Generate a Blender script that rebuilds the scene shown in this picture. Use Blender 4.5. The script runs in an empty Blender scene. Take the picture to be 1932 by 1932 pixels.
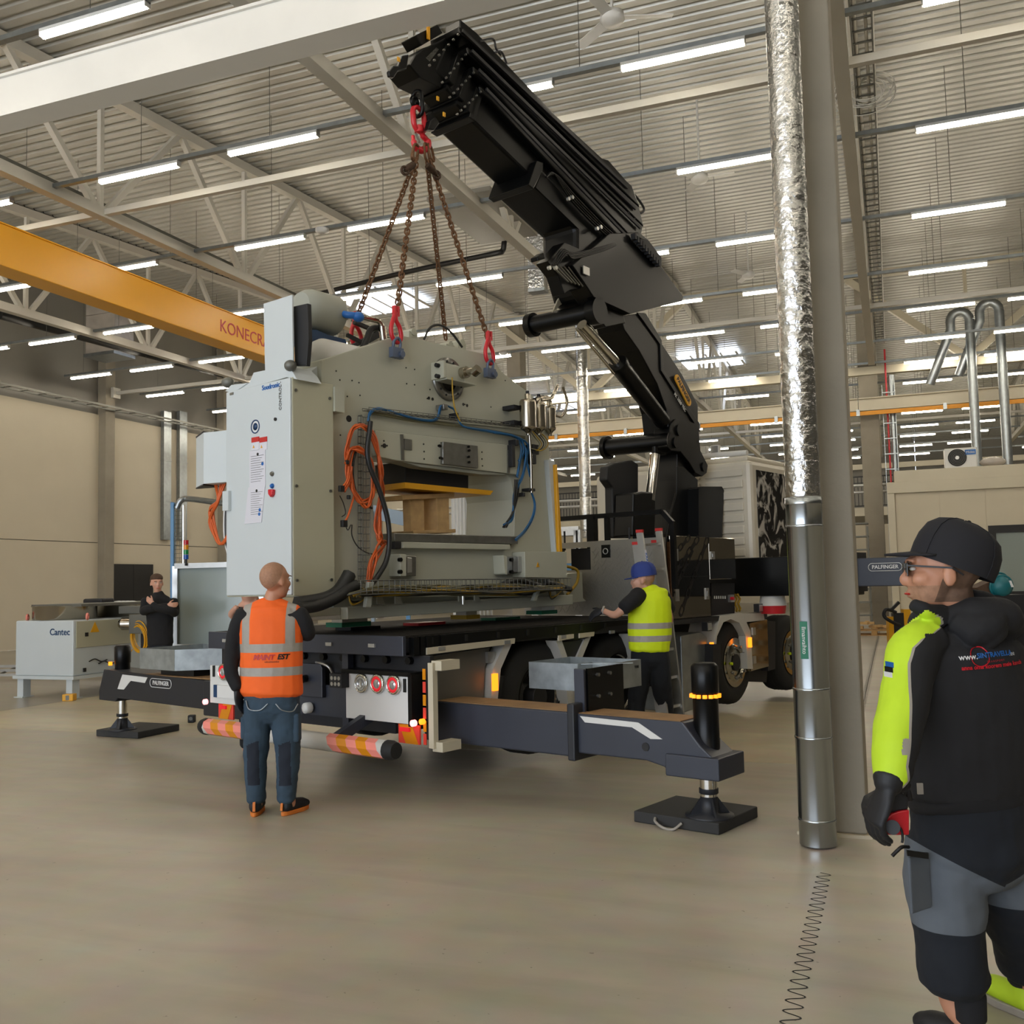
import bpy, bmesh, math, random
from math import sin, cos, pi, radians, sqrt, atan2
from mathutils import Vector, Matrix
from mathutils.geometry import tessellate_polygon
random.seed(7)
SC = bpy.context.scene
COL = SC.collection
V = Vector

# ---------------------------------------------------------------- camera, sky, exposure
FPX = 1840.0
PITCH, ROLL, EYE = radians(4.12), radians(-1.28), 1.6
_f = V((0, cos(PITCH), sin(PITCH))); _r0 = V((1, 0, 0)); _u0 = V((0, -sin(PITCH), cos(PITCH)))
_r = cos(ROLL)*_r0 + sin(ROLL)*_u0; _u = -sin(ROLL)*_r0 + cos(ROLL)*_u0
cam_d = bpy.data.cameras.new('camera'); cam = bpy.data.objects.new('camera', cam_d); COL.objects.link(cam)
cam.matrix_world = Matrix(((_r.x, _u.x, -_f.x, 0), (_r.y, _u.y, -_f.y, 0), (_r.z, _u.z, -_f.z, EYE), (0, 0, 0, 1)))
cam_d.sensor_width = 36; cam_d.lens = FPX/1932*36; cam_d.clip_start = .05; cam_d.clip_end = 300
SC.camera = cam
W = bpy.data.worlds.new('world'); SC.world = W; W.use_nodes = True
W.node_tree.nodes['Background'].inputs[0].default_value = (.80, .88, 1, 1)
W.node_tree.nodes['Background'].inputs[1].default_value = 5.6
vs = SC.view_settings
vs.view_transform = 'Standard'; vs.look = 'None'; vs.gamma = 1; vs.use_curve_mapping = False; vs.exposure = -0.05
SC.cycles.max_bounces = 8; SC.cycles.diffuse_bounces = 4; SC.cycles.glossy_bounces = 4
SC.cycles.sample_clamp_indirect = 4; SC.cycles.caustics_reflective = False; SC.cycles.caustics_refractive = False
TUBE = 41.0            # radiance of the fluorescent tubes

# ---------------------------------------------------------------- frames: hall (x = along the runway, y = depth), truck (x = forward, y = its left)
TB, TT = radians(21.21), radians(38.97)
HALL = Matrix(((cos(TB), sin(TB), 0, 0), (-sin(TB), cos(TB), 0, 0), (0, 0, 1, 0), (0, 0, 0, 1)))
TX, TY = 1.1795, 6.4512
TRUCK = Matrix(((sin(TT), -cos(TT), 0, TX), (cos(TT), sin(TT), 0, TY), (0, 0, 1, 0), (0, 0, 0, 1)))
IDN = Matrix.Identity(4)
def _ray(px, py): return _f + _r*((px-966)/FPX) + _u*((966-py)/FPX)
def meet(F, px, py, x=None, y=None, z=None):
    """point of the plane x=, y= or z= of frame F seen at photo position px, py, in that frame"""
    Fi = F.inverted(); o = Fi @ V((0, 0, EYE)); d = Fi.to_3x3() @ _ray(px, py)
    k = (x-o.x)/d.x if x is not None else (y-o.y)/d.y if y is not None else (z-o.z)/d.z
    return o + d*k
def TP(px, py, **k): return meet(TRUCK, px, py, **k)
def HP(px, py, **k): return meet(HALL, px, py, **k)
def WP(px, py, **k): return meet(IDN, px, py, **k)

# ---------------------------------------------------------------- materials
def lin(h):
    h = h.lstrip('#'); c = [int(h[i:i+2], 16)/255 for i in (0, 2, 4)]
    return tuple((v/12.92 if v <= .04045 else ((v+.055)/1.055)**2.4) for v in c) + (1,)
MATS = {}
def mat(name, col, rough=.5, metal=0, var=.0, vscale=3, bump=0, bscale=30, emit=0, ecol=None, coat=0, spec=None, aniso=None, trans=0):
    if name in MATS: return MATS[name]
    m = bpy.data.materials.new(name); m.use_nodes = True; nt = m.node_tree; b = nt.nodes['Principled BSDF']
    c = lin(col); b.inputs['Base Color'].default_value = c
    b.inputs['Roughness'].default_value = rough; b.inputs['Metallic'].default_value = metal
    if spec is not None: b.inputs['Specular IOR Level'].default_value = spec
    if coat: b.inputs['Coat Weight'].default_value = coat; b.inputs['Coat Roughness'].default_value = .08
    if trans: b.inputs['Transmission Weight'].default_value = trans; b.inputs['IOR'].default_value = 1.1
    if emit:
        b.inputs['Emission Color'].default_value = lin(ecol or col); b.inputs['Emission Strength'].default_value = emit
    if var or bump:
        tc = nt.nodes.new('ShaderNodeTexCoord')
        if var:
            n = nt.nodes.new('ShaderNodeTexNoise'); n.inputs['Scale'].default_value = vscale; n.inputs['Detail'].default_value = 5
            nt.links.new(tc.outputs['Object'], n.inputs['Vector'])
            r = nt.nodes.new('ShaderNodeValToRGB'); e = r.color_ramp.elements
            e[0].position = .3; e[1].position = .7
            e[0].color = tuple(v*(1-var) for v in c[:3])+(1,); e[1].color = tuple(min(1, v*(1+var)) for v in c[:3])+(1,)
            nt.links.new(n.outputs['Fac'], r.inputs[0]); nt.links.new(r.outputs[0], b.inputs['Base Color'])
            mr = nt.nodes.new('ShaderNodeMapRange'); mr.inputs['To Min'].default_value = max(.02, rough-.12*min(1, var*4)); mr.inputs['To Max'].default_value = min(1, rough+.12*min(1, var*4))
            nt.links.new(n.outputs['Fac'], mr.inputs[0]); nt.links.new(mr.outputs[0], b.inputs['Roughness'])
        if bump:
            n2 = nt.nodes.new('ShaderNodeTexNoise'); n2.inputs['Scale'].default_value = bscale; n2.inputs['Detail'].default_value = 4
            nt.links.new(tc.outputs['Object'], n2.inputs['Vector'])
            bp = nt.nodes.new('ShaderNodeBump'); bp.inputs['Strength'].default_value = bump; bp.inputs['Distance'].default_value = .02
            nt.links.new(n2.outputs['Fac'], bp.inputs['Height']); nt.links.new(bp.outputs[0], b.inputs['Normal'])
    MATS[name] = m
    return m
M = {}
def D(k, *a, **kw): M[k] = mat(k, *a, **kw)
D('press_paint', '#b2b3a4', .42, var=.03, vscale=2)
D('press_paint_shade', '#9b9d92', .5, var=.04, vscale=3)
D('cabinet_white', '#c3cacc', .38, var=.015)
D('cabinet_side', '#b4b29b', .42, var=.02)
D('steel_white', '#c9c6bd', .45, var=.03, vscale=1)
D('steel_cream', '#c4bca6', .4, var=.04, vscale=1)
D('runway_paint', '#e0ded8', .3, var=.02)
D('galv', '#9aa0a3', .35, metal=.85, var=.12, vscale=8)
D('galv_box', '#a3aaac', .42, metal=.7, var=.2, vscale=9)
D('tray', '#6c6c66', .5, metal=.5, var=.1)
D('foil', '#c6c7c6', .2, metal=1, var=.1, vscale=4, bump=.9, bscale=16)
D('pipe', '#aab0b4', .22, metal=1, var=.04, vscale=2)
D('chrome', '#d8d6d0', .08, metal=1)
D('steel', '#8c8c88', .32, metal=.9, var=.12, vscale=12)
D('stainless', '#b3ac9e', .18, metal=1, var=.05)
D('black_paint', '#08090a', .32, spec=.25)
D('black_matt', '#15161a', .6, var=.1)
D('black_rubber', '#141414', .75, var=.2, vscale=20)
D('truck_grey', '#30343f', .42, var=.08, vscale=3)
D('truck_dark', '#202228', .5, var=.1)
D('deck_brown', '#211e1b', .85, var=.3, vscale=2, spec=.15)
D('beam_top', '#8a6a45', .7, var=.2, vscale=6)
D('tyre', '#1b1b1a', .8, var=.15, vscale=14)
D('rim', '#a9a598', .16, metal=1, var=.1)
D('hub_dark', '#141415', .5)
D('polished', '#a59d8e', .06, metal=1, var=.04)
D('chain_print', '#0d0c0c', .35)
D('alu', '#b9b9b6', .35, metal=.8, var=.06, vscale=9)
D('white_paint', '#d7d7d4', .4, var=.02)
D('cab_white', '#cfc8b8', .35, var=.03)
D('bar_white', '#c6c5bf', .35, var=.03)
D('refl_red', '#e0483a', .25); D('refl_orange', '#d98a14', .25); D('refl_pink', '#ee8d80', .25)
D('lamp_red', '#c8202a', .2, emit=.6); D('lamp_clear', '#b9bbba', .1, metal=.6); D('lamp_pink', '#ff9a9a', .3, emit=2.5)
D('lamp_amber', '#ff8a1c', .3, emit=2.2); D('lamp_amber_dim', '#e07a1a', .3, emit=.8)
D('yellow_crane', '#eba70f', .35, var=.03, vscale=1)
D('yellow', '#dca017', .4); D('orange_rail', '#dc920f', .5)
D('red', '#c3202c', .3); D('logo_red', '#b8241f', .5); D('rust', '#6b4c33', .6, metal=.6, var=.3, vscale=40)
D('rust_dark', '#46352a', .6, metal=.6, var=.3, vscale=40)
D('orange_cable', '#c95a22', .45); D('blue_hose', '#1f5f93', .4); D('black_cable', '#191a1a', .5)
D('grey_cable', '#5c5c58', .5); D('yellow_cable', '#a58420', .5); D('olive_cable', '#6a664c', .55)
D('wood', '#a98555', .7, var=.2, vscale=8, bump=.2, bscale=40); D('wood_light', '#c2a170', .7, var=.15, vscale=10)
D('blue', '#1d5fa8', .4); D('blue_dark', '#153b63', .4); D('teal', '#12646c', .4); D('green', '#0d6b4d', .5); D('shackle', '#59657c', .4, metal=.3, var=.1)
D('white', '#dcdcda', .5); D('paper', '#d0cfd6', .8); D('black', '#08080a', .5); D('dark_glass', '#0c0e10', .08)
D('concrete_col', '#8f887a', .8, var=.12, vscale=1.6, bump=.15, bscale=20)
D('wall_paint', '#c8bfaa', .6, var=.03, vscale=1); D('wall_grey', '#84817a', .6, var=.03, vscale=1)
D('skin', '#b98468', .5, var=.05, vscale=10); D('skin_light', '#c9977f', .5, var=.04, vscale=10)
D('hair_brown', '#4b3626', .8, var=.2, vscale=60); D('pale_blue', '#8c9caa', .5)
D('short_hair', '#6a5140', .85, var=.2, vscale=60); D('stubble', '#a37a60', .7, var=.12, vscale=60)
D('hivis_orange', '#f0651c', .75, var=.05, vscale=6); D('hivis_yellow', '#d3e80a', .7, var=.04, vscale=6)
D('hivis_lime', '#bfe02a', .7, var=.04, vscale=6); D('refl_grey', '#9b958c', .5, var=.05, vscale=30)
D('black_fleece', '#131316', .9, var=.15, vscale=12); D('softshell', '#17171a', .85, var=.12, vscale=5, bump=.25, bscale=7)
D('denim', '#2f4252', .85, var=.18, vscale=9, bump=.3, bscale=12); D('denim_dark', '#1c222e', .9, var=.1)
D('trouser_navy', '#10151d', .9, var=.12, vscale=5); D('trouser_grey', '#595f66', .9, var=.08, vscale=8, bump=.2, bscale=10)
D('shoe_orange', '#d2762c', .6); D('cap_blue', '#26387a', .8, var=.06); D('cap_black', '#17171c', .85, var=.2, vscale=9)
D('tube_light', '#ffffff', emit=TUBE, ecol='#fff3dd')
D('skylight', '#ffffff', emit=5, ecol='#dfeaff')

# ---------------------------------------------------------------- mesh builder
def basis(d, up=V((0, 0, 1))):
    d = V(d).normalized(); up = V(up)
    if abs(d.dot(up)) > .98: up = V((1, 0, 0)) if abs(d.x) < .9 else V((0, 1, 0))
    a = d.cross(up).normalized(); return d, a, a.cross(d).normalized()
class MB:
    def __init__(s): s.v = []; s.f = []; s.fm = []; s.sm = []; s.m = 0; s.smooth = False
    def add(s, vs_, fs, smooth=None):
        n = len(s.v); s.v += [V(p) for p in vs_]
        for f in fs: s.f.append([i+n for i in f]); s.fm.append(s.m); s.sm.append(s.smooth if smooth is None else smooth)
        return s
    def mt(s, i): s.m = i; return s
    def box(s, x0, x1, y0, y1, z0, z1):
        return s.add([(x, y, z) for x in (x0, x1) for y in (y0, y1) for z in (z0, z1)],
                     [(0, 1, 3, 2), (4, 6, 7, 5), (0, 4, 5, 1), (2, 3, 7, 6), (0, 2, 6, 4), (1, 5, 7, 3)])
    def cbox(s, c, sx, sy, sz): return s.box(c[0]-sx/2, c[0]+sx/2, c[1]-sy/2, c[1]+sy/2, c[2]-sz/2, c[2]+sz/2)
    def obox(s, c, X, Y, Z):   # centre and three half-axes
        c, X, Y, Z = V(c), V(X), V(Y), V(Z)
        return s.add([c+i*X+j*Y+k*Z for i in (-1, 1) for j in (-1, 1) for k in (-1, 1)],
                     [(0, 1, 3, 2), (4, 6, 7, 5), (0, 4, 5, 1), (2, 3, 7, 6), (0, 2, 6, 4), (1, 5, 7, 3)])
    def bar(s, p, q, w, h, up=(0, 0, 1)):  # w across, h along up
        p, q = V(p), V(q); d, a, u = basis(q-p, up)
        return s.obox((p+q)/2, (q-p)/2, a*w/2, u*h/2)
    def tube(s, pts, r, n=8, closed=False, caps=True):
        pts = [V(p) for p in pts]; L = len(pts); rr = r if isinstance(r, (list, tuple)) else [r]*L
        vs_, fs = [], []; a = None
        for i, p in enumerate(pts):
            t = (pts[(i+1) % L]-pts[i-1]) if closed else (pts[min(i+1, L-1)]-pts[max(i-1, 0)])
            if t.length < 1e-9: t = V((0, 0, 1))
            t.normalize()
            if a is None: _, a, _b = basis(t)
            a = (a-t*a.dot(t)); a.normalize(); b = t.cross(a)
            for k in range(n): an = 2*pi*k/n; vs_.append(p+(a*cos(an)+b*sin(an))*rr[i])
        for i in range(L if closed else L-1):
            j = (i+1) % L
            for k in range(n): fs.append((i*n+k, i*n+(k+1) % n, j*n+(k+1) % n, j*n+k))
        s.add(vs_, fs, True)
        if caps and not closed:
            s.add(vs_[:n], [list(range(n))[::-1]], False); s.add(vs_[-n:], [list(range(n))], False)
        return s
    def cyl(s, p, q, r, r2=None, n=20): return s.tube([p, q], [r, r if r2 is None else r2], n)
    def lathe(s, p, axis, prof, n=24, cap=True):  # prof: (radius, height)
        d, a, b = basis(axis); p = V(p); vs_ = []; fs = []
        for r, h in prof:
            for k in range(n): an = 2*pi*k/n; vs_.append(p+d*h+(a*cos(an)+b*sin(an))*r)
        for i in range(len(prof)-1):
            for k in range(n): fs.append((i*n+k, i*n+(k+1) % n, (i+1)*n+(k+1) % n, (i+1)*n+k))
        s.add(vs_, fs, True)
        if cap: s.add(vs_[:n], [list(range(n))[::-1]], False); s.add(vs_[-n:], [list(range(n))], False)
        return s
    def ring(s, c, axis, R, r, n=24, k=8, sx=1, flat=1):
        d, a, b = basis(axis); c = V(c)
        return s.tube([c+(a*cos(2*pi*i/n)*sx+b*sin(2*pi*i/n)*flat)*R for i in range(n)], r, k, closed=True)
    def ball(s, c, rx, ry=None, rz=None, n=14, m=9):
        ry = ry or rx; rz = rz or rx; c = V(c); vs_ = []; fs = []
        for i in range(m+1):
            th = pi*i/m
            for k in range(n): ph = 2*pi*k/n; vs_.append(c+V((rx*sin(th)*cos(ph), ry*sin(th)*sin(ph), rz*cos(th))))
        for i in range(m):
            for k in range(n): fs.append((i*n+k, (i+1)*n+k, (i+1)*n+(k+1) % n, i*n+(k+1) % n))
        return s.add(vs_, fs, True)
    def prism(s, poly, fn, w0, w1, holes=()):  # poly in (u,v); fn(u,v,w)->point
        rings = [list(poly)]+[list(h) for h in holes]
        flat = [p for r in rings for p in r]; N = len(flat)
        tri = tessellate_polygon([[V((p[0], p[1], 0)) for p in r] for r in rings])
        a = [fn(p[0], p[1], w0) for p in flat]; b = [fn(p[0], p[1], w1) for p in flat]
        fs = [tuple(t) for t in tri]+[tuple(i+N for i in reversed(t)) for t in tri]; o = 0
        for r in rings:
            L = len(r)
            for i in range(L): fs.append((o+i, o+(i+1) % L, N+o+(i+1) % L, N+o+i))
            o += L
        return s.add(a+b, fs)
    def xz(s, poly, y0, y1, holes=()): return s.prism(poly, lambda u, v, w: (u, w, v), y0, y1, holes)
    def yz(s, poly, x0, x1, holes=()): return s.prism(poly, lambda u, v, w: (w, u, v), x0, x1, holes)
    def xy(s, poly, z0, z1, holes=()): return s.prism(poly, lambda u, v, w: (u, v, w), z0, z1, holes)
    def obj(s, name, mats, parent=None, F=IDN, bev=0, shade=False, label=None, recalc=True):
        mats = mats if isinstance(mats, (list, tuple)) else [mats]
        X = WM[parent.name].inverted() @ F if parent else F
        me = bpy.data.meshes.new(name); me.from_pydata([X @ p for p in s.v], [], s.f)
        for m_ in mats: me.materials.append(M[m_] if isinstance(m_, str) else m_)
        me.polygons.foreach_set('material_index', s.fm); me.polygons.foreach_set('use_smooth', [True]*len(s.f) if shade else s.sm)
        if recalc:
            bm = bmesh.new(); bm.from_mesh(me); bmesh.ops.recalc_face_normals(bm, faces=bm.faces); bm.to_mesh(me); bm.free()
        o = bpy.data.objects.new(name, me); COL.objects.link(o)
        if parent: o.parent = parent; WM[o.name] = WM[parent.name]
        else: WM[o.name] = IDN
        if bev:
            b = o.modifiers.new('bevel', 'BEVEL'); b.width = bev; b.segments = 2; b.limit_method = 'ANGLE'
        if label: o['label'] = label
        return o
WM = {}
def thing(name, label, cat, F=IDN, loc=(0, 0, 0), group=None, kind=None):
    o = bpy.data.objects.new(name, None); o.empty_display_size = .1; COL.objects.link(o)
    o.matrix_world = F @ Matrix.Translation(V(loc)); WM[o.name] = F @ Matrix.Translation(V(loc))
    if label: o['label'] = label
    if cat: o['category'] = cat
    if group: o['group'] = group
    if kind: o['kind'] = kind
    return o
def tag(o, label=None, cat=None, group=None, kind=None):
    for k, v in (('label', label), ('category', cat), ('group', group), ('kind', kind)):
        if v: o[k] = v
    return o
def dup(o, parent, mtx, name=None):
    """copy one mesh object (sharing its mesh) under parent, offset by mtx in the parent's space"""
    c = o.copy(); COL.objects.link(c); c.parent = parent; c.matrix_local = mtx
    if parent: WM[c.name] = WM[parent.name]
    return c
def struct(o): o['kind'] = 'structure'; return o
def text(name, body, size, parent, F, org, xd, yd, m, extr=.0015, align='CENTER', bold=0, shear=0, space=1):
    cu = bpy.data.curves.new(name, 'FONT'); cu.body = body; cu.size = size; cu.extrude = extr; cu.align_x = align; cu.align_y = 'CENTER'
    cu.offset = bold; cu.shear = shear; cu.space_character = space; cu.resolution_u = 3
    t = bpy.data.objects.new('tmp', cu); COL.objects.link(t)
    me = bpy.data.meshes.new_from_object(t.evaluated_get(bpy.context.evaluated_depsgraph_get()))
    bpy.data.objects.remove(t); bpy.data.curves.remove(cu)
    xd, yd, org = V(xd).normalized(), V(yd).normalized(), V(org); zd = xd.cross(yd)
    X = (WM[parent.name].inverted() @ F) if parent else F
    L = Matrix(((xd.x, yd.x, zd.x, org.x), (xd.y, yd.y, zd.y, org.y), (xd.z, yd.z, zd.z, org.z), (0, 0, 0, 1)))
    me.transform(X @ L); me.materials.clear(); me.materials.append(M[m])
    o = bpy.data.objects.new(name, me); COL.objects.link(o); o.parent = parent; WM[o.name] = WM[parent.name] if parent else IDN
    return o
def curve_pts(ctrl, n=8):
    """Catmull-Rom through the control points"""
    P = [V(p) for p in ctrl]; P = [P[0]*2-P[1]]+P+[P[-1]*2-P[-2]]; out = []
    for i in range(1, len(P)-2):
        a, b, c, d = P[i-1:i+3]
        for k in range(n):
            t = k/n; out.append(.5*((2*b)+(c-a)*t+(2*a-5*b+4*c-d)*t*t+(3*b-a-3*c+d)*t**3))
    out.append(P[-2]); return out
# ================================================================ THE HALL
def concrete(name, c1, c2, rough):
    m = bpy.data.materials.new(name); m.use_nodes = True; nt = m.node_tree; b = nt.nodes['Principled BSDF']
    tc = nt.nodes.new('ShaderNodeTexCoord'); L = nt.links.new
    def noise(sc, det, dist=0, stretch=None):
        n = nt.nodes.new('ShaderNodeTexNoise'); n.inputs['Scale'].default_value = sc; n.inputs['Detail'].default_value = det; n.inputs['Distortion'].default_value = dist
        mp = nt.nodes.new('ShaderNodeMapping'); mp.inputs['Scale'].default_value = stretch or (1, 1, 1)
        L(tc.outputs['Object'], mp.inputs[0]); L(mp.outputs[0], n.inputs['Vector']); return n
    n1 = noise(.45, 6, .6, (.6, 1.5, 1)); n2 = noise(5, 6); n3 = noise(1.1, 5, 1.2, (.45, 2.2, 1))
    r = nt.nodes.new('ShaderNodeValToRGB'); e = r.color_ramp.elements; e[0].position = .34; e[1].position = .66; e[0].color = lin(c1); e[1].color = lin(c2)
    L(n1.outputs['Fac'], r.inputs[0])
    mx = nt.nodes.new('ShaderNodeMixRGB'); mx.blend_type = 'MULTIPLY'; mx.inputs[0].default_value = .55
    r2 = nt.nodes.new('ShaderNodeValToRGB'); e = r2.color_ramp.elements; e[0].position = .3; e[1].position = .6; e[0].color = (.72, .70, .67, 1); e[1].color = (1, 1, 1, 1)
    L(n3.outputs['Fac'], r2.inputs[0]); L(r.outputs[0], mx.inputs[1]); L(r2.outputs[0], mx.inputs[2])
    mx2 = nt.nodes.new('ShaderNodeMixRGB'); mx2.blend_type = 'MULTIPLY'; mx2.inputs[0].default_value = .25
    L(mx.outputs[0], mx2.inputs[1]); L(n2.outputs['Color'], mx2.inputs[2]); L(mx2.outputs[0], b.inputs['Base Color'])
    # small dark specks and scuffs
    n4 = noise(26, 3); r4 = nt.nodes.new('ShaderNodeValToRGB'); e = r4.color_ramp.elements; e[0].position = .26; e[1].position = .29; e[0].color = (.45, .43, .4, 1); e[1].color = (1, 1, 1, 1)
    mx3 = nt.nodes.new('ShaderNodeMixRGB'); mx3.blend_type = 'MULTIPLY'; mx3.inputs[0].default_value = .8
    L(n4.outputs['Fac'], r4.inputs[0]); L(mx2.outputs[0], mx3.inputs[1]); L(r4.outputs[0], mx3.inputs[2]); L(mx3.outputs[0], b.inputs['Base Color'])
    mr = nt.nodes.new('ShaderNodeMapRange'); mr.inputs['To Min'].default_value = rough; mr.inputs['To Max'].default_value = rough+.08
    L(n3.outputs['Fac'], mr.inputs[0]); L(mr.outputs[0], b.inputs['Roughness'])
    bp = nt.nodes.new('ShaderNodeBump'); bp.inputs['Strength'].default_value = .06; L(n2.outputs['Fac'], bp.inputs['Height']); L(bp.outputs[0], b.inputs['Normal'])
    b.inputs['Specular IOR Level'].default_value = .55
    return m
M['floor_near'] = concrete('floor_near', '#b0a793', '#c5bca9', .34)
M['floor_far'] = concrete('floor_far', '#bfb294', '#cfc3a6', .32)
M['floor_grey'] = concrete('floor_grey', '#958f84', '#a8a295', .26)

def roof_z(b): return 10.25+.06*(b-14.6) if b < 31 else 11.23-.06*(b-31)
XL, XR, YB, YF = -23.25, 20.0, -9.5, 62.0

floor = thing('floor', None, None, HALL, kind='structure')
g = .004
for a0, a1, b0, b1, m_ in [(XL, XR, YB, 8.74, 'floor_near'),
                           (XL, -11.46, 8.74, 13.0, 'floor_grey'), (-11.46, -.42, 8.74, 13.0, 'floor_far'), (-.42, XR, 8.74, 13.0, 'floor_near'),
                           (XL, -11.46, 13.0, 31, 'floor_grey'), (-11.46, -.42, 13.0, 31, 'floor_grey'), (-.42, XR, 13.0, 31, 'floor_near'), (XL, XR, 31, YF, 'floor_grey')]:
    MB().box(a0+g, a1-g, b0+g, b1-g, -.2, 0).obj('floor_slab', m_, floor, HALL)
MB().box(XL, XR, YB, YF, -.3, -.01).obj('subfloor', 'black_matt', floor, HALL)
def wavy(b0, b1):
    pts = []; b = b0
    while b < b1: pts.append((-.42+.035*sin((b-b0)*2*pi/.095), b, .001)); b += .095/10
    mb = MB(); P = [V(p) for p in pts]
    for p, q in zip(P[:-1], P[1:]):
        d = (q-p).normalized(); n = V((-d.y, d.x, 0))*.004
        mb.add([p-n, p+n, q+n, q-n], [(0, 1, 2, 3)])
    return mb
wavy(-1, 5.62).obj('armoured_joint', 'black_matt', floor, HALL); wavy(7.2, 27).obj('armoured_joint', 'black_matt', floor, HALL)

# corrugated roof deck, as the trapezoidal sheet it is
ceiling = thing('ceiling', None, None, HALL, kind='structure')
D('deck', '#b4b3ac', .34, metal=.35, var=.03, vscale=.6)
P_ = .27
for a0 in (XL, -17.95, -12.1, -6.25, -.4, 5.45, 11.3):
    mb = MB(); b = YB; vs_ = []
    while b < YF:
        for db, dz in ((0, 0), (.155, 0), (.178, .05), (.247, .05)): vs_.append((b+db, roof_z(b+db)+dz))
        b += P_
    a1 = {XL: -17.97, -17.95: -12.12, -12.1: -6.27, -6.25: -.42, -.4: 5.43, 5.45: 11.28, 11.3: XR}[a0]
    L_ = len(vs_); mb.add([(a0, y, z) for y, z in vs_]+[(a1, y, z) for y, z in vs_], [(i, i+1, L_+i+1, L_+i) for i in range(L_-1)])
    mb.obj('deck_sheet', 'deck', ceiling, HALL, recalc=False)
MB().box(XL, XR, YB, YF, 11.75, 11.8).obj('roof_board', 'black_matt', ceiling, HALL)

# walls
def wall(name, pieces, F=HALL):
    w = thing(name, None, None, F, kind='structure')
    for nm, m_, x0, x1, y0, y1, z0, z1 in pieces: MB().box(x0, x1, y0, y1, z0, z1).obj(nm, m_, w, F)
    return w
pcs = []; cols = [-12, -6, 0, 6.5, 12.3, 18.2, 24.05, 29.9, 35.8, 41.6, 47.5, 53.3, 59.2]
for c0, c1 in zip(cols[:-1], cols[1:]):
    pcs += [('cladding_panel', 'wall_paint', XL-.06, XL, c0+.03, c1-.03, 0, 3.12), ('cladding_panel', 'wall_paint', XL-.06, XL, c0+.03, c1-.03, 3.14, 7.2),
            ('cladding_panel', 'wall_grey', XL-.2, XL-.1, c0+.01, c1-.01, 7.2, 12)]
wl = wall('wall_left', pcs)
MB().box(XL-.3, XL-.22, YB, YF, 0, 12).obj('wall_back_sheet', 'wall_grey', wl, HALL)
pcs = []
for i in range(7):
    a0 = XL+i*6.2; pcs += [('cladding_panel', 'wall_grey', a0, a0+6.18, YF, YF+.1, 4.9, 12), ('cladding_panel', 'wall_paint', a0, a0+6.18, YF, YF+.1, 0, 4.88)]
wall('wall_back', pcs)
pcs = []
for i in range(12):
    b0 = YB+i*6.25; pcs += [('cladding_panel', 'wall_grey', XR, XR+.1, b0, b0+6.23, 0, 12)]
wall('wall_right', pcs)
# the end wall behind the camera: solid piers, a high band and an unseen open gate, placed to throw daylight on the roof
wall('wall_front', [('cladding_panel', 'wall_grey', XL, -17, YB-.1, YB, 0, 12), ('cladding_panel', 'wall_grey', 1, 8, YB-.1, YB, 0, 12), ('cladding_panel', 'wall_grey', 8.02, XR, YB-.1, YB, 0, 12),
                    ('cladding_panel', 'wall_grey', -17, 1, YB-.1, YB, 6.5, 12)])
# concrete columns
def column(name, x0, x1, y0, y1, z1, label, foot=True):
    t = thing(name, label, 'column', HALL, ((x0+x1)/2, (y0+y1)/2, 0))
    MB().box(x0, x1, y0, y1, .02, z1).obj('shaft', 'concrete_col', t, HALL, bev=.012)
    if foot: MB().box(x0-.03, x1+.03, y0-.03, y1+.03, 0, .02).obj('grout_base', 'floor_far', t, HALL)
    return t
cR = HP(1637, 1583, z=0)
column('concrete_column', cR.x-.38, cR.x, cR.y+.02, cR.y+.5, 9.6, 'bare concrete column behind the silver pipe, nearest to the camera')
k1 = HP(1628, 900, y=31.5); k2 = HP(1664, 900, y=31.5)
column('concrete_column', k1.x, k2.x, 31.5, 32.1, 10.9, 'tan far concrete column beyond the near pillar, with a cable ladder beside it', False)
column('concrete_column', -12.3, -11.8, 31.5, 32.1, 10.9, 'far concrete column hidden behind the press and its cables', False)
for i, c in enumerate(cols[2:10]):
    lab = {18.2: 'concrete wall column beyond the picture edge on the long left wall', 24.05: 'concrete wall column just left of the black door'}.get(c, 'concrete column number %d along the long left wall' % (i+1))
    column('wall_column', XL-.05, XL+.28, c-.2, c+.2, 10.6, lab, False)
# doors, grey strips on the left wall
d0, d1 = HP(211, 1064, x=XL+.02), HP(287, 1064, x=XL+.02)
dr = thing('door_1', 'black double door in the left wall behind the man with folded arms', None, HALL, (XL, d0.y, 0), kind='structure')
MB().box(XL, XL+.05, d0.y-.08, d1.y+.08, 0, d0.z+.07).obj('door_frame', 'steel_cream', dr, HALL)
MB().box(XL+.051, XL+.07, d0.y, (d0.y+d1.y)/2-.005, .01, d0.z).obj('door_leaf', 'black', dr, HALL); MB().box(XL+.051, XL+.07, (d0.y+d1.y)/2+.005, d1.y, .01, d0.z).obj('door_leaf', 'black', dr, HALL)
MB().bar((XL+.1, (d0.y+d1.y)/2-.1, 1.0), (XL+.1, (d0.y+d1.y)/2-.1, 1.25), .03, .03).obj('door_handle', 'steel', dr, HALL)
for px, lab in ((308, 'galvanised vertical wall duct strip right of the wall column'), (338, 'galvanised vertical wall duct strip beside the blue cable post')):
    p, q = HP(px, 1018, x=XL+.12), HP(px+14, 1018, x=XL+.12); top = HP(px, 775, x=XL+.12).z
    t = thing('wall_duct', lab, 'duct', HALL, (XL, p.y, p.z)); MB().box(XL, XL+.14, p.y, q.y, p.z, top).obj('duct_body', 'galv', t, HALL)
    for z in (p.z+1.3, p.z+2.7): MB().box(XL, XL+.15, p.y-.01, q.y+.01, z, z+.04).obj('duct_joint', 'galv', t, HALL)

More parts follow.
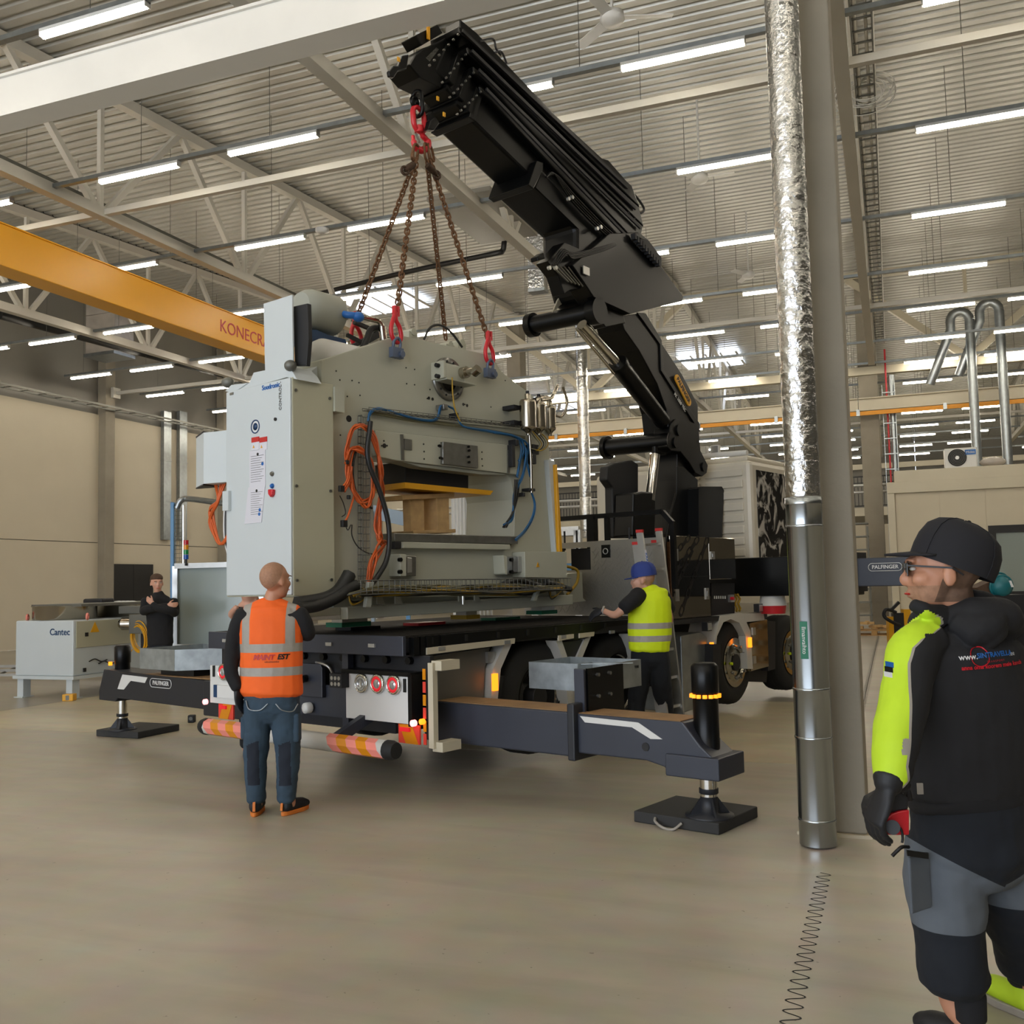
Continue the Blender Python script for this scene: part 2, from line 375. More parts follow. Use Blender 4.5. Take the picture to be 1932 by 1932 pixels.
# roof trusses: lower chord, upper chord, posts and diagonals
def truss(a, b0, b1, label, n0=12.35, cream='steel_white'):
    t = thing('roof_truss', label, 'roof truss', HALL, (a, b0, 7.8))
    MB().box(a-.09, a+.09, b0+.6, b1-.6, 7.82, 8.0).obj('lower_chord', cream, t, HALL)
    rz = lambda b: roof_z(b)-.12
    ks = [b0, 31, b1] if b0 < 31 < b1 else [b0, b1]
    for p, q in zip(ks[:-1], ks[1:]): MB().bar((a, p, rz(p)), (a, q, rz(q)), .18, .18).obj('upper_chord', cream, t, HALL)
    n = n0-3.9*int((n0-b0)/3.9)
    while n < b1-.8:
        if n > b0+.7:
            MB().bar((a, n, 7.95), (a, n, rz(n)), .08, .08).obj('post', cream, t, HALL)
            for s_ in (-1, 1):
                m_ = n+1.95*s_
                if b0-.2 < m_ < b1+.2: MB().bar((a, n+.1*s_, 7.95), (a, m_, rz(m_)), .1, .1).obj('diagonal', cream, t, HALL)
        n += 3.9
    return t
nm = {-18.0: 'left of the yellow crane girder', -12.05: 'passing over the white cabinet panel', -6.2: 'seen through the lifting chains, running to the boom', -.3: 'running over the near concrete column', 5.6: 'right of the near column', 11.5: 'second to the right of the near column'}
for a, s_ in nm.items():
    truss(a, 7.0, 31.3, 'near white truss '+s_)
    truss(a, 31.9, 56, 'far white truss in line with that '+s_, n0=36)
# transfer truss over the far runway
t = thing('transfer_truss', 'cream lengthwise lattice truss above the far crane runway', 'roof truss', HALL, (0, 31.5, 7.7))
MB().box(XL+.3, XR-.1, 31.38, 31.62, 7.68, 7.92).obj('lower_chord', 'steel_cream', t, HALL); MB().box(XL+.3, XR-.1, 31.38, 31.62, 10.7, 10.9).obj('upper_chord', 'steel_cream', t, HALL)
for c in (-21, -9.3, 2.4, 14.1):
    for s_ in (-1, 1): MB().bar((c, 31.5, 7.9), (c+3.3*s_, 31.5, 10.7), .2, .2).obj('diagonal', 'steel_cream', t, HALL)
    MB().bar((c, 31.5, 7.9), (c, 31.5, 10.7), .1, .1).obj('post', 'steel_cream', t, HALL)
for b, lab in ((12.4, 'near white brace tube between the roof trusses'), (24.2, 'middle white brace tube between the roof trusses, bracketed to the left wall column'), (43, 'far white brace tube between the roof trusses')):
    t = thing('roof_brace', lab, 'brace', HALL, (0, b, 7.9)); MB().box(XL+.35, XR, b-.05, b+.05, 7.86, 7.96).obj('brace_tube', 'steel_white', t, HALL)
    MB().box(XL+.29, XL+.4, b-.15, b+.15, 7.75, 8.08).obj('end_plate', 'steel_white', t, HALL)
# crane runways and the yellow bridge
t = thing('near_runway_beam', 'big white crane runway beam crossing the upper left corner overhead', 'crane beam', HALL, (0, 7, 6.4))
MB().box(XL, 11.3, 7.03, 7.32, 6.4, 6.79).obj('beam_body', 'runway_paint', t, HALL); MB().box(XL, 11.3, 7.0, 7.35, 6.79, 6.82).obj('top_flange', 'runway_paint', t, HALL)
MB().box(XL, 11.3, 7.14, 7.2, 6.82, 6.87).obj('crane_rail', 'steel', t, HALL)
t = thing('far_runway_beam', 'cream far crane runway beam with an orange conductor rail beneath', 'crane beam', HALL, (0, 31, 6.5))
for a0, a1 in ((XL, -12.2), (-12.18, -.75), (-.73, 11), (11.02, XR)):
    MB().box(a0, a1, 31.1, 31.12, 6.53, 6.9).box(a0, a1, 30.98, 31.24, 6.88, 6.91).box(a0, a1, 30.98, 31.24, 6.52, 6.55).obj('beam_section', 'steel_cream', t, HALL)
cr = MB().box(XL, XR, 30.93, 30.98, 6.37, 6.49).obj('conductor_rail', 'orange_rail', t, HALL)
for i in range(16):
    a = -20+i*2.4; MB().box(a, a+.1, 30.9, 31.05, 6.36, 6.55).obj('rail_hanger', 'galv', t, HALL)
t = thing('overhead_crane', 'yellow overhead travelling crane girder with red maker lettering', 'crane', HALL, (-12.5, 7, 6.6))
MB().box(-12.95, -12.5, 6.7, 31.3, 6.62, 7.27).obj('girder', 'yellow_crane', t, HALL, bev=.01)
MB().box(-12.97, -12.48, 6.7, 31.3, 7.27, 7.29).obj('top_flange', 'yellow_crane', t, HALL)
for b in (7.17, 31.11): MB().box(-14.0, -11.5, b-.15, b+.15, 6.88, 7.15).obj('end_carriage', 'yellow_crane', t, HALL)
tp = HP(415, 625, x=-12.49)
text('maker_lettering', 'KONECRANES', .36, t, HALL, (-12.497, tp.y, 6.93), (0, 1, 0), (0, 0, 1), 'logo_red', align='LEFT', extr=.002)

# light rows: galvanised trunking and batten lights
ORD = 'first second third fourth fifth sixth seventh eighth ninth tenth eleventh twelfth thirteenth fourteenth fifteenth sixteenth seventeenth eighteenth nineteenth twentieth'.split()
rows = [-8.6, -5.3, -2, 1.3, 4.65, 7.98, 11.31, 14.63, 18.2, 21.7, 24.8, 28.1, 31.0, 34.35, 37.6, 40.8, 44.6, 47.7, 51.5, 55.2]  # rows behind the camera and the farthest two are added for their light
xs = [-22.2, -20.0, -17.6, -14.35, -11.04, -8.65, -5.2, -2.82, .59, 2.75, 6.4, 8.8]
proto = None
for ri, b in enumerate(rows):
    t = thing('light_trunking', 'galvanised lighting trunking, %s row from the gate end of the hall' % ORD[ri], 'trunking', HALL, (0, b, 7.93), group='light rows under the roof')
    MB().box(XL+.8, 11.3, b-.04, b+.04, 7.92, 7.98).obj('trunking_rail', 'galv', t, HALL)
    mb = MB()
    for i in range(16): a = XL+1.5+i*2.3; mb.tube([(a, b, 7.98), (a, b, roof_z(b)+.03)], .006, 4)
    mb.obj('hanger_wires', 'tray', t, HALL)['kind'] = 'stuff'
    for ci, a in enumerate(xs):
        lab = 'white batten light, %s from the left wall on the %s trunking row from the gates' % (ORD[ci], ORD[ri])
        t = thing('batten_light', lab, 'light', HALL, (a, b, 7.85), group='batten lights under the roof')
        if proto is None:
            h = MB().box(a, a+1.5, b-.045, b+.045, 7.88, 7.92).box(a, a+.012, b-.045, b+.045, 7.83, 7.9).box(a+1.488, a+1.5, b-.045, b+.045, 7.83, 7.9).obj('housing', 'white_paint', t, HALL)
            d = MB().tube([(a+.02, b, 7.85), (a+1.48, b, 7.85)], .034, 8).obj('diffuser', 'tube_light', t, HALL)
            proto = (h, d)
        else:
            dup(proto[0], t, Matrix.Identity(4)); dup(proto[1], t, Matrix.Identity(4))
# far skylights
for px, py, lab in ((718, 608, 'bright skylight behind the air hose over the press'), (1342, 697, 'bright skylight right of the boom arm'), (1050, 767, 'bright skylight beside the steel air filters')):
    p = HP(px, py, z=10.2); s_ = (1.2, 1.4) if px == 718 else (1.2, 1.3)
    t = thing('skylight', lab, 'skylight', HALL, p, kind='structure')
    MB().box(p.x-s_[0], p.x+s_[0], p.y-s_[1], p.y+s_[1], roof_z(p.y)-.12, roof_z(p.y)-.1).obj('pane', 'skylight', t, HALL)
    for k in range(5):
        x = p.x-s_[0]+k*s_[0]/2; MB().box(x-.04, x+.04, p.y-s_[1]-.05, p.y+s_[1]+.05, roof_z(p.y)-.16, roof_z(p.y)-.12).obj('glazing_bar', 'steel_white', t, HALL)

# cable trays
def ladder(name, lab, p, q, w, rung, up=(0, 0, 1), m_='tray', nmax=90, th=.03, sides=.06, F=HALL):
    p, q = V(p), V(q); d, a, u = basis(q-p, up); n = min(nmax, int((q-p).length/rung))
    t = thing(name, lab, 'cable tray', F, p)
    MB().bar(p-a*w/2, q-a*w/2, .02, sides, up).bar(p+a*w/2, q+a*w/2, .02, sides, up).obj('side_rails', m_, t, F)
    r0 = None
    for i in range(n):
        c = d*((i+.5)*(q-p).length/n)
        if r0 is None: r0 = MB().bar(p+c-a*w/2, p+c+a*w/2, th, .02, up).obj('rung', m_, t, F); c0 = c
        else: dup(r0, t, Matrix.Translation(WM[t.name].to_3x3().inverted() @ F.to_3x3() @ (c-c0)))
    return t
r1, r2 = HP(1606, 60, z=8.5), HP(1646, 60, z=8.5)
w_ = r2.x-r1.x; cx = (r1.x+r2.x)/2
tl = ladder('cable_ladder', 'long ladder type cable tray overhead, right of the near concrete column', (cx, 9.0, 8.5), (cx, 30.8, 8.5), w_, .3)
MB().tube([(cx-.08, 9, 8.53), (cx-.08, 30.8, 8.53)], .03, 6).tube([(cx+.05, 9, 8.53), (cx+.05, 30.8, 8.53)], .022, 6).tube([(cx+.13, 9, 8.53), (cx+.13, 30.8, 8.53)], .02, 6).obj('white_cables', 'steel_white', tl, HALL)
mb = MB(); c = HP(1665, 180, z=8.45)
for i in range(9):
    rr = .25+.04*i*random.random(); o = V((c.x-.25+.12*random.random(), c.y-.2+.3*random.random(), 8.5))
    mb.ring(o, (random.random()*.6, .3, 1), rr, .008, 20, 4, flat=.8)
tag(mb.obj('cable_coil', 'white_paint', None, HALL), 'loose coil of white cables hanging off the overhead cable tray', 'cable coil')
ladder('cable_ladder', 'cable tray running along the roof truss above the white cabinet', (-12.35, 8, 8.15), (-12.35, 30, 8.15), .3, .5)
ladder('cable_ladder', 'cable tray along the long left wall above the white cladding', (XL+.55, 4, 7.35), (XL+.55, 45, 7.35), .4, .6, nmax=80)
tl = ladder('cable_ladder', 'vertical cable ladder beside the far tan column', (k2.x+.3, 31.3, .3), (k2.x+.3, 31.3, 7.3), .35, .45, up=(0, 1, 0), m_='galv')
MB().tube([(k2.x+.25, 31.35, .3), (k2.x+.25, 31.35, 8.4)], .03, 6).obj('red_cable', 'red', tl, HALL)
MB().tube([(k2.x+.4, 31.4, .3), (k2.x+.4, 31.4, 7.6)], .09, 12).obj('riser_pipe', 'galv', tl, HALL)
# black sprinkler main
t = thing('sprinkler_pipe', 'black sprinkler main under the roof behind the lifting chains', 'pipe', HALL, (-14, 20.5, 8.7))
MB().tube(curve_pts([HP(560, 565, z=8.7), HP(760, 515, z=8.7), HP(925, 480, z=8.7), HP(947, 474, z=8.75), HP(951, 460, z=8.9), HP(952, 445, z=9.1)], 5), .06, 8).obj('pipe_run', 'black', t, HALL)
p, q = HP(0, 595, z=8.3), HP(420, 707, z=8.3)
t = thing('sprinkler_pipe', 'black pipe run under the roof beyond the yellow crane girder', 'pipe', HALL, p); MB().tube([p, q], .1, 8).obj('pipe_run', 'black', t, HALL)
# ceiling fan
def fan(px, py, z, lab, R=.75, rot=0):
    c = HP(px, py, z=z); t = thing('ceiling_fan', lab, 'fan', HALL, c)
    MB().lathe(c+V((0, 0, -.08)), (0, 0, 1), [(.02, 0), (.12, .02), (.16, .07), (.15, .15), (.06, .19)]).obj('motor', 'white_paint', t, HALL)
    MB().tube([c+V((0, 0, .1)), (c.x, c.y, roof_z(c.y)+.05)], .02, 8).obj('down_rod', 'white_paint', t, HALL)
    for k in range(3):
        an = rot+k*2*pi/3; d = V((cos(an), sin(an), 0)); n = V((-sin(an), cos(an), .25)).normalized()
        MB().obox(c+d*(R*.58)+V((0, 0, .02)), d*R*.45, n*.07, n.cross(d)*.006).bar(c, c+d*R*.2, .03, .02).obj('blade', 'white_paint', t, HALL)
fan(1155, 36, 8.75, 'white ceiling fan just under the roof deck at the top of the picture', rot=.35)
fan(1320, 338, 8.8, 'small distant ceiling fan above a light row right of the boom', .6)
fan(1412, 520, 9.2, 'far ceiling fan between two light rows near the silver duct', .6)
# ventilation ducts
def duct(px0, px1, py1, b, ztop, lab, bottom_z=None, m_='foil', rnd=True):
    p, q = HP(px0, py1, y=b), HP(px1, py1, y=b); r = (q.x-p.x)/2; c = (p+q)/2; zb = bottom_z or c.z
    t = thing('air_duct', lab, 'duct', HALL, (c.x, c.y, zb)); z = zb; first = True
    while z < ztop:
        z1 = min(ztop, z+1.2); k = MB()
        if rnd: k.lathe((c.x, c.y, z), (0, 0, 1), [(r*.97, 0), (r, .03), (r, z1-z-.03), (r*.96, z1-z)], 20)
        else: k.box(c.x-r, c.x+r, c.y-r*.7, c.y+r*.7, z, z1-.01)
        k.obj('duct_section', m_, t, HALL); z = z1
    return t, c, r, zb
duct(1096, 1117, 1015, 27.5, 11.03, 'foil wrapped vertical air duct standing behind the crane cab box')
t, c, r, zb = duct(1001, 1030, 548, 19.5, 10.5, 'foil wrapped square duct dropping from the roof left of the boom elbow', rnd=False)
MB().box(c.x-r*1.05, c.x+r*1.05, c.y-r*.8, c.y+r*.8, zb-.05, zb+.02).obj('air_grille', 'galv', t, HALL)
D('film', '#b5aea6', .15, var=.1, bump=.5, bscale=8)
t, c, r, zb = duct(180, 234, 672, 22.5, 10.4, 'plastic wrapped air outlet box hanging by the left wall column', m_='film', rnd=False)
MB().box(c.x-r*1.05, c.x+r*1.05, c.y-r*.8, c.y+r*.8, zb-.06, zb+.03).obj('air_grille', 'galv', t, HALL)
for px, py in ((1828, 590), (1884, 572)):
    p = HP(px, py, y=30.2); t = thing('exhaust_pipe', 'galvanised exhaust pipe with a bend on top, %s of the two' % ('shorter' if px == 1828 else 'taller'), 'pipe', HALL, (p.x, p.y, 4.3))
    MB().tube([(p.x, p.y, 4.3), (p.x, p.y, p.z-.2)], .13, 14).obj('riser', 'galv', t, HALL)
    MB().tube([V((p.x, p.y, p.z-.2))+V((-.25+.25*cos(i*pi/8), 0, .25*sin(i*pi/8))) for i in range(9)]+[V((p.x-.5, p.y, p.z-.45)), V((p.x-1.1, p.y+.3, p.z-1.9))], .13, 14).obj('elbow', 'galv', t, HALL)
p = HP(915, 412, z=8.3)
t = thing('radiant_panel', 'grey radiant heater panel hanging under the roof behind the chains', 'heater', HALL, p)
MB().box(p.x-.6, p.x+.6, p.y-1.2, p.y+1.2, 8.28, 8.36).obj('panel_body', 'wall_grey', t, HALL); MB().tube([(p.x-.5, p.y, 8.36), (p.x-.5, p.y, 10.5)], .01, 5).tube([(p.x+.5, p.y, 8.36), (p.x+.5, p.y, 10.5)], .01, 5).obj('hangers', 'tray', t, HALL)
for px, py in ((608, 438), (950, 668)):
    p = HP(px, py, z=7.85); t = thing('smoke_detector', 'white round smoke detector on a light row %s' % ('left of the chains' if px == 608 else 'above the press'), 'detector', HALL, p); MB().lathe(p+V((0, 0, -.02)), (0, 0, 1), [(.05, 0), (.12, .03), (.12, .08)]).obj('detector_body', 'white_paint', t, HALL)

# silver air pipe standing in front of the near column
c0 = HP(1506, 1603, z=0); c1 = HP(1578, 1603, z=0); cc = (c0+c1)/2; R0 = (c1-c0).length/2*.985; cc = V((cc.x, cc.y+R0*.9, 0))
t = thing('air_pipe', 'tall silver air pipe, foil wrapped on top, before the near concrete column', 'pipe', HALL, cc)
zz = [0.01] + [HP(1540, y, y=cc.y-R0).z for y in (1552, 1395, 1302, 990, 942)]
for z0, z1 in zip(zz[:-1], zz[1:]):
    MB().lathe((cc.x, cc.y, z0), (0, 0, 1), [(R0, 0), (R0, z1-z0-.012), (R0*1.03, z1-z0-.008), (R0*1.03, z1-z0+.004), (R0, z1-z0+.006)], 48).obj('pipe_section', 'pipe', t, HALL)
MB().lathe((cc.x, cc.y, zz[-1]-.02), (0, 0, 1), [(R0*1.04, 0), (R0*1.04, .04), (R0*.95, .045)], 48).obj('collar', 'pipe', t, HALL)
fz = [zz[-1]+.02]+[HP(1500, y, y=cc.y-R0).z for y in (868, 740, 610, 467, 375, 258, 128)]+[9.45]
for z0, z1 in zip(fz[:-1], fz[1:]):
    mb = MB(); n = 40; rows_ = 26; vs_ = []
    for j in range(rows_+1):
        for k in range(n):
            rr = R0*(.955+.012*sin(k*1.7+j*.9+z0*7)+.012*random.random()-.02*(1 if j in (0, rows_) else 0)); an = 2*pi*k/n
            vs_.append((cc.x+rr*cos(an), cc.y+rr*sin(an), z0+(z1-z0)*j/rows_))
    mb.add(vs_, [(j*n+k, j*n+(k+1) % n, (j+1)*n+(k+1) % n, (j+1)*n+k) for j in range(rows_) for k in range(n)], True)
    mb.obj('foil_jacket', 'foil', t, HALL)
p = HP(1517, 1208, y=cc.y-R0)
MB().box(p.x-.022, p.x+.022, cc.y-R0-.006, cc.y-R0+.01, p.z-.11, p.z+.11).obj('green_label', 'green', t, HALL)
text('label_print', 'Ilmanvaihto', .035, t, HALL, (p.x, cc.y-R0-.007, p.z), (0, 0, -1), (1, 0, 0), 'white', extr=.0005)
# ================================================================ THE TRUCK (truck frame: x forward, y to its left, z up)
def tprism(px, t0, t1, tref=None, holes=()):
    """outline traced on the upright plane y=tref of the truck, given thickness t0..t1"""
    tr = t0 if tref is None else tref
    P = lambda L: [(lambda q: (q.x, q.z))(TP(a, b, y=tr)) for a, b in L]
    return MB().xz(P(px), t0, t1, [P(h) for h in holes])
truck = thing('truck', 'grey four axle flatbed truck with white cab and black crane, carrying the press', 'truck', TRUCK, (3.5, 3.35, 0))
YR, YL = 2.12, 4.62
MB().box(-.56, 3.2, YR+.02, YL-.02, 1.09, 1.195).obj('bed_frame', 'truck_dark', truck, TRUCK)
k = thing  # (short alias kept out of names)
deck = MB().box(-.56, 3.2, YR+.02, YL-.02, 1.195, 1.206).obj('bed_floor', 'deck_brown', truck, TRUCK)
for i in range(12):
    y = YR+.05+i*.205; MB().box(-.54, 3.18, y, y+.2, 1.206, 1.212).obj('deck_board', 'deck_brown', deck, TRUCK)
rb = MB().box(-.585, -.55, YR, YL, 1.065, 1.215).obj('rear_bolster', 'truck_grey', truck, TRUCK, bev=.006)
for y in (2.45, 2.95, 3.35, 3.85, 4.35):
    MB().cbox((-.59, y, 1.14), .02, .07, .028).obj('plate_lamp', 'lamp_clear', rb, TRUCK)
for y in (2.13, 2.2, 2.28): MB().box(-.5+(y-2.13)*2, -.44+(y-2.13)*2, YR-.03, YR+.02, 1.06, 1.2).obj('stake_pocket', 'black_paint', truck, TRUCK)
# side rave with lashing slots
sr = tprism([(790, 1201), (1250, 1163), (1250, 1185), (1205, 1184), (1185, 1178), (1140, 1183), (1112, 1196), (1085, 1208), (1045, 1203), (1020, 1202), (985, 1207), (962, 1212), (790, 1242)], YR-.02, YR+.04, YR).obj('side_rave', 'black_paint', truck, TRUCK)
for i in range(9):
    x = -.3+i*.4; MB().cbox((x, YR-.022, 1.165), .035, .006, .05).obj('lashing_slot', 'black', sr, TRUCK)
    if i % 2 == 0: MB().cbox((x+.1, YR-.03, 1.1), .075, .02, .03).obj('side_lamp', 'lamp_clear', sr, TRUCK)
tprism([(800, 1222), (966, 1204), (965, 1214), (800, 1235)], YR-.035, YR-.015, YR).obj('grey_rail', 'steel_cream', truck, TRUCK)
for L in ([(1049, 1199), (1077, 1196), (1077, 1204), (1049, 1209)], [(1088, 1195), (1116, 1192), (1115, 1200), (1088, 1204)]):
    tprism(L, YR-.035, YR-.015, YR).obj('grey_rail', 'steel_cream', truck, TRUCK)
# mudguards between the rear wheels
for L in ([(951, 1217), (966, 1214), (945, 1262), (938, 1330), (926, 1330), (930, 1262)], [(1049, 1209), (1060, 1208), (1074, 1250), (1084, 1330), (1072, 1330), (1064, 1250)],
          [(1104, 1205), (1115, 1201), (1097, 1245), (1090, 1330), (1080, 1330), (1086, 1245)], [(1186, 1196), (1196, 1195), (1212, 1240), (1216, 1300), (1206, 1300), (1200, 1240)]):
    tprism(L, YR+.0, YR+.12, YR).obj('mudguard_edge', 'bar_white', truck, TRUCK)
tprism([(1062, 1212), (1103, 1207), (1090, 1244), (1074, 1246)], YR+.02, YR+.06, YR).obj('mudguard_emblem_plate', 'truck_dark', truck, TRUCK)
tprism([(812, 1240), (935, 1222), (925, 1262), (922, 1330), (812, 1330)], YR+.06, YR+.08, YR).obj('chequer_side_panel', 'tray', truck, TRUCK)
p = TP(932, 1287, y=YR-.01); MB().cbox((p.x, YR-.02, p.z), .05, .03, .14).obj('side_marker', 'lamp_amber', truck, TRUCK)
p = TP(924, 1240, y=YR+.05); MB().cbox((p.x, YR+.05, p.z), .09, .04, .09).obj('side_reflector', 'alu', truck, TRUCK)
# wheels
ZW = .575
def wheel(cx, outer, front):
    c = V((cx, outer, ZW)); ax = (0, 1, 0)
    w = MB().lathe(c, ax, [(.285, .02), (.30, .0), (.36, -.012), (.45, .0), (.492, .03), (.5, .07), (.5, .25), (.49, .29), (.3, .31)], 40, cap=False)
    tyre = w.obj('tyre', 'tyre', truck, TRUCK)
    for kk in range(4): MB().ring(c+V((0, .08+.05*kk, 0)), ax, .497, .007, 40, 4).obj('tread_rib', 'black_rubber', tyre, TRUCK)
    m = MB()
    if front: m.lathe(c, ax, [(.295, -.012), (.30, .01), (.285, .03), (.27, .02), (.2, -.045), (.175, -.045), (.17, .0), (.1, .01)], 40)
    else: m.lathe(c, ax, [(.295, -.01), (.30, .01), (.285, .03), (.272, .04)], 40, cap=False)
    rim = m.obj('rim', 'rim', truck, TRUCK)
    if not front: MB().lathe(c, ax, [(.272, .035), (.255, .19), (.12, .21), (.1, .08), (0, .08)], 36, cap=False).obj('wheel_dish', 'hub_dark', rim, TRUCK)
    for i in range(10):
        an = 2*pi*i/10; o = c+V((cos(an)*.19, -.045 if front else .17, sin(an)*.19)); MB().cyl(o, o-V((0, .025, 0)), .018, n=8).obj('wheel_nut', 'steel' if i % 5 else 'hivis_yellow', rim, TRUCK)
    MB().lathe(c, ax, [(.1, -.03 if front else -.01), (.105, .0), (.105, .2)], 20).obj('hub', 'hub_dark', rim, TRUCK)
    return tyre
wheel(1.2, 2.22, False); wheel(2.5, 2.22, False); wheel(5.15, 2.28, True); wheel(6.85, 2.28, True)
for cx in (1.2, 2.5, 5.15, 6.85):
    MB().lathe((cx, 4.2, ZW), (0, 1, 0), [(.28, 0), (.5, .05), (.5, .28), (.28, .31)], 28).obj('far_side_tyre', 'tyre', truck, TRUCK)
    MB().cyl((cx, 2.4, ZW), (cx, 4.3, ZW), .09, n=12).obj('axle', 'black_matt', truck, TRUCK)
MB().box(-.45, 7.6, 2.95, 3.05, .78, 1.09).box(-.45, 7.6, 3.7, 3.8, .78, 1.09).obj('chassis_rails', 'black_matt', truck, TRUCK)
MB().box(-.4, .3, 2.4, 4.3, .45, 1.0).obj('rear_crossmember', 'truck_dark', truck, TRUCK)
MB().box(.3, 1.0, 2.25, 2.3, .35, .8).obj('side_locker', 'black_matt', truck, TRUCK)
# headboard of chequer plate with window and rail
p0, p1 = 3.2, 3.3
D('chequer', '#99968f', .38, metal=.75, var=.05, vscale=3)
hb = MB().prism([(2.1, 1.22), (3.95, 1.22), (3.95, 1.9), (3.4, 2.03), (2.1, 2.04)], lambda u, v, w: (w, u, v), p0, p1, [[(3.0, 1.72), (3.42, 1.72), (3.42, 1.97), (3.0, 1.97)]]).obj('headboard', 'chequer', truck, TRUCK)
mb = MB()
for i in range(36):
    for j in range(18):
        y, z = 2.14+i*.05, 1.27+j*.042
        if 2.95 < y < 3.47 and z > 1.68: continue
        if z > 1.98: continue
        mb.obox((3.199, y+(.025 if j % 2 else 0), z), (.003, 0, 0), (0, .018, .018 if (i+j) % 2 else -.018), (0, -.006 if (i+j) % 2 else .006, .006))
o = mb.obj('chequer_studs', 'chequer', hb, TRUCK); o['kind'] = 'stuff'
MB().box(3.42, 3.44, 3.0, 3.42, 1.72, 1.97).obj('window_recess', 'black_matt', hb, TRUCK)
q = TP(1143, 1040, x=3.19); em = MB().box(3.185, 3.2, q.y-.055, q.y+.055, q.z-.07, q.z+.07).obj('horse_shoe_badge', 'black_paint', hb, TRUCK)
MB().ring((3.182, q.y, q.z), (1, 0, 0), .03, .006, 16, 5).obj('badge_ring', 'alu', em, TRUCK)
MB().bar((3.25, 2.1, 2.31), (3.25, 3.9, 2.31), .05, .05).bar((3.25, 2.1, 2.31), (3.25, 1.98, 2.18), .05, .05).bar((3.25, 1.98, 2.2), (3.25, 1.98, 1.5), .05, .05).obj('guard_rail', 'black_paint', truck, TRUCK)
MB().bar((3.25, 3.0, 1.95), (3.25, 3.0, 2.31), .09, .09).bar((3.25, 2.8, 1.95), (3.25, 2.8, 2.31), .05, .05).obj('guard_posts', 'black_paint', truck, TRUCK)
for y in (2.55, 3.1, 3.25, 3.42, 3.58): MB().tube([(3.3, y, 1.95), (3.3, y, 2.17)], .012, 6).obj('stake', 'black_matt', truck, TRUCK)
# polished side lockers with the painted chains
YC = 2.2
lk = MB().box(3.56, 4.45, YC, YC+.5, 1.16, 2.07).obj('polished_locker', 'polished', truck, TRUCK, bev=.005)
lk2 = MB().box(4.455, 5.12, YC, YC+.5, 1.58, 2.07).obj('polished_locker', 'polished', truck, TRUCK, bev=.005)
MB().box(3.5, 5.1, YC-.01, YC+.4, 1.1, 1.155).obj('locker_shelf', 'black_matt', truck, TRUCK)
MB().box(3.45, 3.54, YC+.02, YC+.4, 1.2, 2.08).obj('tail_post', 'black_paint', truck, TRUCK); MB().box(3.53, 3.555, YC-.01, YC+.02, 1.3, 2.0).obj('red_edge_strip', 'rust', truck, TRUCK)
for x, z in ((3.68, 1.86), (3.67, 1.42), (4.36, 1.42)):
    MB().cbox((x, YC-.006, z), .075, .012, .13).cbox((x, YC-.014, z), .03, .012, .06).obj('locker_latch', 'alu', lk, TRUCK)
MB().cbox((4.53, YC-.006, 1.86), .09, .012, .09).cbox((4.53, YC-.014, 1.86), .04, .012, .04).obj('locker_latch', 'alu', lk2, TRUCK)
for x0, x1, z in ((3.56, 4.45, 1.62),): MB().box(x0, x1, YC-.002, YC, z-.002, z+.002).obj('door_gap', 'black', lk, TRUCK)
def print_chain(p, q, w, n, par):
    p, q = V(p), V(q); d = q-p
    for i in range(n):
        a = p+d*(i/n); b = p+d*((i+1.25)/n); L = (b-a).length; u = (b-a).normalized(); nn = V((-u.z, 0, u.x))
        if i % 2: MB().obox((a+b)/2-V((0, .003, 0)), u*L/2, nn*w*.3, V((0, .0015, 0))).obj('painted_link', 'chain_print', par, TRUCK)
        else:
            pts = []
            for kx in range(16):
                an = 2*pi*kx/16; r = w*.5; cc_ = (a+b)/2+u*(L/2-r)*(1 if cos(an) > 0 else -1); pts.append(cc_+u*r*cos(an)+nn*r*sin(an)-V((0, .003, 0)))
            mb = MB(); P2 = [(o-(a+b)/2)*.62*V((1, 1, 1)).length/sqrt(3)+(a+b)/2 for o in pts]
            m_ = len(pts); mb.add(pts+P2, [(i2, (i2+1) % m_, m_+(i2+1) % m_, m_+i2) for i2 in range(m_)]); mb.obj('painted_link', 'chain_print', par, TRUCK)
print_chain((3.72, 0+YC, 1.19), (4.43, YC, 2.05), .085, 9, lk); print_chain((3.56, YC, 1.6), (4.2, YC, 2.05), .08, 7, lk); print_chain((3.57, YC, 1.82), (4.0, YC, 2.06), .07, 5, lk); print_chain((3.6, YC, 1.45), (4.05, YC, 1.9), .07, 6, lk)
# tank box, front mudguards, step box
tb = tprism([(1285, 1200), (1322, 1193), (1334, 1202), (1336, 1330), (1290, 1345)], YC, YC+.5, YC).obj('silver_tank_box', 'galv', truck, TRUCK, bev=.01)
fe = tprism([(1345, 1248), (1338, 1248), (1340, 1235), (1356, 1162), (1398, 1157), (1413, 1190), (1418, 1262), (1408, 1262), (1404, 1200), (1392, 1175), (1376, 1168), (1362, 1174), (1350, 1200)], YC-.02, YC+.35, YC).obj('front_mudguard', 'bar_white', truck, TRUCK)
tprism([(1398, 1158), (1438, 1157), (1440, 1170), (1403, 1174)], YC-.02, YC+.35, YC).obj('front_mudguard', 'bar_white', truck, TRUCK)
sb = tprism([(1413, 1176), (1446, 1169), (1449, 1257), (1416, 1266)], YC-.01, YC+.4, YC).obj('polished_step_box', 'polished', truck, TRUCK)
for px, py in ((1423, 1191), (1424, 1245)): q = TP(px, py, y=YC-.02); MB().cbox((q.x, YC-.016, q.z), .08, .012, .09).obj('step_box_latch', 'alu', sb, TRUCK)
tprism([(1447, 1172), (1463, 1172), (1463, 1262), (1449, 1266)], YC, YC+.3, YC).obj('cab_step', 'black_matt', truck, TRUCK)
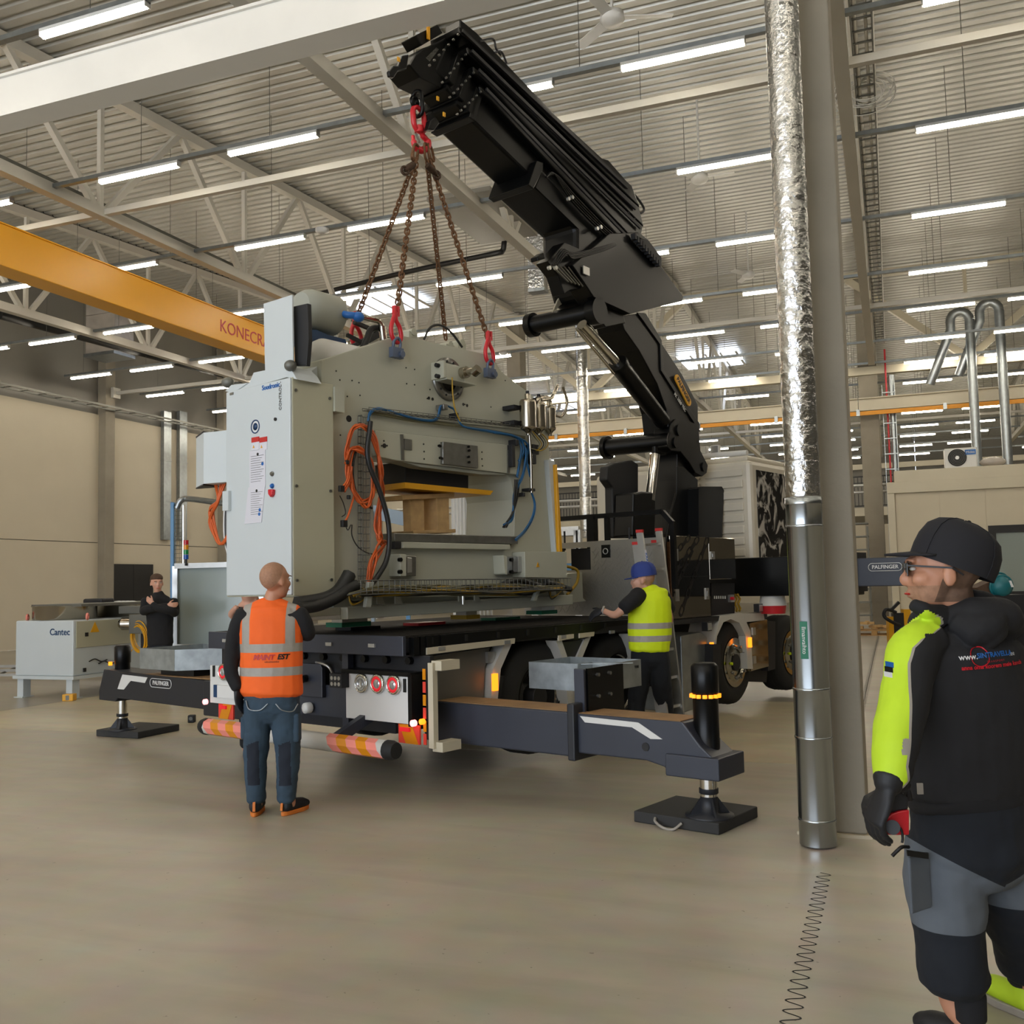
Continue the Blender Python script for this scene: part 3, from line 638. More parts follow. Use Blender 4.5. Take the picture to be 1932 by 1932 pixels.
tprism([(1405, 1262), (1462, 1262), (1460, 1288), (1404, 1286)], YC+.1, YC+.3, YC).obj('air_deflector', 'black_matt', truck, TRUCK)
for px, py in ((1343, 1222), (1415, 1212)): q = TP(px, py, y=YC-.05); MB().cbox((q.x, YC-.05, q.z), .05, .03, .12).obj('side_marker', 'lamp_amber', truck, TRUCK)
for px, py in ((1335, 1182), (1432, 1147)):
    q = TP(px, py, y=YC-.06); w = MB().cbox((q.x, YC-.05, q.z), .11, .07, .1).obj('work_lamp', 'black_matt', truck, TRUCK); MB().cbox((q.x, YC-.088, q.z), .09, .006, .08).obj('lamp_glass', 'lamp_clear', w, TRUCK)
tprism([(1330, 1215), (1345, 1215), (1345, 1250), (1348, 1262), (1330, 1262)], YC-.1, YC+.1, YC).obj('valve_housing', 'black_matt', truck, TRUCK)
# control bay between lockers and cab
cb = tprism([(1342, 1100), (1386, 1100), (1386, 1158), (1342, 1163)], YC+.1, YC+.7, YC+.1).obj('control_bay', 'black_matt', truck, TRUCK)
for i in range(6): q = TP(1348+i*4, 1127, y=YC+.09); MB().cbox((q.x, YC+.09, q.z), .012, .01, .035).obj('lever_label', 'white', cb, TRUCK)
q = TP(1378, 1129, y=YC+.09); MB().cbox((q.x, YC+.08, q.z), .09, .04, .09).obj('gauge_box', 'alu', cb, TRUCK); MB().cyl((q.x-.05, YC+.06, q.z), (q.x-.05, YC+.02, q.z), .02, n=10).obj('stop_button', 'red', cb, TRUCK)
mb = MB()
for i in range(7):
    x = 5.0+i*.08; mb.tube([(x+.03*sin(j*1.6), 2.35, 1.18+.03*j) for j in range(8)], .016, 6)
tag(mb.obj('chock_pile', 'yellow_cable', None, TRUCK), 'heap of brown ribbed chocks on the mudguard before the cab', 'wheel chocks', kind='stuff')
# cab
CS = 6.0
cab = MB().box(CS, 8.3, 2.37, 4.8, 1.45, 3.12).obj('cab', 'cab_white', truck, TRUCK, bev=.06)
for i in range(10):
    z = 1.62+i*.15
    w = .5 if i < 9 else .3
    MB().obox((CS-.012, 2.75, z), (.014, 0, 0), (0, .27, 0), (0, 0, .05)).obj('pressed_rib', 'cab_white', cab, TRUCK, bev=.01)
    MB().obox((CS-.012, 3.4, z), (.014, 0, 0), (0, .3, 0), (0, 0, .05)).obj('pressed_rib', 'cab_white', cab, TRUCK, bev=.01)
rf = MB().box(CS+.1, 8.2, 2.45, 4.7, 3.12, 3.2).obj('cab_roof', 'cab_white', cab, TRUCK, bev=.03)
MB().tube([(CS+.2, 2.5, 3.24), (CS+.2, 3.3, 3.27)], .04, 8).obj('light_bar', 'white_paint', cab, TRUCK)
for px, py in ((1328, 850), (1350, 848)): q = TP(px, py, x=CS+.2); w = MB().cbox((q.x, q.y, q.z), .06, .12, .11).obj('work_lamp', 'white_paint', truck, TRUCK); MB().cbox((q.x-.033, q.y, q.z), .006, .1, .09).obj('lamp_glass', 'lamp_clear', w, TRUCK)
D('film_wrap', '#26262a', .12, var=.0, bump=.0)
m = M['film_wrap']; nt = m.node_tree; b = nt.nodes['Principled BSDF']; tc = nt.nodes.new('ShaderNodeTexCoord'); n = nt.nodes.new('ShaderNodeTexNoise'); n.inputs['Scale'].default_value = 3.2; n.inputs['Detail'].default_value = 7; n.inputs['Distortion'].default_value = 2.2
r = nt.nodes.new('ShaderNodeValToRGB'); e = r.color_ramp.elements; e[0].position = .5; e[0].color = (.006, .006, .007, 1); e[1].position = .62; e[1].color = (.5, .48, .44, 1)
nt.links.new(tc.outputs['Object'], n.inputs[0]); nt.links.new(n.outputs['Fac'], r.inputs[0]); nt.links.new(r.outputs[0], b.inputs['Base Color'])
MB().box(CS+.16, 8.1, 2.362, 2.38, 1.5, 3.0).obj('dark_side_print', 'film_wrap', cab, TRUCK)
# crane power pack box and the fly box beside the column
pk = tprism([(1325, 918), (1362, 918), (1366, 925), (1362, 1015), (1318, 1015), (1318, 922)], 2.75, 3.2, 2.75).obj('oil_cooler_box', 'black_paint', truck, TRUCK)
tk = tprism([(1147, 880), (1160, 873), (1192, 868), (1205, 876), (1205, 1015), (1158, 1015), (1156, 920), (1145, 905)], 3.2, 3.32, 3.2).obj('black_reservoir', 'black_matt', truck, TRUCK, bev=.02)
# rear light boards
def round_lamp(y, z, m_, s=-.565, par=None):
    l = MB().lathe((s, y, z), (-1, 0, 0), [(.072, 0), (.074, .02), (.06, .028), (.058, .02)], 24).obj('lamp_bezel', 'chrome', par, TRUCK)
    MB().lathe((s, y, z), (-1, 0, 0), [(.058, 0), (.058, .022), (.038, .026), (.036, .02), (.0, .021)], 24).obj('lamp_lens', m_, l, TRUCK)
    if m_ != 'lamp_clear': MB().lathe((s-.021, y, z), (-1, 0, 0), [(.036, 0), (.03, .006), (0, .007)], 20).obj('lamp_core', 'lamp_clear', l, TRUCK)
rbd = MB().box(-.56, -.54, 2.1, 2.79, .565, .915).obj('light_board', 'white_paint', truck, TRUCK, bev=.004)
MB().box(-.57, -.35, 2.06, 2.83, .915, .945).box(-.57, -.35, 2.05, 2.09, .55, .93).obj('light_board_case', 'black_paint', truck, TRUCK)
round_lamp(2.59, .845, 'lamp_clear', par=rbd); round_lamp(2.41, .85, 'lamp_red', par=rbd); round_lamp(2.235, .85, 'lamp_red', par=rbd)
MB().cbox((-.565, 2.125, .85), .02, .02, .1).obj('reflector_strip', 'black', rbd, TRUCK)
wl_ = MB().cbox((-.6, 2.82, .86), .08, .14, .11).obj('work_lamp', 'black_matt', truck, TRUCK)
for i in range(3):
    for j in range(2): MB().cyl((-.641, 2.775+.042*i, .835+.045*j), (-.646, 2.775+.042*i, .835+.045*j), .016, n=10).obj('lamp_glass', 'lamp_clear', wl_, TRUCK)
lbd = MB().box(-.56, -.54, 4.17, 4.63, .575, .91).obj('light_board', 'white_paint', truck, TRUCK, bev=.004)
round_lamp(4.4, .86, 'lamp_red', par=lbd); MB().cbox((-.565, 4.56, .86), .02, .02, .1).obj('reflector_strip', 'black', lbd, TRUCK)
npl = MB().box(-.575, -.562, 4.05, 4.55, .63, .74).obj('number_plate', 'white', lbd, TRUCK); MB().box(-.578, -.562, 4.5, 4.55, .63, .74).obj('plate_band', 'blue_dark', lbd, TRUCK)
for y in (2.03, 4.68): MB().lathe((-.56, y, .58), (-1, 0, 0), [(.025, 0), (.025, .03), (.01, .04)], 12).obj('outline_lamp', 'lamp_pink', truck, TRUCK)
MB().lathe((-.52, 1.98, .59), (-1, 0, 0), [(.022, 0), (.022, .03), (.01, .04)], 12).obj('outline_lamp', 'lamp_amber', truck, TRUCK)
# hazard markers under the boards
def hazard(y0, y1, z0, z1, flip):
    hz = MB().box(-.545, -.53, y0, y1, z0, z1).obj('hazard_board', 'refl_red', truck, TRUCK)
    w, h = y1-y0, z1-z0
    for k_ in (0,):
        a = [(y0+w*.35, z0), (y0+w*.95, z0), (y0+w*.65, z1), (y0+w*.05, z1)] if flip else [(y0+w*.05, z0), (y0+w*.65, z0), (y0+w*.95, z1), (y0+w*.35, z1)]
        MB().yz(a, -.548, -.545).obj('hazard_stripe', 'refl_orange', hz, TRUCK)
    MB().cbox((-.555, (y0+y1)/2+.03, z1-.035), .02, .1, .03).obj('marker_lamp', 'lamp_red', hz, TRUCK)
hazard(2.0, 2.22, .42, .56, False); hazard(4.3, 4.52, .44, .58, True)
MB().bar((-.5, 1.9, .4), (-.5, 1.9, 1.02), .05, .05).bar((-.5, 1.86, 1.0), (-.3, 1.86, 1.0), .1, .07).bar((-.5, 1.86, .41), (-.3, 1.86, .41), .1, .07).obj('side_guard_rack', 'steel_cream', truck, TRUCK)
for i_ in range(6): MB().box(-.52, -.515, 1.955, 1.985, .42+.095*i_, .5+.095*i_).obj('side_reflective_tape', 'refl_orange' if i_ % 2 else 'refl_red', truck, TRUCK)
# under-bed gear at the tail
MB().box(-.5, -.44, 2.83, 2.9, .45, 1.06).box(-.5, -.46, 2.9, 4.1, .55, .8).box(-.5, -.44, 3.9, 3.97, .45, 1.06).obj('tail_frame', 'truck_grey', truck, TRUCK)
MB().yz([(3.1, .7), (3.4, .7), (3.45, .76), (3.45, .92), (3.4, .97), (3.12, .97), (3.1, .94)], -.54, -.5).obj('tow_plate', 'truck_grey', truck, TRUCK, bev=.006)
MB().cyl((-.5, 3.3, .85), (-.62, 3.3, .85), .03, n=12).cyl((-.62, 3.3, .82), (-.62, 3.3, .88), .05, n=12).obj('tow_jaw', 'black_paint', truck, TRUCK)
MB().lathe((-.52, 3.28, .61), (-1, 0, 0), [(.045, 0), (.045, .05), (.02, .06)], 12).obj('socket', 'white_paint', truck, TRUCK)
MB().tube(curve_pts([(-.5, 3.22, .98), (-.55, 3.1, .98), (-.55, 3.0, .95), (-.5, 2.98, .85)]), .011, 6).obj('grab_loop', 'alu', truck, TRUCK)
MB().box(-.42, -.38, 2.0, 4.65, .56, 1.06).obj('tail_shield', 'black_matt', truck, TRUCK)
mb = MB()
for i in range(9): mb.cyl((-.4, 2.2+i*.25, 1.02), (-.46, 2.2+i*.25, 1.02), .03, n=8)
mb.obj('tail_bolts', 'black_paint', truck, TRUCK)
# underrun bar with hazard bands
Zb, Rb = .428, .068
ub = MB().tube([(-.85, 2.02, Zb), (-.85, 4.22, Zb)], Rb, 8).obj('underrun_bar', 'bar_white', truck, TRUCK)
for y0, y1 in ((1.93, 2.02), (4.22, 4.3)): MB().tube([(-.85, y0, Zb), (-.85, (y0+y1)/2, Zb), (-.85, y1, Zb)], [Rb*.85, Rb*1.04, Rb*1.04] if y0 < 3 else [Rb*1.04, Rb*1.04, Rb*.85], 16).obj('bar_end_cap', 'black_rubber', ub, TRUCK)
def bands(y0, n, w, sgn):
    for i in range(n):
        a, bb = y0+i*w, y0+(i+1)*w; mb = MB(); nn = 8; vs_ = []
        for yy in (a, bb):
            for k_ in range(nn+1):
                an = 2*pi*(k_/nn)+pi/8*0; off = sgn*.05*sin(an)*(1); vs_.append((-.85+cos(an)*Rb*1.012, yy+off, Zb+sin(an)*Rb*1.012))
        mb.add(vs_, [(k_, k_+1, nn+2+k_, nn+1+k_) for k_ in range(nn)])
        mb.obj('hazard_band', 'refl_orange' if i % 2 else 'refl_pink', ub, TRUCK)
bands(2.06, 5, .107, 1); bands(3.66, 5, .107, 1)
for y in (2.6, 3.7): MB().bar((-.45, y, .6), (-.83, y, .45), .06, .08).obj('bar_arm', 'truck_grey', ub, TRUCK)
# rear outrigger: two beams, jacks and feet
def jack(par, x, y, ztop, zcol, lab, amber=True):
    MB().lathe((x, y, zcol), (0, 0, 1), [(.1, 0), (.1, .05), (.082, .06), (.082, ztop-zcol-.2), (.088, ztop-zcol-.19), (.088, ztop-zcol-.02), (.07, ztop-zcol)], 28).obj('jack_cylinder', 'black_paint', par, TRUCK)
    MB().cyl((x, y, .2), (x, y, zcol), .056, n=24).obj('jack_rod', 'chrome', par, TRUCK)
    f_ = MB().lathe((x, y, .075), (0, 0, 1), [(.155, 0), (.155, .012), (.06, .02), (.055, .14), (.062, .145), (.062, .175)], 28)
    for i in range(4):
        an = pi/4+i*pi/2; d = V((cos(an), sin(an), 0)); n = V((-d.y, d.x, 0))*.006; o = V((x, y, .08))
        f_.add([o+d*.05+n, o+d*.14+n, o+d*.05+V((0, 0, .12))+n, o+d*.05-n, o+d*.14-n, o+d*.05+V((0, 0, .12))-n], [(0, 1, 2), (3, 5, 4), (0, 3, 4, 1), (1, 4, 5, 2), (0, 2, 5, 3)])
    f_.obj('jack_foot', 'truck_dark', par, TRUCK)
    if amber:
        for i in range(14): an = 2*pi*i/14; MB().cbox((x+cos(an)*.088, y+sin(an)*.088, ztop-.21), .022, .022, .022).obj('warning_led', 'lamp_amber', par, TRUCK)
    else: MB().cbox((x-.1, y+.08, ztop-.2), .03, .03, .04).obj('warning_led', 'lamp_amber', par, TRUCK)
S0, S1 = -.16, .14
orr = MB().box(S0-.03, S1+.03, .88, 2.3, .385, .69).obj('outrigger_beam', 'truck_grey', truck, TRUCK, bev=.012)
MB().box(S0-.01, S1+.01, .9, 2.3, .69, .694).obj('worn_top', 'beam_top', orr, TRUCK)
MB().xz([(S0-.05, .36), (S1+.05, .36), (S1+.05, .75), (S0-.05, .75)], .84, .9).obj('beam_collar', 'truck_dark', orr, TRUCK, bev=.01)
o2 = MB().prism([(.9, .41), (.3, .41), (.16, .38), (.16, .33), (-.2, .33), (-.2, .46), (-.1, .54), (.02, .68), (.9, .68)], lambda u, v, w: (w, u, v), S0, S1).obj('outrigger_beam', 'truck_grey', truck, TRUCK, bev=.01)
MB().box(S0+.01, S1-.01, .04, .85, .681, .685).obj('worn_top', 'beam_top', o2, TRUCK)
MB().yz([(.82, .665), (.35, .655), (.17, .56), (.26, .555), (.4, .62), (.78, .625)], S0-.004, S0-.001).obj('white_arrow_mark', 'white_paint', o2, TRUCK)
MB().lathe((S0-.001, .3, .5), (-1, 0, 0), [(.028, 0), (.028, .004)], 16).obj('inspection_hole', 'black', o2, TRUCK)
q = TP(1090, 1364, x=S0-.003); MB().ring((S0-.003, .88, .62), (1, 0, 0), .022, .003, 16, 4).obj('logo_ring', 'white', o2, TRUCK); text('beam_letter', 'R', .035, o2, TRUCK, (S0-.004, .878, .62), (0, -1, 0), (0, 0, 1), 'white')
MB().box(S0-.03, S1+.03, -.24, .14, .335, .475).obj('jack_bracket', 'truck_grey', o2, TRUCK, bev=.008)
jack(truck, -.01, -.07, 1.05, .34, '')
ya, yb_, zt_ = TP(1082, 1262, x=-.1).y, TP(1101, 1262, x=-.1).y, TP(1090, 1262, x=-.1).z
br = MB().yz([(ya-.05, .42), (ya, .7), (ya, zt_), (yb_, zt_), (yb_, .66), (yb_-.03, .42)], -.1, -.08).box(-.08, .42, yb_+.01, ya-.01, .5, zt_-.01).obj('box_bracket', 'truck_grey', truck, TRUCK, bev=.006)
MB().box(-.06, .4, yb_-.006, yb_+.01, .52, zt_).obj('bracket_side_plate', 'black_paint', br, TRUCK)
for x, z in ((.05, zt_-.05), (.2, zt_-.05), (.05, zt_-.2), (.2, zt_-.2), (.05, .58), (.2, .58)): MB().cyl((x, yb_-.006, z), (x, yb_-.03, z), .013, n=8).obj('bracket_bolt', 'steel', br, TRUCK)
ol = MB().box(S0-.03, S1+.03, 4.3, 5.3, .37, .71).obj('outrigger_beam', 'truck_dark', truck, TRUCK, bev=.012)
o3 = MB().prism([(5.0, .42), (6.95, .44), (7.0, .40), (7.35, .40), (7.35, .5), (7.25, .74), (5.0, .7)], lambda u, v, w: (w, u, v), S0, S1).obj('outrigger_beam', 'truck_dark', truck, TRUCK, bev=.01)
MB().box(S0, S1, 5.1, 6.95, .715, .725).obj('worn_top', 'beam_top', o3, TRUCK)
MB().yz([(6.85, .7), (6.35, .69), (6.4, .63), (6.68, .64), (6.82, .54), (6.95, .54)], S0-.004, S0-.001).obj('white_arrow_mark', 'white_paint', o3, TRUCK)
text('maker_lettering', 'PALFINGER', .06, o3, TRUCK, (S0-.004, 6.1, .64), (0, -1, 0), (0, 0, 1), 'white', bold=.001)
def lozenge(par, c, hw, hh, ax_u, m_='white', r=.004):
    c = V(c); u = V(ax_u).normalized(); v = V((0, 0, 1)) if abs(u.z) < .5 else None
    pts = []
    for k_ in range(24):
        an = 2*pi*k_/24; s_ = 1 if cos(an) > 0 else -1; pts.append(c+u*(s_*(hw-hh)+hh*cos(an))+V((0, 0, 1))*hh*sin(an))
    MB().tube(pts, r, 4, closed=True).obj('logo_outline', m_, par, TRUCK)
lozenge(o3, (S0-.004, 6.1, .64), .2, .045, (0, 1, 0))
jack(truck, -.01, 7.12, 1.0, .4, '', False)
# front outrigger beam reaching past the column
of = MB().box(5.62, 5.95, .95, 4.5, 1.36, 1.84).obj('outrigger_beam', 'black_paint', truck, TRUCK, bev=.012)
o4 = MB().box(5.66, 5.9, -.25, 1.0, 1.46, 1.79).obj('outrigger_beam', 'truck_grey', truck, TRUCK, bev=.01)
text('maker_lettering', 'PALFINGER', .06, o4, TRUCK, (5.655, .6, 1.68), (0, -1, 0), (0, 0, 1), 'white', bold=.001)
lozenge(o4, (5.654, .6, 1.68), .19, .045, (0, 1, 0))
MB().yz([(.3, 1.72), (.15, 1.73), (-.1, 1.6), (.1, 1.66)], 5.65, 5.66).obj('white_arrow_mark', 'white_paint', o4, TRUCK)
MB().xz([(5.6, 1.4), (5.98, 1.4), (5.98, 1.86), (5.6, 1.86)], .92, 1.0).obj('beam_collar', 'truck_dark', of, TRUCK)
jack(truck, 5.78, -.12, 1.9, .9, '', False)

# ================================================================ THE LOADER CRANE (its plane: y about 3.15)
crane = thing('loader_crane', 'black telescopic loader crane on the truck, its boom reaching up over the press', 'crane', TRUCK, (4.9, 3.15, 2.1))
def cp(px, t0, t1, name, m_='black_paint', ref=None, bev=.01, par=None, holes=()):
    return tprism(px, t0, t1, ref, holes).obj(name, m_, par or crane, TRUCK, bev=bev)
T0, T1 = 2.9, 3.3
cp([(1272, 1012), (1317, 1014), (1318, 905), (1300, 870), (1282, 855), (1282, 905), (1280, 960)], T0+.03, T1-.05, 'column', ref=T0)
cp([(1258, 1014), (1317, 1014), (1317, 905), (1290, 880), (1278, 880), (1277, 930), (1262, 985)], T0, T0+.03, 'column_side_plate', ref=T0)
cp([(1258, 842), (1266, 800), (1275, 790), (1318, 800), (1322, 850), (1336, 878), (1334, 892), (1325, 899), (1312, 892), (1300, 872), (1284, 852), (1266, 850)], T0-.03, T0+.2, 'link_plate', ref=T0-.03)
cp([(1170, 596), (1215, 590), (1245, 642), (1287, 706), (1317, 763), (1318, 850), (1285, 856), (1266, 840), (1262, 813), (1258, 775), (1240, 725), (1205, 660), (1178, 622)], T0, T1-.03, 'main_arm', ref=T0)
cp([(1200, 590), (1216, 592), (1246, 642), (1250, 700), (1318, 800), (1318, 815), (1245, 700), (1243, 650)], T0-.02, T0, 'arm_rib', ref=T0, bev=.004)
for px, py, r in ((1280, 812, .07), (1274, 835, .07), (1327, 881, .06)):
    q = TP(px, py, y=T0-.03); MB().cyl((q.x, T0-.05, q.z), (q.x, T0-.02, q.z), r, n=20).obj('pivot_pin', 'black_paint', crane, TRUCK, bev=.004)
q = TP(1262, 833, y=T0); MB().cyl((q.x, T0-.02, q.z), (q.x-.1, T0+.85, q.z), .11, n=24).cyl((q.x-.1, T0+.82, q.z), (q.x-.1, T0+.88, q.z), .15, n=24).obj('base_pin_tube', 'black_paint', crane, TRUCK)
# luffing cylinder: chrome rod standing in its black box
a, b_ = TP(1236, 858, y=2.98), TP(1226, 945, y=2.98); MB().cyl(a, b_, .06, n=28).obj('luffing_rod', 'chrome', crane, TRUCK); MB().cyl(a+V((0, 0, .1)), a, .035, n=16).obj('rod_eye', 'black_paint', crane, TRUCK)
cp([(1196, 930), (1213, 927), (1238, 929), (1236, 1012), (1194, 1012)], 2.93, 3.2, 'cylinder_box', ref=2.93, bev=.02)
# second cylinder
a, b_, c_ = TP(1098, 612, y=2.97), TP(1168, 690, y=2.97), TP(1250, 795, y=2.97)
MB().cyl(a, b_, .062, n=24).obj('knuckle_rod', 'chrome', crane, TRUCK); MB().cyl(TP(1088, 620, y=3.0), TP(1158, 704, y=3.0), .022, n=12).obj('knuckle_side_pipe', 'chrome', crane, TRUCK)
MB().tube([b_-(c_-b_)*.04, b_, b_+(c_-b_)*.02, b_+(c_-b_)*.3, c_], [.12, .125, .115, .11, .1], 28).obj('knuckle_barrel', 'black_paint', crane, TRUCK)
a = TP(1116, 590, y=T0+.02); b_ = a+V((-.1, .78, -.02)); MB().cyl(a-V((0, .1, 0)), b_, .105, n=28).cyl(b_-V((0, .05, 0)), b_+V((0, .03, 0)), .14, n=28).cyl(a-V((0, .12, 0)), a-V((0, .0, 0)), .15, n=28).obj('elbow_pin_tube', 'black_paint', crane, TRUCK)
# elbow bracket
cp([(1030, 494), (1062, 458), (1112, 480), (1160, 540), (1178, 610), (1140, 618), (1110, 570), (1095, 545), (1074, 548), (1062, 556), (1050, 520)], T0-.02, T0+.14, 'elbow_bracket', ref=T0)
cp([(1042, 590), (1052, 566), (1066, 545), (1092, 536), (1095, 572), (1080, 572), (1074, 566), (1058, 576)], T0+.35, T0+.37, 'pale_bracket_plate', 'steel_cream', ref=T0+.35, holes=[[(1070, 553), (1080, 552), (1080, 560), (1070, 560)]])
cp([(1014, 484), (1026, 476), (1029, 488), (1016, 492)], T0, T0+.1, 'camera_box', ref=T0)
# telescopic sections, nested
cp([(1002, 350), (1016, 314), (1195, 500), (1200, 590), (1150, 600), (1105, 560), (1085, 490), (1085, 430)], T0-.02, T1+.06, 'outer_boom', ref=T0, bev=.05)
cp([(994, 350), (1004, 358), (1022, 322), (1023, 308), (1010, 304)], T0-.05, T1+.1, 'boom_collar', ref=T0-.03)
cp([(890, 222), (1006, 335), (1070, 400), (1150, 470), (1012, 270), (905, 170)], T0+.02, T1+.05, 'boom_stage', ref=T0, bev=.06)
cp([(882, 222), (894, 230), (912, 168), (903, 160), (892, 186)], T0-.02, T1+.1, 'boom_stage_collar', ref=T0)
for i, (L_, w_) in enumerate((([(866, 192), (894, 222), (912, 168), (888, 132)], .03), ([(850, 160), (880, 194), (900, 134), (874, 96)], .06), ([(834, 128), (864, 162), (884, 100), (862, 58)], .09))):
    cp(L_, T0+w_, T1+.08-w_, 'boom_stage', ref=T0, bev=.03)
    a, b_ = L_[1], L_[2]
    cp([(a[0]-14, a[1]-12), (a[0]-4, a[1]-2), (b_[0]-8, b_[1]+6), (b_[0]-16, b_[1]-4)], T0-.02+i*.02, T1+.12-i*.02, 'boom_stage_collar', ref=T0)
# long extension profiles stacked along the upper side
F_ = [(862, 50), (880, 88), (893, 124), (907, 160), (922, 196)]; E_ = [(1190, 352), (1205, 392), (1214, 428), (1206, 462), (1200, 482)]
for i in range(4):
    cp([F_[i], E_[i], E_[i+1], (F_[i+1][0]+6, F_[i+1][1]-8), (F_[i][0]+2, F_[i][1]+14)], 2.82+.012*i, 3.2, 'extension_profile', ref=2.84, bev=.012)
    a = TP(*[(F_[i][0]+10), (F_[i][1]+8)], y=2.81); b_ = TP(E_[i][0]-6, E_[i][1]+2, y=2.81); MB().bar(a, b_, .02, .035).obj('profile_rail', 'black_matt', crane, TRUCK)
cp([(868, 36), (900, 62), (1122, 294), (1148, 302), (1190, 350), (1182, 352), (1130, 312), (868, 52)], 3.0, 3.2, 'top_profile', ref=3.0)
cp([(1150, 440), (1206, 438), (1222, 452), (1244, 484), (1246, 500), (1290, 560), (1288, 568), (1190, 592), (1120, 560), (1080, 500)], T0-.1, T0+.12, 'boom_end_plate', ref=T0-.1)
cp([(1205, 448), (1220, 452), (1246, 486), (1246, 502), (1238, 502)], T0-.14, T0-.1, 'energy_chain_guide', 'black_matt', ref=T0-.12)
for i in range(10):
    q = TP(1192+5*i, 448+5.6*i, y=T0-.12); MB().cbox((q.x, T0-.15, q.z), .04, .06, .07).obj('energy_chain_link', 'black_matt', crane, TRUCK)
for L_ in ([(1166, 338), (1192, 362), (1210, 384), (1215, 396), (1208, 402), (1200, 392)], [(1150, 352), (1180, 380), (1194, 398), (1200, 408), (1192, 414), (1184, 400)]):
    MB().tube(curve_pts([TP(x, y, y=2.85) for x, y in L_], 5), .016, 6).obj('hose_loop', 'black_matt', crane, TRUCK)
for L_ in ([(905, 78), (930, 74), (936, 92), (945, 104)], [(932, 100), (946, 98), (956, 120)]):
    MB().tube(curve_pts([TP(x, y, y=3.0) for x, y in L_], 5), .012, 6).obj('hose_loop', 'black_matt', crane, TRUCK)
for i in range(4):
    MB().tube(curve_pts([TP(1030+2*i, 334-2*i, y=2.83), TP(1045+3*i, 328+2*i, y=2.82), TP(1076+3*i, 376-2*i, y=2.82), TP(1130+3*i, 432-2*i, y=2.82), TP(1158+3*i, 456-i, y=2.82), TP(1150, 462+2*i, y=2.8), TP(1085, 478+3*i, y=2.78), TP(1060+3*i, 470+3*i, y=2.76), TP(1042+3*i, 500, y=2.78)], 5), .011, 6).obj('hydraulic_pipe', 'black_paint', crane, TRUCK)
for px, py in ((1070, 376), (1077, 373), (1124, 432), (1131, 429), (1034, 506), (1046, 506)):
    q = TP(px, py, y=2.8); MB().cyl(q, q-V((0, .03, 0)), .022, n=10).obj('pipe_union', 'alu', crane, TRUCK)
for i in range(5):
    a, b_ = TP(1040+8*i, 500+1*i, y=2.84), TP(1072+7*i, 532+2*i, y=2.84); MB().cyl(a, b_, .01, n=6).obj('chrome_line', 'steel', crane, TRUCK)
q = TP(1106, 511, y=2.78); MB().cbox(q, .12, .01, .09).obj('rating_plate', 'alu', crane, TRUCK)
q = TP(1248, 542, y=T0-.12)
# boom tip: head plates and lugs
cp([(772, 122), (782, 104), (800, 90), (826, 80), (850, 66), (868, 60), (866, 100), (858, 122), (850, 150), (832, 166), (812, 156), (792, 146)], T0+.1, T1+.0, 'boom_head', ref=T0+.1, bev=.012)
cp([(734, 134), (742, 124), (752, 124), (760, 104), (772, 102), (768, 130), (752, 134), (744, 146), (736, 144)], T0+.1, T0+.14, 'head_lug', ref=T0+.1)
cp([(784, 66), (826, 46), (836, 62), (796, 86)], T0+.1, T1-.1, 'valve_box', ref=T0+.1)
q = TP(808, 62, y=T0+.08); MB().cbox(q, .035, .015, .13).obj('yellow_valve_label', 'yellow', crane, TRUCK)
cp([(802, 110), (824, 88), (830, 92), (810, 118)], T0+.1, T0+.13, 'pale_head_plate', 'alu', ref=T0+.1)
cp([(812, 226), (822, 220), (830, 232), (820, 246), (808, 244)], T0+.1, T0+.16, 'head_lug', ref=T0+.1); cp([(806, 216), (816, 208), (822, 226), (812, 236)], T0+.2, T0+.26, 'head_lug', ref=T0+.2)
mb = MB()
for (x0, y0), (x1, y1) in (((866, 60), (812, 118)), ((880, 98), (836, 150)), ((895, 132), (850, 178)), ((908, 168), (864, 210))):
    for i in range(7): q = TP(x0+(x1-x0)*i/6-3, y0+(y1-y0)*i/6+6, y=T0-.05); mb.cyl(q, q-V((0, .02, 0)), .011, n=6)
mb.obj('collar_bolts', 'steel', crane, TRUCK)
for px, py in ((838, 216), (826, 186), (752, 112)): q = TP(px, py, y=T0-.04); MB().cbox(q, .03, .01, .04).obj('yellow_label', 'yellow', crane, TRUCK)
# maker's badge on the arm
a, b_ = TP(1276, 708, y=T0-.04), TP(1304, 764, y=T0-.04)
u = (b_-a).normalized(); n_ = V((u.z, 0, -u.x)); c = (a+b_)/2; hw, hh = (b_-a).length/2, .055; pts = []
for k_ in range(24):
    an = 2*pi*k_/24; s_ = 1 if cos(an) > 0 else -1; pts.append(c+u*(s_*(hw-hh)+hh*cos(an))+n_*hh*sin(an))
bd = MB().xz([(p.x, p.z) for p in pts], T0-.035, T0-.02).obj('yellow_badge', 'yellow', crane, TRUCK)
n2 = -n_ if n_.z < 0 else n_
text('badge_lettering', 'PALFINGER', .085, bd, TRUCK, c-V((0, .0, 0))+V((0, (T0-.037)-c.y, 0)), u, V((0, -1, 0)).cross(u), 'black', bold=.002, space=.95)
a, b_ = TP(1272, 742, y=T0-.025), TP(1294, 776, y=T0-.025); u = (b_-a).normalized()
text('model_lettering', 'PK 1050 TEC', .06, crane, TRUCK, (a+b_)/2, u, V((0, -1, 0)).cross(u), 'white', bold=.001)
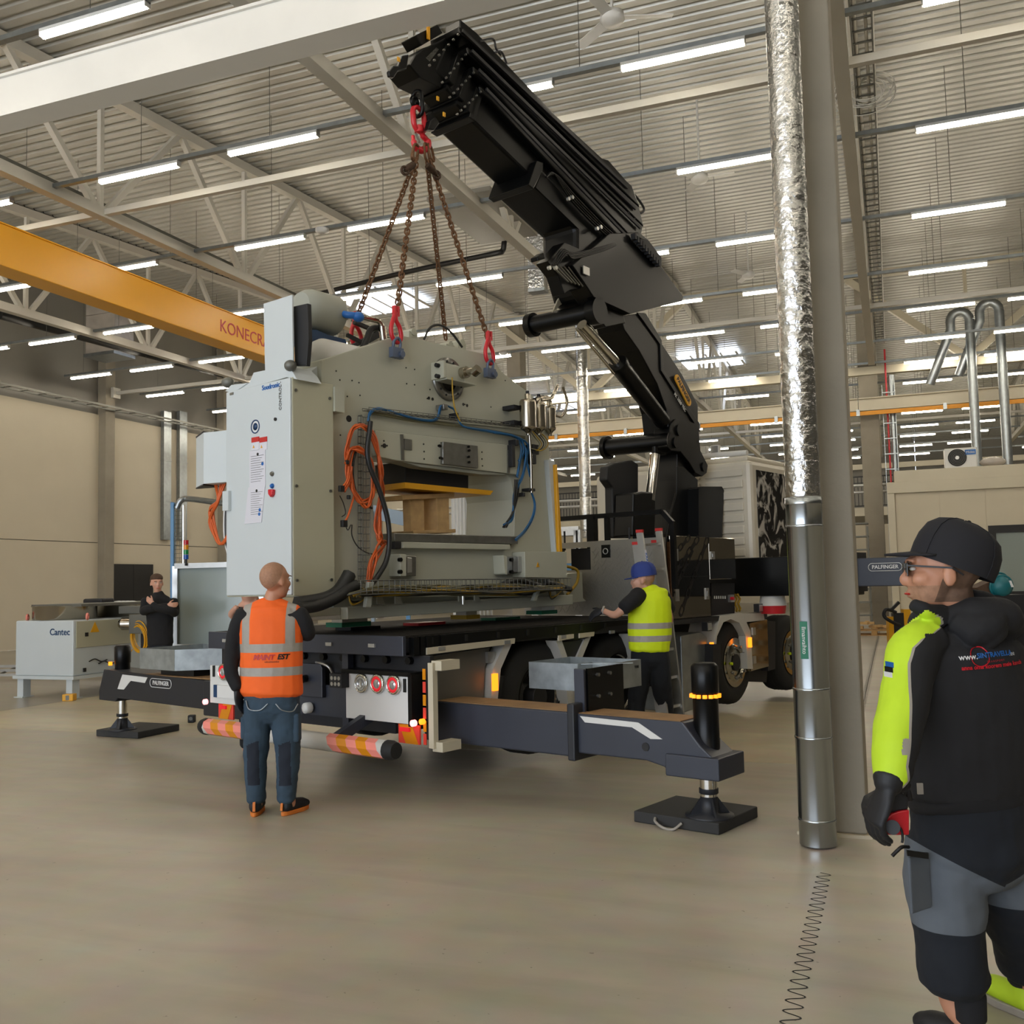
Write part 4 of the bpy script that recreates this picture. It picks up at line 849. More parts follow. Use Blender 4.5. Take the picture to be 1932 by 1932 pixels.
# ================================================================ THE PRESS hanging just above the truck bed
press = thing('industrial_press', 'big grey-green press frame with cabinet and cables, slung from chains over the truck bed', 'machine', TRUCK, (1, 3.2, 1.345))
YP = 2.95
def pp(px, t0, t1, name, m_='press_paint', ref=YP, bev=.006, par=None, holes=(), label=None):
    return tprism(px, t0, t1, ref, holes).obj(name, m_, par or press, TRUCK, bev=bev, label=label)
fr = pp([(610, 1126), (606, 679), (738, 637), (762, 634), (870, 658), (926, 670), (948, 703), (1002, 744), (1034, 776), (1036, 850), (1046, 1042), (1049, 1126)], YP, 3.6, 'frame',
        holes=[[(704, 850), (705, 996), (710, 1012), (722, 1029), (962, 1031), (970, 1020), (972, 942), (964, 908), (950, 884), (920, 872)]])
def hole(px, py, r, par=fr, y=YP, m_='black', name='bolt_hole', d=.004):
    q = TP(px, py, y=y); return MB().cyl((q.x, y, q.z), (q.x, y-d, q.z), r, n=14).obj(name, m_, par, TRUCK)
hole(658, 790, .028)
for x, y in ((766, 694), (782, 697), (767, 724), (782, 726), (811, 735), (806, 752), (816, 754), (877, 763), (881, 767), (901, 703), (926, 768), (927, 795), (953, 718), (946, 797), (634, 700), (641, 717), (664, 718), (677, 722), (679, 746), (642, 821), (655, 748)):
    hole(x, y, .0065)
for x, y in ((809, 751), (816, 753), (874, 763), (881, 765), (811, 827), (818, 828), (876, 836), (883, 837), (820, 720)): hole(x, y, .014)
# upper ledge and recess strip
pp([(697, 776), (985, 806), (985, 812), (697, 782)], YP-.03, YP, 'ledge')
pp([(697, 782), (990, 812), (988, 838), (976, 842), (699, 812)], YP-.012, YP, 'upper_beam_face')
ram = pp([(700, 813), (978, 843), (976, 898), (950, 894), (742, 870), (702, 862)], YP-.05, YP+.02, 'crosshead')
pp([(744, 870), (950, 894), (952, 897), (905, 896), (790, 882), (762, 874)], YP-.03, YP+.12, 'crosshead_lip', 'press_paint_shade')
pp([(747, 821), (752, 821), (754, 870), (749, 869)], YP-.062, YP-.05, 'guide_strip', 'steel', par=ram, bev=0)
pp([(949, 850), (954, 850), (953, 893), (949, 893)], YP-.062, YP-.05, 'guide_strip', 'steel', par=ram, bev=0)
pp([(754, 829), (768, 831), (768, 851), (754, 849)], YP-.062, YP-.05, 'small_steel_plate', 'steel', par=ram, bev=0)
sp = pp([(823, 835), (889, 843), (890, 885), (823, 877)], YP-.085, YP-.05, 'tool_clamp_plate', 'steel', par=ram, bev=.004)
for x, y in ((830, 842), (885, 850), (830, 864), (884, 862), (885, 872), (884, 843), (828, 841), (833, 865)): q = TP(x, y, y=YP-.09); MB().cyl((q.x, YP-.085, q.z), (q.x, YP-.1, q.z), .012, n=10).obj('clamp_bolt', 'black_paint', ram, TRUCK)
q = TP(725, 841, y=YP-.05); MB().cyl((q.x, YP-.05, q.z), (q.x, YP-.055, q.z), .02, n=14).obj('bolt_hole', 'black', ram, TRUCK)
for x, y in ((799, 838), (800, 852), (800, 866), (909, 853), (909, 866), (910, 879), (724, 832), (720, 841), (730, 841)): q = TP(x, y, y=YP-.05); MB().cyl((q.x, YP-.05, q.z), (q.x, YP-.054, q.z), .008, n=8).obj('bolt_hole', 'black', ram, TRUCK)
# bearing flange with sensor bracket
q = TP(844, 716, y=YP); c = V((q.x, YP, q.z))
MB().lathe(c, (0, -1, 0), [(.115, .0), (.115, .03), (.2, .03), (.205, .0)], 40).obj('bearing_flange', 'steel', fr, TRUCK)
MB().lathe(c, (0, -1, 0), [(.0, .012), (.112, .012), (.113, .0)], 30).obj('bore', 'black_paint', fr, TRUCK)
for i in range(12): an = 2*pi*i/12+.2; o = c+V((cos(an)*.165, -.03, sin(an)*.165)); MB().cyl(o, o-V((0, .006, 0)), .011, n=8).obj('flange_bolt', 'black_matt', fr, TRUCK)
bk = MB().box(c.x-.19, c.x+.05, YP-.16, YP-.06, c.z-.035, c.z+.1).box(c.x-.22, c.x-.19, YP-.16, YP, c.z-.04, c.z+.12).box(c.x-.19, c.x+.22, YP-.17, YP-.02, c.z-.05, c.z-.035).obj('sensor_bracket', 'press_paint', press, TRUCK, bev=.004)
MB().cyl((c.x+.03, YP-.15, c.z+.04), (c.x+.03, YP-.22, c.z+.04), .055, n=20).cyl((c.x+.03, YP-.2, c.z+.04), (c.x+.03, YP-.33, c.z+.045), .034, n=16).cyl((c.x+.03, YP-.3, c.z+.02), (c.x+.03, YP-.36, c.z+.05), .045, n=16).obj('rotary_encoder', 'stainless', bk, TRUCK)
for z in (c.z+.08, c.z-.02): MB().cyl((c.x-.22, YP-.1, z), (c.x-.26, YP-.1, z), .02, n=10).obj('bracket_bolt', 'black_matt', bk, TRUCK)
# table, blocks, lower brackets
pp([(735, 1006), (969, 1012), (969, 1027), (736, 1022)], YP-.06, 3.5, 'table_plate', 'steel')
pp([(749, 1023), (951, 1028), (951, 1038), (749, 1035)], YP-.08, YP+.02, 'table_ledge')
pp([(736, 1022), (748, 1022), (748, 1036), (736, 1036)], YP-.06, YP, 'dark_gap_block', 'black_matt')
for L_, L2, L3 in (([(734, 1046), (745, 1047), (745, 1088), (734, 1088)], [(745, 1047), (778, 1050), (778, 1087), (745, 1088)], [(750, 1052), (759, 1053), (759, 1082), (750, 1082)]),
                   ([(929, 1048), (936, 1051), (936, 1086), (932, 1083)], [(936, 1048), (960, 1050), (960, 1084), (936, 1085)], [(960, 1050), (968, 1050), (968, 1080), (960, 1080)])):
    a = pp(L_, YP-.14, YP, 'clamp_block'); b_ = pp(L2, YP-.05, YP, 'clamp_steel_plate', 'steel'); pp(L3, YP-.12, YP-.05, 'clamp_bar', 'alu', par=b_)
    for py in (1056, 1079):
        q = TP(L3[0][0]+4, py, y=YP-.13); MB().cyl((q.x, YP-.12, q.z), (q.x, YP-.15, q.z), .018, n=12).obj('clamp_bolt', 'black_paint', b_, TRUCK)
        q = TP((L2[0][0]+L2[1][0])/2+5, py, y=YP-.05); MB().cyl((q.x, YP-.05, q.z), (q.x, YP-.054, q.z), .01, n=10).obj('bolt_hole', 'black', b_, TRUCK)
tbx = pp([(966, 1042), (1046, 1042), (1047, 1091), (967, 1090)], YP-.16, YP, 'terminal_box', 'press_paint', bev=.006)
q = TP(1016, 1066, y=YP-.17); MB().xz([(q.x-.025, q.z-.02), (q.x+.025, q.z-.02), (q.x, q.z+.028)], YP-.164, YP-.16).obj('warning_triangle', 'yellow', tbx, TRUCK)
text('warning_mark', '!', .03, tbx, TRUCK, (q.x, YP-.165, q.z), (1, 0, 0), (0, 0, 1), 'black')
# base frame
bs = pp([(640, 1146), (1067, 1122), (1067, 1141), (640, 1169)], YP-.1, 3.7, 'base_rail', bev=.008)
pp([(628, 1100), (660, 1100), (676, 1120), (1058, 1108), (1058, 1128), (640, 1150)], YP+.06, YP+.3, 'base_side', 'press_paint_shade')  # darker tone puts the shadow above the rail into the colour
pp([(560, 1150), (640, 1146), (640, 1160), (560, 1165)], YP-.02, YP+.3, 'base_extension', 'press_paint'); pp([(570, 1165), (640, 1160), (640, 1168), (570, 1172)], YP-.02, YP+.1, 'base_foot_rail', 'white_paint')
for x in (712, 746, 866, 896):
    q = TP(x, 1130, y=YP-.1); MB().prism([(q.x, q.z-.04), (q.x+.09, q.z-.05), (q.x+.03, q.z+.07), (q.x, q.z+.08)], lambda u, v, w: (u, w, v), YP-.1, YP-.085).obj('gusset', 'press_paint', bs, TRUCK)
q = TP(875, 1130, y=YP-.11); MB().cyl((q.x, YP-.1, q.z-.05), (q.x, YP-.1, q.z+.07), .014, n=10).obj('lifting_bolt', 'chrome', bs, TRUCK)
for px0, px1, m_, h in ((645, 700, 'green', 14), (880, 906, 'yellow_cable', 6), (1022, 1052, 'green', 7)):
    q0, q1 = TP(px0, 1180, y=3.0), TP(px1, 1180, y=3.0); MB().box(q0.x, q1.x, 3.0, 3.2, 1.262, 1.3).obj('machine_foot_pad', m_, press, TRUCK)
    MB().box(q0.x+.02, q1.x-.02, 3.02, 3.15, 1.3, 1.36).obj('machine_foot', 'alu', press, TRUCK)
# the right post: yellow light guard, white plates
pp([(1026, 868), (1038, 870), (1050, 1042), (1040, 1042)], YP-.06, YP+.3, 'right_post', 'cabinet_white')
pp([(1034, 878), (1037, 878), (1047, 1042), (1041, 1042)], YP-.1, YP-.06, 'yellow_light_guard', 'yellow')
pp([(1036, 866), (1067, 868), (1067, 901), (1040, 906)], YP+.25, YP+.27, 'white_end_plate', 'white')
# black block, yellow tray and timber trestle standing on the table: things of their own
def sit(name, lab, cat, o): return thing(name, lab, cat, TRUCK, o)
q = TP(765, 915, y=3.08)
bb = sit('tool_block', 'black steel tool block hanging under the crosshead, above the yellow tray', 'block', (q.x, 3.08, q.z))
tprism([(765, 870), (884, 888), (884, 922), (765, 912)], 3.08, 3.48, 3.08).obj('block_body', 'black_matt', bb, TRUCK, bev=.006)
yt = sit('yellow_tray', 'flat yellow tray plate between black block and wooden trestle', 'tray', (q.x, 3.0, q.z-.05))
tprism([(764, 910), (931, 926), (925, 934), (764, 921)], 2.99, 3.5, 2.99).obj('tray_plate', 'yellow', yt, TRUCK)
ws = sit('wooden_trestle', 'raw timber trestle standing on the grey table inside the press opening', 'trestle', (.7, 3.1, 2.0))
for L_, a, b_ in (([(758, 934), (858, 930), (857, 938), (760, 943)], 3.08, 3.4), ([(774, 941), (800, 940), (801, 1002), (776, 1003)], 3.12, 3.22), ([(824, 936), (847, 936), (848, 1000), (826, 1000)], 3.1, 3.35), ([(779, 1001), (860, 998), (860, 1005), (781, 1007)], 3.08, 3.4)):
    tprism(L_, a, b_, a).obj('timber', 'wood_light', ws, TRUCK, bev=.004)
# air filters
for i, (x, y, r) in enumerate(((996, 783, .082), (1017, 786, .07), (1037, 790, .066))):
    q = TP(x, y, y=2.72+.1*i); z = q.z; h = .15-.01*i; yy = 2.72+.1*i
    fl = MB().lathe((q.x, yy, z), (0, 0, 1), [(.02, -h-.05), (.02, -h-.03), (.021, -h-.029), (r*.5, -h-.01), (r*.9, -h+.008), (r*.985, -h+.022), (r, -h+.034), (r, -h+.04), (r, h-.03), (r, h-.024), (r*.97, h-.012), (r*.9, h-.006), (r*.88, h), (.03, h+.004), (.028, h+.01), (.028, h+.06)], 26).obj('air_filter', 'stainless', press, TRUCK)
    MB().cyl((q.x, yy, z+h+.05), (q.x, yy, z+h+.09), .018, n=10).obj('filter_knob', 'black_matt', fl, TRUCK)
for y in (768, 797): q = TP(975, y, y=2.8); MB().box(q.x-.04, q.x+.06, 2.8, 2.95, q.z-.02, q.z+.02).obj('filter_bracket', 'black_matt', press, TRUCK)
MB().tube(curve_pts([TP(1020, 755, y=2.8), TP(1040, 750, y=2.85), TP(1052, 728, y=2.9)]), .02, 8).tube([TP(1036, 752, y=2.85), TP(1020, 750, y=2.85), TP(1008, 756, y=2.8)], .028, 8).tube(curve_pts([TP(1062, 730, y=3.0), TP(1070, 760, y=3.0), TP(1060, 785, y=3.0), TP(1044, 782, y=3.0)]), .015, 8).obj('air_fittings', 'stainless', press, TRUCK)
MB().tube([TP(998, 805, y=2.85), TP(1002, 870, y=2.85), TP(1003, 930, y=2.85)], .016, 8).obj('steel_riser', 'stainless', press, TRUCK)
# electrical cabinet on the left end
XC = -1.03
c1, c2 = TP(540, 709, y=2.86), TP(548, 1125, y=2.86)
zt, zb = c1.z, c2.z
cb_ = MB().box(XC+.02, -.6, 2.86, 3.72, zb, zt).obj('cabinet', 'cabinet_side', press, TRUCK, bev=.006)
MB().box(XC, XC+.025, 2.865, 3.7, zb+.01, zt-.005).obj('cabinet_door', 'cabinet_white', cb_, TRUCK, bev=.008)
for x, z in ((-.98, zt-.1), (-.64, zt-.12), (-.98, (zt+zb)/2), (-.64, (zt+zb)/2-.02), (-.98, zb+.12), (-.64, zb+.12)): MB().cyl((x, 2.86, z), (x, 2.85, z), .012, n=10).obj('cover_screw', 'steel', cb_, TRUCK)
MB().box(-.6, -.5, 2.84, 2.95, zt-.22, zt-.02).obj('hinge_bracket', 'press_paint', cb_, TRUCK)
def on_door(px, py): return TP(px, py, x=XC-.002)
def door_rect(px0, py0, px1, py1, name, m_, dep=.003, skew=0):
    a, b_ = on_door(px0, py0), on_door(px1, py1); y0, y1 = sorted((a.y, b_.y)); z0, z1 = sorted((a.z, b_.z))
    return MB().yz([(y0+skew, z0), (y1+skew, z0), (y1, z1), (y0, z1)], XC-dep-.001, XC).obj(name, m_, cb_, TRUCK)
q = on_door(511, 729); text('maker_lettering', 'Soudronic', .055, cb_, TRUCK, (XC-.003, q.y, q.z), (0, -1, 0), (0, 0, 1), 'blue', bold=.001)
q = on_door(529, 747); text('door_lettering', 'CONTROL -', .042, cb_, TRUCK, (XC-.003, q.y, q.z), (0, 0, 1), (0, 1, 0), 'tray')
q = on_door(482, 805); MB().lathe((XC, q.y, q.z), (-1, 0, 0), [(.062, 0), (.062, .002)], 28).obj('round_sign', 'white', cb_, TRUCK); MB().ring((XC-.003, q.y, q.z), (1, 0, 0), .052, .006, 28, 5).lathe((XC-.002, q.y, q.z), (-1, 0, 0), [(.022, 0), (.03, .003), (.0, .004)], 16).obj('sign_symbol', 'blue_dark', cb_, TRUCK)
q = on_door(520, 791); MB().cyl((XC, q.y, q.z), (XC-.01, q.y, q.z), .014, n=12).obj('door_lock', 'black', cb_, TRUCK)
q = on_door(437, 743); MB().cbox((XC-.002, q.y, q.z), .004, .05, .02).obj('type_plate', 'steel', cb_, TRUCK)
for x0 in (475, 490):
    d_ = door_rect(x0, 829, x0+14, 848, 'warning_sticker', 'paper'); door_rect(x0, 826, x0+14, 833, 'sticker_red_band', 'logo_red', .005)
    q = on_door(x0+4, 843); MB().yz([(q.y-.012, q.z-.01), (q.y+.012, q.z-.01), (q.y, q.z+.014)], XC-.006, XC-.003).obj('warning_triangle', 'yellow', d_, TRUCK)
sh = door_rect(471, 852, 501, 918, 'paper_sheet', 'paper', .004); sh2 = door_rect(469, 920, 501, 985, 'paper_sheet', 'paper', .005, skew=.05)
def print_lines(par, px0, px1, py0, py1, n, m_='grey_cable'):
    for i in range(n):
        a, b_ = on_door(px0, py0+(py1-py0)*i/n), on_door(px1-(i % 3)*3, py0+(py1-py0)*i/n); MB().box(XC-.007, XC-.004, min(a.y, b_.y), max(a.y, b_.y), a.z-.0015, a.z+.0015).obj('printed_line', m_, par, TRUCK)
print_lines(sh, 474, 498, 862, 914, 12); print_lines(sh2, 474, 496, 930, 975, 11)
for x, y, r, m_ in ((487, 857, .012, 'black'), (496, 875, .014, 'blue'), (485, 926, .012, 'black'), (491, 962, .014, 'blue'), (490, 970, .014, 'blue')): q = on_door(x, y); MB().cyl((XC-.004, q.y, q.z), (XC-.008, q.y, q.z), r, n=12).obj('printed_symbol', m_, sh if y < 920 else sh2, TRUCK)
for x, y, m_ in ((514, 894, 'steel'), (514, 917, 'blue')): q = on_door(x, y); MB().lathe((XC, q.y, q.z), (-1, 0, 0), [(.02, 0), (.02, .01), (.012, .02)], 14).obj('push_button', m_, cb_, TRUCK)
q = on_door(515, 929); MB().yz([(q.y-.03, q.z+.02), (q.y+.03, q.z+.025), (q.y+.03, q.z-.01), (q.y, q.z-.04), (q.y-.025, q.z-.02)], XC-.03, XC).obj('red_main_switch', 'red', cb_, TRUCK, bev=.006)
q = on_door(432, 945); MB().box(XC-.03, XC, q.y-.03, q.y+.05, q.z-.08, q.z+.08).obj('door_hinge', 'cabinet_white', cb_, TRUCK)
# small box hinged off the cabinet's far side
A_, B_, C_ = TP(370, 868, x=-.92), TP(384, 868, x=-1.05), TP(430, 868, x=-.98); D_ = A_+C_-B_
z0, z1 = TP(384, 913, x=-1.05).z, TP(384, 816, x=-1.05).z
sbx = MB().xy([(A_.x, A_.y), (B_.x, B_.y), (C_.x, C_.y), (D_.x, D_.y)], z0, z1).obj('side_box', 'cabinet_white', press, TRUCK, bev=.004)
MB().xy([(A_.x-.003, A_.y), (B_.x-.003, B_.y), (B_.x+.01, B_.y), (D_.x, D_.y)], z0-.012, z0).xy([(A_.x-.003, A_.y), (B_.x-.003, B_.y), (B_.x+.01, B_.y), (D_.x, D_.y)], z1, z1+.012).obj('box_end_cap', 'truck_dark', sbx, TRUCK)
# top of the cabinet: hood, upright white sheet, black baffle
def sp_(px, s0, s1, name, m_='cabinet_white', bev=.006):
    P = [(lambda q: (q.y, q.z))(TP(a, b_, x=s0)) for a, b_ in px]; return MB().yz(P, s0, s1).obj(name, m_, press, TRUCK, bev=bev)
sp_([(440, 742), (470, 722), (478, 703), (540, 690), (552, 702), (560, 716), (540, 712)], -1.0, -.75, 'cabinet_hood')
sp_([(497, 573), (551, 556), (553, 692), (500, 702)], -.99, -.975, 'upright_white_panel', bev=.002)
sp_([(553, 578), (580, 572), (582, 640), (578, 690), (556, 690)], -.94, -.9, 'black_baffle', 'black_matt')
MB().ball(TP(548, 690, x=-1.0), .05, .05, .045).obj('hood_buffer', 'tray', press, TRUCK); MB().ball(TP(430, 722, x=-.98), .05, .06, .045).obj('hood_buffer', 'tray', press, TRUCK)
sp_([(424, 738), (436, 726), (468, 722), (440, 742)], -1.0, -.7, 'cabinet_ledge')
pp([(566, 712), (600, 690), (608, 684), (608, 720), (580, 722)], 3.0, 3.2, 'white_gusset', 'cabinet_white', ref=3.0)
# motor with fan cover
q = TP(631, 597, y=3.3); c = V((q.x, 3.3, q.z)); Rm = .175
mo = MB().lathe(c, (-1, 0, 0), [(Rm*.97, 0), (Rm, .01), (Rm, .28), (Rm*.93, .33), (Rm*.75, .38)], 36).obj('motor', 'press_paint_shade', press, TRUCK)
for i in range(7): MB().ring(c+V((.004, 0, 0)), (1, 0, 0), Rm*(.32+.1*i), .0035, 32, 4).obj('fan_grille_ring', 'press_paint', mo, TRUCK)
for i in range(6): an = i*pi/3+.3; MB().bar(c+V((.006, 0, 0)), c+V((.006, cos(an)*Rm, sin(an)*Rm)), .008, .004).obj('grille_spoke', 'press_paint', mo, TRUCK)
MB().lathe(c, (1, 0, 0), [(Rm*.94, -.002), (Rm*.94, .001)], 30).obj('grille_shadow', 'black', mo, TRUCK); MB().lathe(c, (1, 0, 0), [(.04, 0), (.04, .008)], 20).obj('grille_hub', 'press_paint_shade', mo, TRUCK)
pp([(568, 642), (578, 622), (598, 622), (620, 632), (652, 640), (655, 650), (640, 648), (600, 640), (572, 650)], 3.2, 3.4, 'motor_mount', 'blue_dark', ref=3.2)
q = TP(597, 668, y=3.12); c = V((q.x, 3.12, q.z))
tk_ = MB().lathe(c, (1, 0, 0), [(.0, -.06), (.07, -.045), (.11, -.015), (.135, .03), (.14, .06), (.14, .62), (.1, .68)], 32).obj('air_tank', 'white_paint', press, TRUCK)
MB().tube([c+V((-.06, .0, 0)), c+V((-.12, .03, .01)), c+V((-.13, .06, -.02))], .014, 8).ball(c+V((-.12, .03, .0)), .025).obj('tank_valve', 'wood', tk_, TRUCK)
MB().tube(curve_pts([TP(640, 590, y=3.2), TP(655, 594, y=3.1), TP(674, 596, y=3.05)]), .03, 12).ball(TP(676, 598, y=3.05), .055, .05, .045).obj('blue_coupling', 'blue', press, TRUCK)
MB().tube(curve_pts([TP(682, 597, y=3.05), TP(700, 602, y=3.05), TP(716, 607, y=3.05), TP(721, 618, y=3.05)]), .024, 10).cyl(TP(721, 616, y=3.05), TP(724, 642, y=3.05), .034, n=14).obj('braided_hose', 'stainless', press, TRUCK)
MB().tube(curve_pts([TP(715, 618, y=3.1), TP(700, 622, y=3.1), TP(692, 640, y=3.1), TP(684, 658, y=3.1)]), .03, 10).tube(curve_pts([TP(800, 640, y=3.3), TP(812, 618, y=3.3), TP(832, 614, y=3.3), TP(852, 628, y=3.3), TP(872, 655, y=3.3)]), .012, 8).obj('black_hoses', 'black_cable', press, TRUCK)
MB().bar(TP(655, 632, y=3.25), TP(690, 650, y=3.25), .03, .03).bar(TP(668, 608, y=3.4), TP(712, 626, y=3.4), .04, .03).bar(TP(668, 655, y=3.4), TP(718, 628, y=3.4), .05, .06).obj('top_brackets', 'black_matt', press, TRUCK)
for px, py in ((700, 640), (773, 622), (843, 646), (865, 642)): q = TP(px, py+6, y=3.5); MB().box(q.x-.06, q.x+.06, 3.45, 3.6, q.z-.1, q.z).cyl((q.x, 3.44, q.z), (q.x, 3.61, q.z), .035, n=16).obj('top_lug', 'press_paint', press, TRUCK)
# cables
def cable(ctrl, y, r, name, m_, jit=0, n=6, par=press):
    P = [TP(a, b_, y=y+(random.random()-.5)*jit) for a, b_ in ctrl]; return MB().tube(curve_pts(P, n), r, 6).obj(name, m_, par, TRUCK)
for i in range(7):
    o = lambda v=3: (random.random()-.5)*3.4*v
    cable([(694+o(), 1106), (704+o(6), 1060+o(4)), (722+o(7), 1030+o(4)), (716+o(3), 1018), (714+o(5), 990+o(5)), (720+o(6), 930), (718+o(4), 880+o(4)), (706+o(3), 830), (690+o(3), 806+o(2)), (672+o(3), 803+o(2)), (660+o(3), 820), (654+o(3), 860), (658+o(4), 900), (672+o(4), 935+o(6)), (690+o(4), 950+o(5)), (702+o(2), 935), (704+o(2), 905), (696+o(4), 868), (680+o(3), 848+o(3)), (664+o(3), 850), (656+o(3), 880+o(4))], 2.84, .0085, 'orange_cable', 'orange_cable', .08)
for i in range(3): cable([(658+i*3, 880), (655+i*3, 905), (646+i*2, 920+i*4)], 2.82, .009, 'orange_cable', 'orange_cable', .04)
cable([(660, 900), (668, 930), (664, 950), (656, 975), (650, 985)], 2.82, .009, 'orange_cable', 'orange_cable', .04)
cable([(699, 795), (697, 815), (693, 850), (698, 880), (712, 915), (724, 950), (733, 990), (734, 1030), (728, 1060), (714, 1085), (700, 1104)], 2.78, .022, 'black_hose', 'black_cable', n=8)
cable([(672, 850), (667, 870), (666, 900), (672, 930), (684, 950), (702, 959)], 2.86, .01, 'black_cable', 'black_cable'); cable([(664, 990), (664, 1010), (674, 1030), (690, 1042), (706, 1046)], 2.9, .005, 'thin_cable', 'black_cable'); cable([(650, 985), (656, 1000), (662, 990)], 2.88, .004, 'thin_cable', 'black_cable'); cable([(641, 935), (648, 950), (652, 968), (645, 975)], 2.88, .004, 'thin_cable', 'black_cable')
for px, py, s_ in ((649, 988, .05), (644, 922, .045), (658, 938, .03), (655, 872, .03)): q = TP(px, py, y=2.8); MB().cbox(q, s_, s_*.7, s_*1.1).obj('plug', 'black', press, TRUCK, bev=.004)
blue = [[(694, 795), (698, 778), (712, 770), (735, 775), (770, 786), (800, 792), (818, 792), (826, 785), (830, 768), (836, 765)], [(845, 766), (856, 772), (862, 785), (868, 798), (880, 806), (920, 812), (960, 820), (985, 830)],
        [(930, 815), (970, 822), (985, 835), (992, 850), (990, 875), (984, 900), (970, 930), (968, 960), (964, 980), (950, 990)], [(880, 806), (930, 815), (975, 824), (996, 840), (994, 870), (1000, 900)],
        [(1001, 925), (1008, 950), (1004, 975), (990, 1000), (972, 1018)], [(975, 825), (983, 845), (980, 870), (975, 900)], [(985, 830), (988, 850), (978, 870)]]
for L_ in blue: cable(L_, 2.87, .009, 'blue_air_hose', 'blue_hose', .03); cable([(a+2, b_+2) for a, b_ in L_], 2.88, .007, 'blue_air_hose', 'blue_hose', .03)
for i in range(3): cable([(972+4*i, 905), (970+3*i, 940), (966, 970), (955-3*i, 995)], 2.88, .01, 'black_cable', 'black_cable', .05)
for i in range(4): cable([(694+i, 776+i), (730, 781+i*1.5), (780, 792+i), (850, 800+i), (930, 812+i), (990, 824+i)], 2.9, .007, 'tray_cable', 'olive_cable', .02)
cable([(853, 712), (854, 740), (858, 770), (868, 795)], 2.75, .007, 'yellow_green_cable', 'yellow_cable')
for i in range(5): cable([(1000+3*i, 812), (1008+5*i, 824), (1018+4*i, 838), (1010+3*i, 850), (1002, 846)], 2.85, .006, 'small_hose', ('olive_cable', 'yellow_cable', 'black_cable')[i % 3], .1)
for px, py, w, h in ((968, 860, .05, .22), (975, 835, .05, .06), (1006, 866, .08, .1), (840, 768, .06, .05), (862, 784, .03, .05), (1003, 924, .1, .03), (988, 933, .03, .04), (1010, 848, .1, .1)):
    q = TP(px, py, y=2.85); MB().box(q.x-w/2, q.x+w/2, 2.84, 2.94, q.z-h/2, q.z+h/2).obj('valve_block', 'black_matt' if w != .06 else 'steel', press, TRUCK, bev=.005)
for a, b_ in (((668, 1085), (700, 1020)),): pass
# wire mesh trays
def wire_tray(name, P, Q, up, w, d, n, par, bars=4, r=.0035):
    mb = MB(); P, Q = V(P), V(Q); dr, a, u = basis(Q-P, up)
    for k_ in range(bars): o = a*(w*(k_/(bars-1)-.5)); mb.tube([P+o, Q+o], r, 4)
    for s_ in (-1, 1): mb.tube([P+a*w/2*s_+u*d, Q+a*w/2*s_+u*d], r, 4)
    for i in range(n+1): c = P+(Q-P)*i/n; mb.tube([c-a*w/2+u*d, c-a*w/2, c+a*w/2, c+a*w/2+u*d], r, 4)
    o = mb.obj(name, 'tray', par, TRUCK); o['kind'] = 'stuff'; return o
wire_tray('wire_mesh_tray', TP(683, 786, y=2.92), TP(683, 1100, y=2.92), (0, -1, 0), .09, .05, 24, press, 4)
wire_tray('wire_mesh_tray', TP(660, 1122, y=2.72), TP(1058, 1112, y=2.72), (0, 0, 1), .26, .11, 46, press, 6, .004)
wire_tray('wire_mesh_tray', TP(690, 774, y=2.88), TP(990, 806, y=2.88), (0, 0, 1), .08, .02, 30, press, 3, .003)
cols_ = ['yellow_cable', 'olive_cable', 'black_cable', 'grey_cable', 'olive_cable', 'yellow_cable', 'olive_cable']
for i in range(62):
    y = 2.6+random.random()*.26; z = random.random()*6
    L_ = [(655+random.random()*30, 1118+random.random()*8)]+[(700+k_*58+random.random()*20, 1118-z*1.6-k_*.8+random.random()*13-4) for k_ in range(6)]+[(1050+random.random()*16, 1104+random.random()*10)]
    cable(L_, y, .006+.004*random.random(), 'tray_cable', cols_[i % 7], 0, 4)
for i in range(8): cable([(652+random.random()*8, 1112+random.random()*10), (664, 1134+random.random()*8), (684+random.random()*8, 1130), (690, 1114+random.random()*6), (676, 1108), (662, 1118)], 2.7+.03*i, .006, 'coiled_cable', cols_[i % 3], .05)
for i in range(6): cable([(1030+random.random()*10, 1110), (1040, 1126+random.random()*5), (1054, 1120), (1060+random.random()*5, 1104), (1046, 1098)], 2.7+.03*i, .006, 'coiled_cable', cols_[i % 3], .05)
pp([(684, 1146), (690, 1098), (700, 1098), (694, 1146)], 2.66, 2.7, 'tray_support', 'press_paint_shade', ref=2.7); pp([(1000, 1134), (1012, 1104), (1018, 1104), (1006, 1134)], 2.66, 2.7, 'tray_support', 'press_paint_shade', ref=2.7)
cable([(660, 1082), (650, 1100), (636, 1118), (610, 1130), (560, 1138)], 2.74, .055, 'big_black_hose', 'black_cable', n=8); cable([(672, 1104), (655, 1112), (636, 1126), (600, 1142), (566, 1148)], 2.7, .05, 'big_black_hose', 'black_cable', n=8)
cable([(1030, 1098), (1050, 1104), (1076, 1112)], 2.72, .03, 'black_hose', 'black_cable'); cable([(940, 1108), (960, 1098), (980, 1094), (1000, 1100), (1020, 1106)], 2.75, .03, 'black_hose', 'black_cable')
